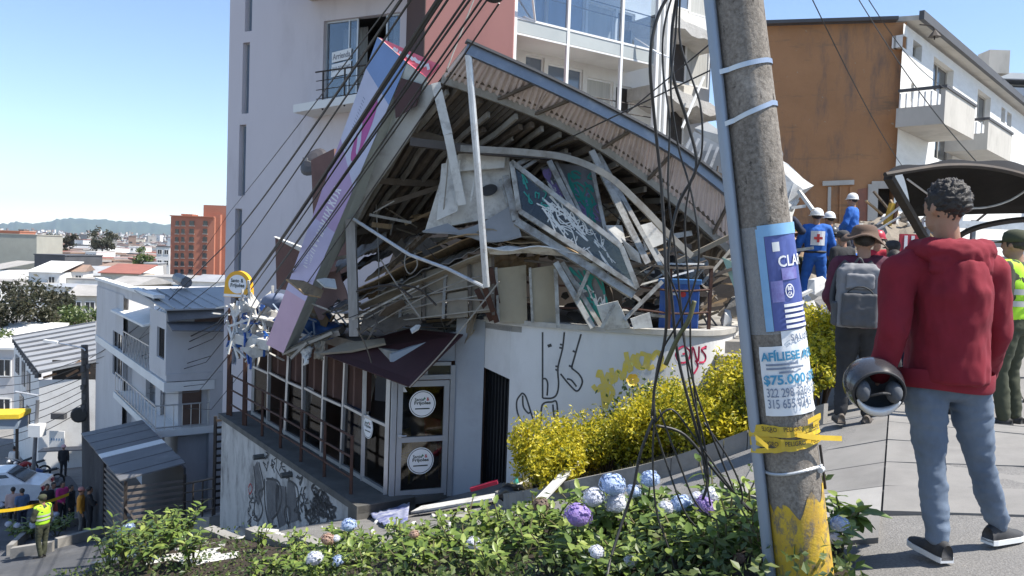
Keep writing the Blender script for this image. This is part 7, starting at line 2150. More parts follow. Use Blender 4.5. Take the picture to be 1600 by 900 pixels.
M_HLEAF =leaf_obj_mat('hydrangea_leaf',(.06,.11,.022),(.17,.25,.045),(.36,.42,.11))
leaf_meshes =[]
for k in range(3):
 m =MB();cur =(.10,.2,.32)[k]
 def lf_(s,t):
  w =.52 *(math.sin(math.pi *min(1,s *.96 +.02)) ** .75)*(1 -.35 *s)
  x =(t -.5)*w;return V(x,s -.0,.22 *abs(x)-cur *s *s +.012 *math.sin(s *26)*abs(t -.5)*2)
 m.grid(lf_,7,4);leaf_meshes.append(m.mesh('leaf',M_HLEAF,smooth=True))
def head_mesh(name,c1,c2,c3,seed):
 rs =random.Random(seed);m =MB()
 m.ball((0,0,0),.86,12,8)
 for k in range(120):
  z =rs.uniform(-.35,1);a =rs.uniform(0,6.283);r =math.sqrt(max(0,1 -z *z));n =V(math.cos(a)*r,math.sin(a)*r,z);p =n *rs.uniform(.9,1.06)
  t =n.cross(V(rs.gauss(0,1),rs.gauss(0,1),rs.gauss(0,1))).normalized();b =n.cross(t);s =rs.uniform(.13,.18)
  m.add([p,p +(t +b)*s *.5 +n *.02,p +t *s *1.15,p +(t -b)*s *.5 +n *.02],[(0,1,2,3)]);m.add([p,p +(b -t)*s *.5 +n *.02,p -t *s *1.15,p +(-t -b)*s *.5 +n *.02],[(0,1,2,3)])
  m.add([p +n *.01,p +(t +b)*s *.5 +n *.03,p +b *s *1.15 +n *.01,p +(b -t)*s *.5 +n *.03],[(0,1,2,3)]);m.add([p +n *.01,p +(t -b)*s *.5 +n *.03,p -b *s *1.15 +n *.01,p +(-t -b)*s *.5 +n *.03],[(0,1,2,3)])
 return m.mesh('flower_head',[leaf_mat(name,c1,c2,c3,.25,.6),MATS.get('twig_bark')])
HM ={'blue': head_mesh('blue_florets',(.26,.36,.58),(.42,.52,.72),(.60,.68,.80),1),'white': head_mesh('white_florets',(.50,.52,.60),(.66,.67,.74),(.76,.77,.80),2),
      'purple': head_mesh('purple_florets',(.22,.14,.42),(.34,.24,.55),(.46,.36,.64),3),'faded': head_mesh('faded_florets',(.30,.17,.12),(.42,.27,.20),(.50,.38,.30),4),'dead': head_mesh('dead_florets',(.12,.08,.06),(.17,.12,.09),(.22,.16,.12),5)}
def hydrangea(base,H,spread,label,seed,heads=(),stems=6,lsize=.13,nleaf=5):
 rs =random.Random(seed)
 e =empty('hydrangea',base,label,'hydrangea')
 tips =[]
 for p,kind,r in heads: tips.append((p -V(0,0,r *.7),kind,r,p))
 for k in range(max(0,stems -len(heads))):
  a =rs.uniform(0,6.28);tips.append((base +V(math.cos(a)*spread *rs.uniform(.2,1),math.sin(a)*spread *rs.uniform(.2,1),H *rs.uniform(.65,1.05)),None,0,None))
 m =MB()
 for t,kind,r,pc in tips:
  mid =lerp(base,t,.5)+V(rs.uniform(-.04,.04),rs.uniform(-.04,.04),.02);m.tube([base +V(rs.uniform(-.03,.03),rs.uniform(-.03,.03),-.05),mid,t],[.009,.007,.005],5)
  for j in range(nleaf -(1 if kind else 0)):
   f =.35 +.65 *j /(nleaf -1) if nleaf >1 else .9
   p =lerp(mid,t,(f -.35)/.65) if f >.35 else mid
   for sgn in (0,math.pi):
    a =j *1.57 +sgn +rs.uniform(-.3,.3);tilt =rs.uniform(-.25,.5)+(.35 if j == nleaf -1 else 0)
    o =bpy.data.objects.new('leaf',leaf_meshes[rs.randrange(3)]);COL.objects.link(o);o.parent =e
    o.location =p -base;s =lsize *rs.uniform(.7,1.25)*(.75 if j == nleaf -1 else 1)
    o.scale =(s,s,s);o.rotation_euler =Euler((tilt,rs.uniform(-.35,.35),a),'XYZ')
  if kind:
   o =bpy.data.objects.new('flower_head',HM[kind]);COL.objects.link(o);o.parent =e;o.location =pc -base;o.scale =(r,r,r *.88);o.rotation_euler =(rs.uniform(-.3,.3),rs.uniform(-.3,.3),rs.uniform(0,6))
 m.build('stems',mat('green_stem',(.10,.12,.04),(.13,.09,.05),rough=.8,scale=12),e)
 return e
def gsoil(u,v,d):
 p =P(u,v,d);return V(p.x,p.y,gz(p.x,p.y)+.08)
flist =[  # plants with flower heads: base u, d, label, [(u, v, kind, px diameter)]
 (905,5.2,'hydrangea with one large purple head in front of the kerb',[(903,809,'purple',42)]),
 (945,5.4,'hydrangea with white and blue heads left of the cables',[(928,781,'white',35),(957,761,'blue',40),(963,790,'white',36)]),
 (1000,5.6,'hydrangea with two pale blue heads behind the cables',[(990,771,'blue',24),(1016,752,'blue',30)]),
 (1060,5.0,'hydrangea with white blue heads just right of the cable tangle',[(1040,797,'white',24),(1065,791,'blue',33)]),
 (1100,4.9,'hydrangea with purple and white heads nearest the pole',[(1104,793,'purple',36),(1110,777,'white',28),(1088,781,'white',22)]),
 (740,6.2,'leafy hydrangea with a lone lilac head low in the bed',[(740,853,'white',24)]),
 (930,4.6,'hydrangea with a small lilac head at the bottom edge',[(932,866,'white',24),(985,880,'white',20)]),
 (545,8.4,'hydrangea with a small white blue head below the corner plinth',[(545,824,'blue',24)]),
 (512,8.2,'hydrangea with a faded rust coloured head',[(512,846,'faded',22),(525,845,'white',14)]),
 (492,7.6,'hydrangea with pale lilac heads at the bottom left of the bed',[(492,876,'white',26),(528,880,'blue',20)]),
 (845,6.6,'hydrangea with a dried brown head by the white planks',[(845,793,'dead',28)]),
 (1312,4.1,'small hydrangea with white blue heads right of the pole',[(1312,822,'blue',28),(1304,845,'white',22)]),
 (1075,4.4,'hydrangea with fading yellow green heads by the pole foot',[(1155,876,'faded',20)]),
 (680,6.6,'hydrangea with a small drooping dried bloom',[(647,838,'faded',16)]),
]
for i,(u,d,l,hs) in enumerate(flist):
 b =gsoil(u,850,d);hd =[(P(a,v -3,d -.3 +.02 *k),kind,px *1.05 *(d -.3)/F /2) for k,(a,v,kind,px) in enumerate(hs)]
 hydrangea(b,max(.22,min(.5,(max(h[0].z for h in hd)-b.z)*.72)),.26,l,300 +i,hd,stems=6,lsize=.125)
rs =random.Random(9)
k =0
fill =[]
for i in range(26):
 u =440 +i *29 +rs.uniform(-8,8);d =(9.0 -(u -400)/800 *4.6)+rs.uniform(-.5,.5)
 if u >1180: continue
 fill.append((u,d))
for u0 in range(410,1190,36):
 for v in (872,898,926):
  if (u0 // 36 +v) % 3 == 0: continue
  q_ =gp(u0 +rs.uniform(-12,12),v);fill.append((800 +q_.x /q_.y *F,q_.y))
for i,(u,d) in enumerate(fill):
 b =gsoil(u,860,d)
 hydrangea(b,rs.uniform(.20,.34),.2,'leafy green hydrangea without flowers in the street planter',400 +i,(),stems=4,lsize=.115,nleaf=3)['group']='flowerless hydrangeas in the planter'
# left-hand cluster near the white rubble
for i,(u,d,l,hs) in enumerate(((200,10.2,'hydrangea with blue heads at the lower left',[(202,827,'blue',22),(192,831,'blue',18),(189,848,'blue',18)]),(243,10.4,'hydrangea with a white head beside the white boards',[(242,830,'white',22)]),(272,10.3,'hydrangea with an orange faded head beside the white boards',[(272,823,'faded',17)]))):
 b =gsoil(u,870,d);hd =[(P(a,v,d),kind,px *d /F /2) for (a,v,kind,px) in hs]
 hydrangea(b,.45,.3,l,500 +i,hd,stems=8,lsize=.13)
for i,(u,v,d) in enumerate(((215,870,10),(250,880,9.6),(285,870,9.9),(170,885,10.2),(300,885,9.2),(230,895,9.2),(190,895,9.6),(265,855,10.2))):
 hydrangea(gsoil(u,v,d),rs.uniform(.4,.6),.28,'leafy hydrangea growing among the white boards at lower left',520 +i,(),stems=7,lsize=.13,nleaf=4)['group']='hydrangeas among the white boards'
for i,(u,v,r) in enumerate(((30,846,.5),(52,842,.5),(88,838,.5),(100,830,.45),(80,826,.4),(5,810,.5))):
 g_ =gp(u,v);hydrangea(g_,.6,r,'leafy bush with pale flower heads in the lower street planter',540 +i,[(g_ +V(rs.uniform(-.4,.4),-.3,rs.uniform(.5,.7)),'white',.1) for _ in range(2)],stems=9,lsize=.2,nleaf=4)['group']='bushes of the lower street planter'
# low undergrowth covering the soil
ug =MB()
for k in range(9000):
 i =rs.random()*5;j =int(min(i,4));f =i -j
 p =lerp(lerp(V(*PW[j],0),V(*PW[j +1],0),f),lerp(V(*NE[j],0),V(*NE[j +1],0),f),rs.random() ** .8 *.9 +.05)
 hgt =rs.random() ** 1.6 *.22 *(1 +.6 *mnoise.noise(p *1.7))
 leaf_quad(ug,V(p.x,p.y,gz(p.x,p.y)+.12 +hgt),rs.uniform(.03,.075),rs,.7,.55)
ug.build('undergrowth',LM_GREEN,label='low green leaves covering the soil of the street planter',cat='undergrowth',kind='stuff')
gr_ =MB()
for k in range(2600):
 s,t =rs.random(),rs.random();p =bedfn(s,t *.95);h =rs.uniform(.03,.09);a =rs.uniform(0,6.28)
 gr_.add([p +V(math.cos(a)*.008,math.sin(a)*.008,0),p -V(math.cos(a)*.008,math.sin(a)*.008,0),p +V(rs.uniform(-.04,.04),rs.uniform(-.04,.04),h)],[(0,1,2)])
gr_.build('grass',leaf_mat('dry_grass',(.10,.11,.03),(.22,.20,.06),(.34,.28,.12),.3),label='short dry grass on the hedge bed',cat='grass',kind='stuff')

# ------------------------------------------------------------------ litter and boards on the ground
def gplank(u0,v0,u1,v1,w,mt,label,name='white_plank',th_=.03,lift=.04,group=None,cat='plank',d0=None,d1=None):
 a =gp(u0,v0,lift) if d0 is None else P(u0,v0,d0);b =gp(u1,v1,lift) if d1 is None else P(u1,v1,d1)
 m =MB();m.beam(a,b,w,th_);return m.build(name,mt,label=label,cat=cat,group=group)
gplank(784,786,848,752,.10,M_PLAST,'long white plank lying by the kerb below the hedge',lift=.12)
gplank(826,800,902,720,.12,M_PLAST,'white board leaning up into the golden hedge',d0=9.2,d1=9.9)
gplank(650,806,776,786,.34,M_PLAST,'curved white panel lying in front of the shop door',lift=.10)
gplank(735,784,777,772,.10,mat('crimson_plastic',(.45,.02,.06),rough=.4),'red plastic strip on the step by the black gate',name='red_strip',lift=.2,cat='strip',th_=.06)
m =MB();c =gp(806,772,.05);m.lathe(c,[(.045,0),(.048,.02),(.045,.14),(.022,.18),(.02,.21),(.028,.215),(.028,.25)],12);m.build('spray_bottle',mat('teal_plastic',(.05,.42,.34),rough=.35),label='small teal plastic bottle standing by the hedge end',cat='bottle',smooth=True)
m =MB();c =gp(800,790,.1);m.ball(c +V(0,0,.08),(.2,.16,.14),14,9)
for i,p in enumerate(m.v): m.v[i]=p +V(1,1,1)*.06 *mnoise.noise(p *9)
m.build('bin_bag',mat('black_bin_bag',(.02,.02,.022),rough=.3),label='black crumpled bag beside the teal bottle',cat='bag',smooth=True)
bn =empty('fallen_banner',gp(610,812),'crumpled blue and white banner lying at the corner plinth','banner')
q =[gp(572,806,.05),gp(640,796,.12),gp(636,826,.05),gp(600,826,.03)]
m =MB();m.grid(lambda a,b: lerp(lerp(q[0],q[1],a),lerp(q[3],q[2],a),b)+V(0,0,.07 *abs(mnoise.noise(V(a *5,b *5,0)))),14,10,th=.006);m.build('cloth',mat('white_blue_banner',(.55,.56,.60),(.04,.06,.28),rough=.5,scale=3.2),bn,smooth=True)
lb2 =[(150,882,250,868,.2),(230,893,345,878,.4),(255,862,290,872,.25),(300,872,350,862,.3),(320,890,372,880,.2),(346,868,374,826,.08),(362,864,430,840,.3),(380,856,425,838,.2),(180,868,240,858,.18),(330,862,385,852,.2),(300,893,335,885,.3),(395,838,412,828,.1)]
for i,(a,b,c,d,w) in enumerate(lb2): gplank(a,b,c,d,w,M_PLAST,'white broken board lying in the lower left street',lift=.06 +.03 *(i % 3),name='white_board',group='white boards in the lower street',cat='board')
for k in range(60):
 u,v =rs.uniform(200,780),0;v =905 -(u -200)*.17 +rs.uniform(-30,10)
 p =gp(u,v);m =MB();chunk(m,p +V(0,0,.02),rs.uniform(.02,.06),rs,.6);m.build('plaster_crumb',rs.choice((M_PLAST,M_RUBG,M_PLAST)),label='small plaster crumb scattered on the sloping pavement',cat='debris',group='plaster crumbs on the pavement')

# ------------------------------------------------------------------ people
def remesh(mb,voxel,smooth=4):
 me =mb.mesh('figure',MATS['white_frame'])
 o =bpy.data.objects.new('figure',me)
 r =o.modifiers.new('r','REMESH');r.mode ='VOXEL';r.voxel_size =voxel;r.use_smooth_shade =True
 if smooth:
  s =o.modifiers.new('s','SMOOTH');s.factor =.5;s.iterations =smooth
 dg =small_dg(o)
 out =bpy.data.meshes.new_from_object(o.evaluated_get(dg))
 bpy.data.objects.remove(o);bpy.data.meshes.remove(me)
 out.materials.clear()
 return out
def limb(mb,pts,n=12):
 """a tapering limb through (point, radius) pairs with rounded joints"""
 P_ =[Vector(p) for p,r in pts];R_ =[r for p,r in pts]
 Q_,S_ =[],[]
 for i in range(len(P_)-1):
  for k in range(4):
   t =k /4;Q_.append(lerp(P_[i],P_[i +1],t));a,b =R_[i],R_[i +1]
   S_.append(tuple(lerp(x,y,t) for x,y in zip(a,b)) if isinstance(a,tuple) else lerp(a,b,t))
 Q_.append(P_[-1]);S_.append(R_[-1])
 mb.tube(Q_,S_,n)
 for p,r in ((P_[0],R_[0]),(P_[-1],R_[-1])):
  mb.ball(p,(r[0]*.96,r[1]*.96,.02) if isinstance(r,tuple) else r *.98,12,8)
 for p,r in list(zip(P_,R_))[1:-1]:
  if not isinstance(r,tuple): mb.ball(p,r *.99,10,8)
def fold(me,amp,scale=9.0,stretch=(1,1,1),seed=0.0):
 """cloth folds: real displacement along the normals"""
 nrm =[tuple(v.normal) for v in me.vertices];cos =[v.co.copy() for v in me.vertices];out =[]
 for p,nn_ in zip(cos,nrm):
  q =V(p.x *scale *stretch[0],p.y *scale *stretch[1],p.z *scale *stretch[2]+seed)
  n =1 -2 *abs(mnoise.noise(q));n2 =mnoise.noise(q *2.3)
  out.extend(p +Vector(nn_)*(amp *(n *.8 +n2 *.5)))
 me.vertices.foreach_set('co',out)
 me.update()
def hand(mb,w,d,up,s,curl=.5,mirror=1):
 """palm, four fingers and a thumb from wrist w towards d; up is the thumb side"""
 d =d.normalized();up =(up -d *up.dot(d)).normalized();n =d.cross(up)
 palm =w +d *.045 *s
 limb(mb,[(w,.022 *s),(palm,.030 *s),(w +d *.085 *s,.026 *s)],8)
 for k,L in enumerate((.072,.080,.075,.060)):
  b =w +d *.085 *s +up *(.030 -k *.019)*s
  m1 =b +(d *math.cos(curl *.6)+n *math.sin(curl *.6))*L *.5 *s;t =m1 +(d *math.cos(curl *1.5)+n *math.sin(curl *1.5))*L *.5 *s
  limb(mb,[(b,.0095 *s),(m1,.0088 *s),(t,.0072 *s)],6)
 b =w +d *.03 *s +up *.026 *s;m1 =b +(d *.6 +up *.7).normalized()*.035 *s;t =m1 +(d *.9 +up *.2 +n *.3).normalized()*.03 *s
 limb(mb,[(b,.012 *s),(m1,.0105 *s),(t,.008 *s)],6)
def pose(**kw):
 """joints of a standing figure 1.75 m tall facing +y; keyword arguments move single joints"""
 j =dict(pel=V(0,0,.95),head=V(0,.015,1.635),neck=V(0,-.01,1.47),shL=V(-.19,0,1.415),shR=V(.19,0,1.415),elL=V(-.23,-.02,1.13),elR=V(.23,-.02,1.13),wrL=V(-.23,.06,.88),wrR=V(.23,.06,.88),
             hipL=V(-.09,0,.92),hipR=V(.09,0,.92),knL=V(-.10,.03,.50),knR=V(.10,.03,.50),anL=V(-.11,-.03,.085),anR=V(.11,-.03,.085),toeL=V(-.14,.16,.035),toeR=V(.14,.16,.035))
 for k,v in kw.items(): j[k]=V(*v)
 return j
SKIN =mat('warm_brown_skin',(.36,.20,.13),(.30,.165,.105),rough=.55,scale=12,sss=.08)
HAIR =mat('black_hair',(.014,.011,.010),(.03,.024,.020),rough=.55,scale=40,bumps=.6,bscale=90,bdist=.006)
def cloth(name,c,c2=None,**k):
 return mat(name,c,c2 or tuple(x *.8 for x in c),rough=k.pop('rough',.9),scale=k.pop('scale',8),bumps=.25,bscale=k.pop('bscale',160),bdist=.002,**k)
def person(label,base,rz,h,j,top,legs,shoes,group=None,voxel=.025,girth=1.0,top_len=.88,hairm=None,hat=None,look=0.0,loose=1.0,tuck=False,short_sleeve=False,sleeve=1.0,skin=None,hair=True,tg=1.0,curly=False):
 s =h /1.75
 e =empty('person',base,label,'person',group,rz);e.scale =(s,s,s)
 skin =skin or SKIN
 def put(me,nm,mt,par=e,sm=True):
  me.materials.append(mt);me.polygons.foreach_set('use_smooth',[sm]*len(me.polygons))
  o =bpy.data.objects.new(nm,me);COL.objects.link(o);o.parent =par;return o
 g =girth
 hd =j['head'];nk =j['neck'];R2 =Matrix.Rotation(look,3,'Z')
 lean =(nk -j['pel'])
 def spine(f): return j['pel']+lean *f
 # body: one continuous surface, head, neck, trunk, arms, hands, legs
 b =MB()
 b.ball(hd +V(0,0,.012),(.078,.098,.108),16,12,rot=R2);b.ball(hd +R2 @ V(0,.03,-.06),(.058,.066,.062),12,8)
 b.ball(hd +R2 @ V(0,.103,-.012),(.013,.018,.022),8,6)
 for sx in (-1,1): b.ball(hd +R2 @ V(sx *.08,-.008,-.005),(.012,.022,.033),8,6)
 limb(b,[(nk +V(0,-.01,-.06),.062),(hd +V(0,-.018,-.06),.055)])
 limb(b,[(j['pel']-V(0,0,.05),(.13 *g,.09 *g)),(spine(.35),(.125 *g,.085 *g)),(spine(.8),(.15 *g,.095 *g)),(spine(1),(.06,.055))])
 for S in 'LR':
  limb(b,[(j['sh' +S],.05),(j['el' +S],.04),(j['wr' +S],.027)])
  dirn =(j['wr' +S]-j['el' +S]);hand(b,j['wr' +S],dirn,V(0,1,.2) if abs(dirn.normalized().y)<.9 else V(0,0,1),1.0)
  limb(b,[(j['hip' +S],.075 *g),(j['kn' +S],.05),(j['an' +S],.036)])
 put(remesh(b,max(.009,voxel *.7),2),'body',skin)
 # face
 f =MB()
 for sx in (-1,1): f.ball(hd +R2 @ V(sx *.031,.086,.012),(.012,.008,.007),8,6)
 f.ball(hd +R2 @ V(0,.088,-.062),(.024,.008,.006),8,6)
 fm =f.mesh('face',MATS['black_hair'],smooth=True);o =bpy.data.objects.new('eyes_and_mouth',fm);COL.objects.link(o);o.parent =e
 # trousers
 t =MB()
 limb(t,[(j['pel']+V(0,0,.10),(.150 *g,.110 *g)),(j['pel']-V(0,0,.02),(.168 *g,.125 *g)),(j['pel']-V(0,0,.1),(.145 *g,.11 *g))],18)
 for S in 'LR':
  k_,a_ =j['kn' +S],j['an' +S]
  limb(t,[(j['hip' +S]-V(0,0,.01),.098 *g),(lerp(j['hip' +S],k_,.5),.085 *g),(k_,.066 *loose),(lerp(k_,a_,.45),.064 *loose),(a_ +V(0,0,.02),.054 *loose)],14)
 me =remesh(t,voxel,3);fold(me,.009 if voxel <.02 else .01,9,(.8,.8,1.5),3);fold(me,.004,24,(.7,.7,1.4),5);put(me,'trousers',legs)
 # shoes
 for S in 'LR':
  a_,to =j['an' +S],j['toe' +S];dv =(to -a_);dv.z =0;dv.normalize();w =dv.cross(V(0,0,1))
  m =MB();sec =[(-.075,.032,.085),(-.05,.038,.10),(0,.040,.11),(.06,.043,.075),(.12,.046,.055),(.165,.038,.045),(.19,.018,.035)]
  k0 =0
  for x,hw,hh in sec:
   c =V(a_.x,a_.y,a_.z -.085)+dv *x
   for q in range(9):
    th_ =math.pi *q /8;m.v.append(c +w *(math.cos(th_)*hw)+V(0,0,.012 +(math.sin(th_) ** .7)*(hh -.012)))
  for i in range(len(sec)-1):
   for q in range(8): a =i *9 +q;m.f.append((a,a +1,a +10,a +9));m.m.append(0)
   m.f.append((i *9,i *9 +9,i *9 +17,i *9 +8));m.m.append(0)
  m.f.append(tuple(range(9)));m.m.append(0);n0 =(len(sec)-1)*9;m.f.append(tuple(n0 +q for q in reversed(range(9))));m.m.append(0)
  om =m.mesh('shoe',shoes,smooth=True);o =bpy.data.objects.new('shoe',om);COL.objects.link(o);o.parent =e
  m =MB();ol =[V(a_.x,a_.y,a_.z -.085)+dv *x +w *hw *1.08 for x,hw,hh in sec]+[V(a_.x,a_.y,a_.z -.085)+dv *x -w *hw *1.08 for x,hw,hh in reversed(sec)]
  m.prism(ol,V(0,0,.026));so =bpy.data.objects.new('sole',m.mesh('sole',M_WFRAME if shoes.name.startswith('sneaker') else MATS['black_paint']));COL.objects.link(so);so.parent =o
 # upper garment with sleeves
 u =MB();zh =top_len -.95
 limb(u,[(j['pel']+V(0,0,zh),(.170 *g *tg,.125 *g *tg)),(spine(.3),(.165 *g *tg,.125 *g *tg)),(spine(.65),(.185 *g *tg,.128 *g *tg)),(spine(.88),(.175 *g *(1 +tg)/2,.105 *g *tg)),(nk +V(0,-.005,.0),(.075,.07))],20)
 g =g *(1 +(tg -1)*.3)
 for S in 'LR':
  en =lerp(j['el' +S],j['wr' +S],.92 *sleeve) if not short_sleeve else lerp(j['sh' +S],j['el' +S],.8)
  pts =[(lerp(spine(.88),j['sh' +S],.5),.085 *g),(j['sh' +S],.075 *g)]
  if short_sleeve: pts += [(en,.066 *g)]
  else: pts += [(lerp(j['sh' +S],j['el' +S],.5),.066 *g),(j['el' +S],.060 *g),(en,.046 *g)]
  limb(u,pts,14)
 me =remesh(u,voxel,4);fold(me,.011 if voxel <.02 else .013,7.5,(1,1,.6),7);fold(me,.005,19,(1,1,.5),3);put(me,'shirt',top)
 if hair:
  m =MB();m.ball(hd +R2 @ V(0,-.014,.030),(.089,.108,.106),72 if curly else 28,56 if curly else 20,rot=R2)
  vs2 =[]
  for p in m.v:
   q =R2.transposed() @ (p -hd)
   if q.y >.035 and q.z <.075: q =V(q.x *.86,min(q.y,.08)*.8,q.z)      # keep the face free
   if q.z <-.055: q.z =-.055 -(q.z +.055)*.1;
   if q.z <-.02: q =V(q.x *.86,q.y *.90 if q.y <0 else q.y *.6,q.z)
   q =q *(1 +(.20 *abs(mnoise.noise(q *40))+.10 *mnoise.noise(q *85)-.02 if curly else .035 *mnoise.noise(q *38)+.03 *mnoise.noise(q *75)))
   vs2.append(hd +R2 @ q)
  m.v =vs2
  hm =m.mesh('hair',hairm or HAIR,smooth=True);o =bpy.data.objects.new('hair',hm);COL.objects.link(o);o.parent =e
 def hatpart(m,nm,mt):
  o =bpy.data.objects.new(nm,m.mesh(nm,mt,smooth=True));COL.objects.link(o);o.parent =e;return o
 if hat and hat[0] == 'helmet':
  m =MB();prof =[(.122,-.005),(.120,.02),(.112,.06),(.092,.10),(.055,.128),(.01,.138)]
  m.lathe(hd +V(0,-.008,.03),prof,18);m.lathe(hd +V(0,.0,.028),[(.118,0),(.142,-.006),(.142,.0),(.118,.01)],18)
  m.beam(hd +V(0,-.1,.10),hd +V(0,.08,.12),.03,.05);hatpart(m,'helmet',hat[1])
 if hat and hat[0] == 'cap':
  m =MB();m.lathe(hd +V(0,-.008,.035),[(.106,-.01),(.107,.03),(.096,.075),(.06,.1),(.01,.108)],18)
  m.grid(lambda a,b_: hd +R2 @ V((a -.5)*.16,.08 +b_ *.09 *math.sin(math.pi *(.15 +a *.7)),.035 -.012 *b_),8,4,th=.008);hatpart(m,'cap',hat[1])
 if hat and hat[0] == 'brim':
  m =MB();n_ =30;ring =[]
  prof =[(.115,.0),(.16,-.005),(.20,-.02),(.205,-.015),(.16,.006),(.118,.012),(.112,.05),(.10,.085),(.07,.105),(.01,.108)]
  k0 =len(m.v)
  for r,z in prof:
   for q in range(n_):
    a =2 *math.pi *q /n_;dip =-.05 *(r /.2) ** 3 *(math.cos(a) ** 2)*(1 if r >.13 else 0)+.02 *math.sin(a *3)*(r >.13)
    m.v.append(hd +V(math.cos(a)*r *.98,math.sin(a)*r *1.08 -.005,.045 +z +dip -.15 *r *(math.cos(a) if r >.13 else 0)))
  for i in range(len(prof)-1):
   for q in range(n_): a =i *n_ +q;c =i *n_ +(q +1) % n_;m.f.append((a,c,c +n_,a +n_));m.m.append(0)
  m.f.append(tuple((len(prof)-1)*n_ +q for q in range(n_)));m.m.append(0);hatpart(m,'hat',hat[1])
 return e,put
def local_part(e,mb,name,mt,smooth=False,par=None):
 o =bpy.data.objects.new(name,mb.mesh(name,mt,smooth=smooth));COL.objects.link(o);o.parent =par or e
 return o
# ---- the man in the red hoodie, seen from behind
C_RED =cloth('red_hoodie_fleece',(.21,.009,.022),(.155,.006,.016),bscale=260)
C_DENIM =mat('washed_blue_denim',(.15,.19,.25),(.085,.115,.165),rough=.9,scale=5,stretch=(1,1,.5),bumps=.35,bscale=300,bdist=.002,stain=(.22,.26,.32),stain_scale=3,stain_amt=.5)
S_BLK =mat('sneaker_black_canvas',(.03,.03,.033),(.05,.05,.052),rough=.8,scale=20)
def L_(u,v,d,b): return P(u,v,d)-b
mb0 =P(1495,872,3.85);MB_ =V(mb0.x,mb0.y,gz(mb0.x,mb0.y)+.02)
jm =dict(pel=L_(1477,585,3.85,MB_),head=L_(1476,325,3.83,MB_),neck=L_(1481,383,3.85,MB_),shL=L_(1404,424,3.85,MB_),shR=L_(1548,426,3.85,MB_),elL=L_(1396,515,3.80,MB_),elR=L_(1556,520,3.88,MB_),wrL=L_(1376,588,3.86,MB_),wrR=L_(1537,590,4.05,MB_),
          hipL=L_(1445,600,3.85,MB_),hipR=L_(1511,600,3.85,MB_),knL=L_(1455,722,3.86,MB_),knR=L_(1531,722,3.90,MB_),anL=L_(1464,852,3.80,MB_),anR=L_(1558,836,3.98,MB_),toeL=L_(1430,862,3.95,MB_),toeR=L_(1602,842,4.08,MB_))
for S in 'LR':
 a =jm['an' +S];gzz =gz(a.x +MB_.x,a.y +MB_.y)+.02 -MB_.z;jm['an' +S]=V(a.x,a.y,gzz +.088)
man,put =person('man in red hoodie and jeans seen from behind, holding a motorcycle helmet',MB_,0,1.75,jm,C_RED,C_DENIM,S_BLK,voxel=.0125,girth=1.0,top_len=.95 -.02,loose=.92,look=.35,tg=1.32,curly=True)
m =MB();nk =jm['neck']     # hood lying on the shoulders, pocket seams
limb(m,[(nk +V(-.145,.02,-.03),(.055,.05)),(nk +V(-.115,-.085,-.025),(.065,.06)),(nk +V(0,-.135,-.05),(.075,.065)),(nk +V(.115,-.085,-.025),(.065,.06)),(nk +V(.145,.02,-.03),(.055,.05))],14)
m.ball(nk +V(0,-.125,-.10),(.15,.06,.10),16,10);m.ball(nk +V(0,-.02,-.02),(.14,.12,.055),16,10)
me =remesh(m,.011,3);fold(me,.008,14,(1,1,1.6),2);put(me,'hood',C_RED)
m =MB();pz =jm['pel'].z -.02
n_ =36;k0 =0
for i,(rr,zz) in enumerate(((1.0,.045),(1.02,.03),(1.02,-.03),(.98,-.045))):
 for q in range(n_):
  a =2 *math.pi *q /n_;m.v.append(V(jm['pel'].x +math.cos(a)*.222 *rr,jm['pel'].y +math.sin(a)*.165 *rr,pz +zz +.01 *math.sin(a *2)))
for i in range(3):
 for q in range(n_): a =i *n_ +q;c =i *n_ +(q +1) % n_;m.f.append((a,c,c +n_,a +n_));m.m.append(0)
local_part(man,m,'hem_band',C_RED,True)
# the helmet he holds
hm =empty('motorcycle_helmet',P(1364,602,3.74),'black and silver full face motorcycle helmet held in the man\'s hand','helmet')
hc =P(1365,601,3.74);hR =Euler((.30,.0,-.12)).to_matrix()
m =MB();n_ =32
for i in range(17):
 a =math.pi *i /16
 for q in range(n_):
  t =2 *math.pi *q /n_;p =V(math.sin(a)*math.cos(t)*.135,-math.cos(a)*.155,math.sin(a)*math.sin(t)*.128)
  m.v.append(hc +hR @ p)
for i in range(5,16):      # open underside towards the viewer
 for q in range(n_): a =i *n_ +q;c =i *n_ +(q +1) % n_;m.f.append((a,c,c +n_,a +n_));m.m.append(0)
m.build('shell',mat('black_gloss_shell',(.03,.03,.033),(.05,.05,.055),rough=.22,scale=4,coat=.6),hm,smooth=True)
m =MB();m.v =[]
for i in range(17):
 a =math.pi *i /16
 for q in range(n_):
  t =2 *math.pi *q /n_;m.v.append(hc +hR @ (V(math.sin(a)*math.cos(t)*.135,-math.cos(a)*.155,math.sin(a)*math.sin(t)*.128)*.90))
for i in range(5,16):
 for q in range(n_): a =i *n_ +q;c =i *n_ +(q +1) % n_;m.f.append((a,a +n_,c +n_,c));m.m.append(0)
m.build('lining',mat('grey_helmet_lining',(.10,.11,.125),(.06,.065,.075),rough=.9,scale=14),hm,smooth=True)
m =MB();rim =[hc +hR @ V(math.sin(math.pi *5 /16)*math.cos(t)*.135 *1.0,-math.cos(math.pi *5 /16)*.155,math.sin(math.pi *5 /16)*math.sin(t)*.128) for t in [2 *math.pi *q /32 for q in range(32)]]
m.tube(rim +[rim[0]],.007,8,cap=False);m.build('rim',M_BLACKP,hm,smooth=True)
m =MB();ch =[hc +hR @ V(.098 *math.cos(t),-.098,.092 *math.sin(t)) for t in np.linspace(3.5,5.95,15)];m.tube(ch,[.006 +.016 *math.sin(math.pi *i /14) for i in range(15)],8);m.build('chin_guard',mat('silver_trim',(.62,.62,.62),rough=.35,metal=.3),hm,smooth=True)
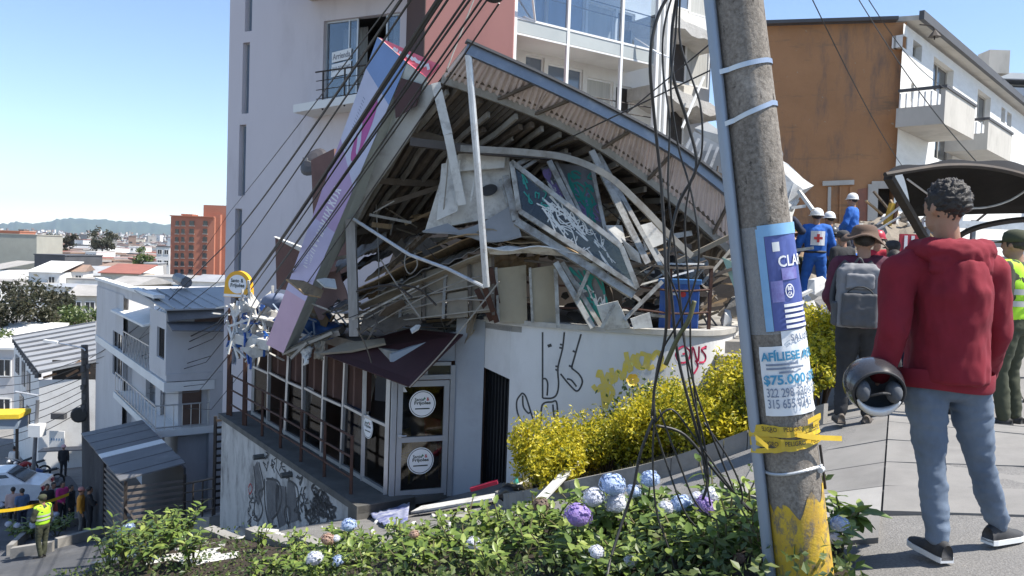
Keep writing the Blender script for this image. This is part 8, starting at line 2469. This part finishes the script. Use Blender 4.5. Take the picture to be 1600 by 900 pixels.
for sx in (-1,1):
 m =MB();m.ball(hc +hR @ V(sx *.07,-.07,.0),(.035,.06,.05),12,8,rot=hR);m.build('cheek_pad',MATS['grey_helmet_lining'],hm,smooth=True)
m =MB();m.tube(smooth_line([hc +hR @ V(-.07,-.10,-.02),hc +hR @ V(0,-.13,.02),hc +hR @ V(.05,-.10,.0)],5),.007,6);m.build('chin_strap',M_BLACKP,hm)

# ---- the man with hat and backpack
C_MAR =cloth('maroon_jersey',(.13,.022,.05),(.05,.015,.025),scale=6)
C_BLK =cloth('black_cloth',(.018,.018,.02),(.03,.03,.033));C_NAVY =cloth('navy_cloth',(.025,.03,.055));C_BLUE =cloth('rescue_blue',(.025,.13,.46),(.02,.10,.38))
S_DK =mat('dark_boot',(.03,.028,.026),(.05,.045,.04),rough=.7,scale=12)
b =on_ground(1336,648,7.0);hh =1.72
hatm,put =person('person in brown sun hat and maroon jersey carrying a grey backpack',b,-.25,hh,pose(elL=(-.26,-.02,1.14),wrL=(-.2,.16,1.02),elR=(.27,0,1.14),wrR=(.15,.22,1.1),anL=(-.13,-.03,.085),anR=(.1,.0,.085)),C_MAR,C_BLK,mat('worn_brown_boot',(.12,.10,.085),rough=.8),voxel=.016,girth=1.2,hat=('brim',cloth('brown_hat_felt',(.12,.075,.05),(.09,.055,.04))),short_sleeve=False)
bp =empty('backpack',b +V(-.12,-.2,.85),'grey backpack worn by the person in the brown sun hat','backpack',None,-.25)
def bpm(mb,nm,mt,sm=True): return local_part(bp,mb,nm,mt,sm)
M_BPG =cloth('grey_backpack_nylon',(.20,.20,.21),(.15,.15,.16),rough=.7);M_BPD =cloth('dark_backpack_nylon',(.075,.075,.08),rough=.7)
def softbox(boxes,nm,mt,vx=.012,it=14):
 m =MB()
 for c_,sz in boxes: m.box(c_,sz)
 me =remesh(m,vx,it);fold(me,.007,11);fold(me,.003,26);me.materials.append(mt);me.polygons.foreach_set('use_smooth',[True]*len(me.polygons));o =bpy.data.objects.new(nm,me);COL.objects.link(o);o.parent =bp
softbox([((0,0,.27),(.33,.17,.50)),((0,.01,.50),(.26,.15,.12))],'main_bag',M_BPG)
softbox([((0,-.09,.17),(.27,.09,.28))],'front_pocket',M_BPD)
softbox([((0,-.085,.41),(.22,.05,.13))],'top_pocket',M_BPG)
for sx in (-1,1): softbox([((sx *.17,0,.13),(.06,.13,.2))],'side_pocket',M_BPD)
for sx in (-1,1):
 m =MB();sweep(m,smooth_line([(sx *.13,.05,.06),(sx *.19,.1,.25),(sx *.15,.12,.48),(sx *.09,.08,.58)],5),.045,.015,V(0,1,0));bpm(m,'strap',M_BPD)
m =MB();m.tube(smooth_line([(-.035,.02,.56),(0,.0,.61),(.035,.02,.56)],4),.01,6);bpm(m,'handle',M_BPD)
m =MB();m.tube([(.13 *math.cos(t),-.10 -.02 *math.sin(t),.22 +.15 *math.sin(t)) for t in np.linspace(.1,3.0,14)],.006,5);bpm(m,'zip',M_BLACKP)
m =MB();put_text(m,'0',lambda x,y: V(.07 +x *.14,-.118 +.03 *x,1.10 +y *.24),1,1,.02);local_part(hatm,m,'jersey_number',mat('pale_grey_number',(.45,.45,.46),rough=.8))

# ---- policeman on the right and a dark figure behind the man
C_OLIVE =cloth('olive_uniform',(.055,.06,.035),(.04,.045,.027));C_VEST =mat('neon_vest',(.42,.75,.03),(.36,.66,.025),rough=.7,scale=8,bumps=.2,bscale=100)
def vest(e,j,girth=1.0,voxel=.02,stripe=True):
 u =MB();pel =j['pel'];nk =j['neck'];lean =nk -pel
 limb(u,[(pel +V(0,0,.02),(.18 *girth,.137 *girth)),(pel +lean *.35,(.178 *girth,.136 *girth)),(pel +lean *.65,(.197 *girth,.14 *girth)),(pel +lean *.88,(.17 *girth,.115 *girth)),(nk +V(0,0,-.03),(.09,.085))],20)
 for S in 'LR': limb(u,[(lerp(pel +lean *.88,j['sh' +S],.4),.093 *girth),(lerp(pel +lean *.88,j['sh' +S],.95),.085 *girth)],12)
 me =remesh(u,voxel,3);me.materials.append(C_VEST);me.polygons.foreach_set('use_smooth',[True]*len(me.polygons));o =bpy.data.objects.new('vest',me);COL.objects.link(o);o.parent =e
 if stripe:
  for f,w in ((.32,1.06),(.52,1.05)):
   m =MB();c =pel +lean *f;n_ =28
   for dz in (-.025,.025):
    for q in range(n_): a =2 *math.pi *q /n_;m.v.append(c +V(math.cos(a)*.185 *w *girth,math.sin(a)*.142 *w *girth,dz))
   for q in range(n_): m.f.append((q,(q +1) % n_,n_ +(q +1) % n_,n_ +q));m.m.append(0)
   local_part(e,m,'reflective_stripe',mat('reflective_grey',(.50,.50,.46),rough=.4),True,o)
b =on_ground(1570,668,7.1);jp =pose(wrR=(.2,.2,1.05),wrL=(-.22,.1,.9))
pol,put =person('police officer in neon green vest and olive cap at the right edge',b,.6,1.74,jp,C_OLIVE,C_OLIVE,S_DK,voxel=.018,girth=1.12,hat=('cap',cloth('olive_cap',(.05,.055,.03))));vest(pol,jp,1.12)
b =on_ground(1497,665,7.9);person('person in dark clothes almost hidden behind the man in the hoodie',b,.2,1.6,pose(),C_NAVY,C_NAVY,S_DK,voxel=.025)

# ---- rescuers at the rubble
M_HELW =mat('white_helmet',(.78,.78,.76),rough=.35);M_HELY =mat('yellow_helmet',(.70,.62,.03),rough=.35);M_HELR =mat('red_helmet',(.45,.02,.04),rough=.4);M_HELD =mat('dark_helmet',(.05,.05,.05),rough=.4)
def at_top(u,vtop,d,h,zmin=None):
 """foot point of a figure h tall whose head top is seen at u, vtop"""
 p =P(u,vtop,d);return V(p.x,p.y,p.z -h *1.0)
def rescuer(label,u,vtop,d,rz,j,top,legs,hat=None,h=1.75,vx=.024,**k):
 return person(label,at_top(u,vtop,d,h),rz,h,j,top,legs,S_DK,voxel=vx,hat=hat,**k)
jr =pose(elL=(-.30,.0,1.16),wrL=(-.28,.14,.95),elR=(.30,.02,1.15),wrR=(.30,.18,.95),anL=(-.17,-.02,.085),anR=(.17,.0,.085),knL=(-.15,.04,.5),knR=(.15,.04,.5))
rc,put =rescuer('rescuer in blue coverall with a red cross on the back and white helmet',1277,329,14.6,-.12,jr,C_BLUE,C_BLUE,('helmet',M_HELW),1.74,.020,girth=1.12,loose=1.15)
m =MB();c =V(0,-.155,1.24);m.grid(lambda a,b: c +V((a -.5)*.25,-.012 +.03 *(2 *a -1) ** 2,(b -.5)*.26),4,2,th=.006);local_part(rc,m,'white_patch',M_WFRAME)
m =MB();m.box(c +V(0,-.022,0),(.15,.008,.045));m.box(c +V(0,-.0225,0),(.045,.008,.15));local_part(rc,m,'red_cross',MATS['red_emblem'])
m =MB();n_ =24;m.tube([V(math.cos(a)*.175,math.sin(a)*.135,.99) for a in [2 *math.pi *q /n_ for q in range(n_ +1)]],.028,6,cap=False);local_part(rc,m,'belt',M_BLACKP,True)
rescuer('rescuer in blue shirt and white helmet standing up on the rubble',1333,305,17.0,.9,pose(elL=(-.27,.05,1.14),wrL=(-.08,.22,1.02),elR=(.27,.02,1.14),wrR=(.1,.24,1.0)),C_BLUE,C_NAVY,('helmet',M_HELW),1.74,.02,girth=1.05)
rescuer('firefighter in navy jacket and yellow helmet beside the pole',1226,316,14.6,-.9,pose(elR=(.28,.16,1.22),wrR=(.2,.42,1.2),elL=(-.26,.14,1.2),wrL=(-.1,.4,1.2)),C_NAVY,C_NAVY,('helmet',M_HELY),1.72,.022)
rescuer('helper in white helmet and dark jacket right of the red cross rescuer',1297,334,16.4,.5,pose(),C_NAVY,C_BLUE,('helmet',M_HELW),1.7,.024)
rescuer('helper in dark helmet crouching in front of the blue rescuers',1312,352,15.2,.3,pose(neck=(0,.12,1.42),head=(0,.2,1.57)),C_BLK,C_BLK,('helmet',M_HELD),1.7,.024)
rescuer('helper in tan jacket working behind the flyer pole',1246,345,14.9,-.3,pose(neck=(0,.15,1.38),head=(0,.24,1.5),elR=(.28,.25,1.1),wrR=(.2,.45,.95)),cloth('tan_jacket',(.42,.30,.20)),C_OLIVE,('helmet',M_HELY),1.66,.024)
rescuer('onlooker in red helmet and red jacket in front of the rubble',1372,364,12.6,-.3,pose(neck=(0,.06,1.45)),cloth('red_jacket',(.40,.02,.04)),C_BLK,('helmet',M_HELR),1.72,.022)
rescuer('onlooker in crimson top with dark cap',1396,378,11.0,.2,pose(),cloth('crimson_top',(.45,.03,.07)),C_BLK,('cap',cloth('charcoal_cap',(.05,.05,.055))),1.62,.022)
rescuer('onlooker with black hair in a dark maroon top beside the backpack',1398,392,8.9,.1,pose(),cloth('dark_maroon_top',(.09,.02,.035)),C_BLK,None,1.50,.02)
rescuer('onlooker in pink shirt bending by the yellow digger arm',1360,372,14.0,.4,pose(neck=(0,.1,1.42),head=(0,.17,1.58)),cloth('rose_shirt',(.46,.10,.12)),C_NAVY,('helmet',M_HELR),1.68,.024)

rescuer('onlooker in black jacket and grey cap between the hat and the standing rescuer',1318,362,13.4,.4,pose(),C_BLK,C_BLK,('cap',MATS['charcoal_cap']),1.7,.024)
rescuer('helper in blue coverall bending at the foot of the rubble',1348,372,15.0,-.5,pose(neck=(0,.18,1.34),head=(0,.28,1.46),elR=(.26,.3,1.05),wrR=(.2,.45,.85)),C_BLUE,C_BLUE,('helmet',M_HELW),1.68,.024)
rescuer('onlooker in grey top just left of the red hoodie',1412,396,10.4,.3,pose(),cloth('ash_top',(.22,.22,.23)),C_NAVY,None,1.6,.022)
# ---- people in the lower street
def streeter(label,u,vfoot,vhead,rz,j,top,legs,hat=None,vx=.03,**k):
 g_ =gp(u,vfoot) if u <115 else on_ground(u,vfoot,24.3);h =(vfoot -vhead)/F *g_.y;h =min(max(h,1.5),1.85)
 return person(label,g_,rz,h,j,top,legs,S_DK,voxel=vx,hat=hat,**k)
jv =pose(wrL=(-.1,.22,1.0),elL=(-.26,.05,1.12),anL=(-.06,0,.085),anR=(.07,.02,.085))
pv,put =streeter('police officer in neon vest and dark uniform standing on the lower kerb',66,872,771,1.2,jv,C_OLIVE,C_OLIVE,('cap',MATS['olive_cap']),.022,girth=1.05);vest(pv,jv,1.08,.022)
streeter('man in blue shirt and navy trousers behind the yellow tape',34,832,762,1.0,pose(),cloth('steel_blue_shirt',(.10,.16,.27)),C_NAVY,None,.026,short_sleeve=True)
streeter('person in pale top at the left end of the onlookers',20,828,763,.4,pose(),cloth('pale_rose_top',(.50,.36,.33)),C_BLK)
streeter('onlooker in black shirt with black hair behind the police officer',73,822,757,-2.4,pose(),C_BLK,C_BLK)
streeter('onlooker in grey shirt between the black and the pink shirts',83,820,752,-2.2,pose(),cloth('grey_shirt',(.28,.28,.29)),C_NAVY)
streeter('woman in bright pink jacket among the lower street onlookers',97,820,750,-2.0,pose(elR=(.28,.1,1.12),wrR=(.2,.25,1.0)),cloth('hot_pink_jacket',(.55,.04,.20)),C_BLK)
streeter('onlooker in black jacket next to the pink one',110,824,756,-1.6,pose(),C_BLK,C_BLK)
streeter('man in orange shirt and pink cap leaning by the carport',126,826,749,-1.2,pose(elL=(-.26,.12,1.14),wrL=(-.05,.22,1.1)),cloth('orange_shirt',(.62,.27,.03)),cloth('grey_trousers',(.16,.15,.14)),('cap',cloth('pink_cap',(.55,.25,.22))),.026)
streeter('man in black with crossed arms beside the carport gate',139,829,755,-1.0,pose(elL=(-.24,.12,1.14),wrL=(.08,.2,1.12),elR=(.24,.12,1.14),wrR=(-.08,.22,1.14)),C_BLK,C_BLK)
streeter('person in white shirt far down the street by the motorcycles',22,745,702,.5,pose(),M_COPING,C_NAVY)
streeter('motorcyclist in pink white helmet under the shop sign',99,745,695,.3,pose(),C_BLK,C_BLK,('helmet',cloth('pink_white_helmet',(.72,.45,.45))))
m =MB();c =gp(93,818);c =V(c.x,c.y -.25,c.z +.75);m.ball(c,(.2,.12,.3),12,8);m.tube(smooth_line([c +V(-.1,0,.26),c +V(0,0,.45),c +V(.1,0,.26)],4),.015,5);m.build('shopping_bag',mat('coral_bag',(.60,.10,.06),rough=.6),label='coral red bag held by the woman in pink',cat='bag',smooth=True)
# barrier tape in the lower street
a,b =P(-20,800,21.5),P(108,772,24)
m =MB();L2 =[lerp(a,b,i /14)-V(0,0,.12 *math.sin(math.pi *i /14)) for i in range(15)]
for q in L2: m.v.append(q +V(0,0,.045));m.v.append(q -V(0,.01,.045))
for j_ in range(14): m.f.append((2 *j_,2 *j_ +2,2 *j_ +3,2 *j_ +1));m.m.append(0)
m.build('barrier_tape',M_TAPE,label='yellow barrier tape stretched across the lower street',cat='tape')
# ---- parked car and motorcycles
def car(base,rz,label,paint):
 e =empty('parked_car',base,label,'car',None,rz)
 lp_ =lambda m,nm,mt,sm=False,par=None: local_part(e,m,nm,mt,sm,par)
 prof =[(-2.0,.35),(-2.05,.6),(-1.95,.82),(-1.2,.92),(-.6,1.38),(.7,1.42),(1.45,1.0),(1.98,.92),(2.05,.55),(2.0,.33)]
 m =MB();n_ =len(prof)
 for sy,nar in ((-1,1),(1,1)):
  for x,z in prof: m.v.append(V(x,sy *(.82 if z <1.1 else .62),z))
 m.f.append(tuple(range(n_)));m.f.append(tuple(range(2 *n_ -1,n_ -1,-1)));m.m += [0,0]
 for i in range(n_): jn =(i +1) % n_;m.f.append((i,i +n_,jn +n_,jn));m.m.append(0)
 bo =lp_(m,'body',paint)
 for sy in (-1,1):
  m =MB();m.prism([V(-.95,sy *.755,.96),V(.05,sy *.755,.96),V(.05,sy *.66,1.32),V(-.5,sy *.66,1.32)],V(0,sy *.02,0));lp_(m,'window',M_DARKWIN)
  m =MB();m.prism([V(.12,sy *.755,.96),V(1.2,sy *.755,.98),V(.72,sy *.66,1.34),V(.12,sy *.66,1.33)],V(0,sy *.02,0));lp_(m,'window',M_DARKWIN)
 for xa,xb in (((-1.15,.95),(-.62,1.36)),((1.4,1.03),(.75,1.4))):
  m =MB();sgn =-1 if xa[0]<0 else 1;m.prism([V(xa[0],-.66,xa[1]),V(xa[0],.66,xa[1]),V(xb[0],.55,xb[1]),V(xb[0],-.55,xb[1])],V(.02 *sgn,0,.025));lp_(m,'windscreen',M_DARKWIN)
 for x in (-1.25,1.25):
  for sy in (-1,1):
   m =MB();m.lathe(V(x,sy *.72,.31),[(.18,0),(.30,.01),(.31,.1),(.30,.18),(.18,.19)],18,V(0,sy,0));w_ =lp_(m,'wheel',MATS['tyre_rubber'],True)
   m =MB();m.lathe(V(x,sy *.90,.31),[(.19,0),(.15,.02),(.04,.03)],12,V(0,sy,0));lp_(m,'rim',M_ALU,True,w_)
 for sy in (-1,1):
  m =MB();m.box((-2.0,sy *.6,.68),(.1,.28,.14));lp_(m,'headlight',M_WFRAME);m =MB();m.box((2.02,sy *.6,.75),(.08,.25,.14));lp_(m,'tail_light',M_HELR)
 return e
g_ =gp(-14,788);car(g_,.25,'white hatchback parked in the lower street at the left edge',mat('white_car_paint',(.75,.75,.76),rough=.25,coat=.6,scale=2))
def moto(base,rz,label,c):
 e =empty('motorcycle',base,label,'motorcycle',None,rz);lp_ =lambda m,nm,mt,sm=False,par=None: local_part(e,m,nm,mt,sm,par)
 for x in (-.65,.65):
  m =MB();ring =[V(x +.28 *math.cos(a),0,.3 +.28 *math.sin(a)) for a in np.linspace(0,6.283,19)];m.tube(ring,.045,8,cap=False);w_ =lp_(m,'wheel',MATS['tyre_rubber'],True);m =MB()
  for k in range(6): m.beam(V(x,0,.3),V(x +.26 *math.cos(k *1.047),0,.3 +.26 *math.sin(k *1.047)),.02,.02)
  lp_(m,'spokes',M_STEELG,False,w_)
 m =MB();limb(m,[(V(-.35,0,.78),(.13,.10)),(V(-.1,0,.82),(.15,.13)),(V(.1,0,.74),(.1,.1))],10);lp_(m,'tank',mat(c[0],c[1],rough=.3),True)
 m =MB();limb(m,[(V(.1,0,.76),(.11,.05)),(V(.65,0,.84),(.10,.05))],10);lp_(m,'seat',M_BLACKP,True)
 m =MB();m.tube([V(-.65,0,.3),V(-.42,0,.98)],.03,6);m.tube([V(-.42,-.34,1.04),V(-.42,.34,1.04)],.018,6);lp_(m,'fork_and_handlebar',M_STEELG)
 m =MB();m.box((0,0,.42),(.42,.22,.34));m.tube([V(.1,.14,.32),V(.75,.16,.36)],.045,8);m.beam(V(.0,0,.35),V(.65,0,.3),.05,.06);lp_(m,'engine',M_STEELG)
 m =MB();m.ball((-.52,0,.92),.09,10,8);lp_(m,'headlight',M_ALU,True)
for (u,v,r,l,c) in ((44,752,.9,'red motorcycle parked behind the white hatchback',('moto_red',(.35,.03,.03))),(30,748,1.2,'dark motorcycle parked next to the red one',('moto_dark',(.04,.04,.05))),(62,765,.6,'blue motorcycle at the foot of the slim pole',('moto_blue',(.04,.09,.25)))):
 moto(gp(u,v),r,l,c)

# ------------------------------------------------------------------ the hazy air over the valley
m =MB();m.box((-3000,6400,270),(17500,13600,800))
hz =bpy.data.materials.new('thin_blue_haze');hz.use_nodes =True
nt =hz.node_tree;nt.nodes.remove(nt.nodes['Principled BSDF'])
pv_ =N(nt,'ShaderNodeVolumePrincipled');pv_.inputs['Color'].default_value =(.62,.76,.95,1);pv_.inputs['Density'].default_value =5e-5;pv_.inputs['Anisotropy'].default_value =.2
nt.links.new(pv_.outputs[0],nt.nodes['Material Output'].inputs['Volume'])
m.build('haze',hz,label='thin bluish haze over the valley town',cat='haze',kind='stuff',base=V(0,0,0))
bpy.data.scenes.remove(TMP)
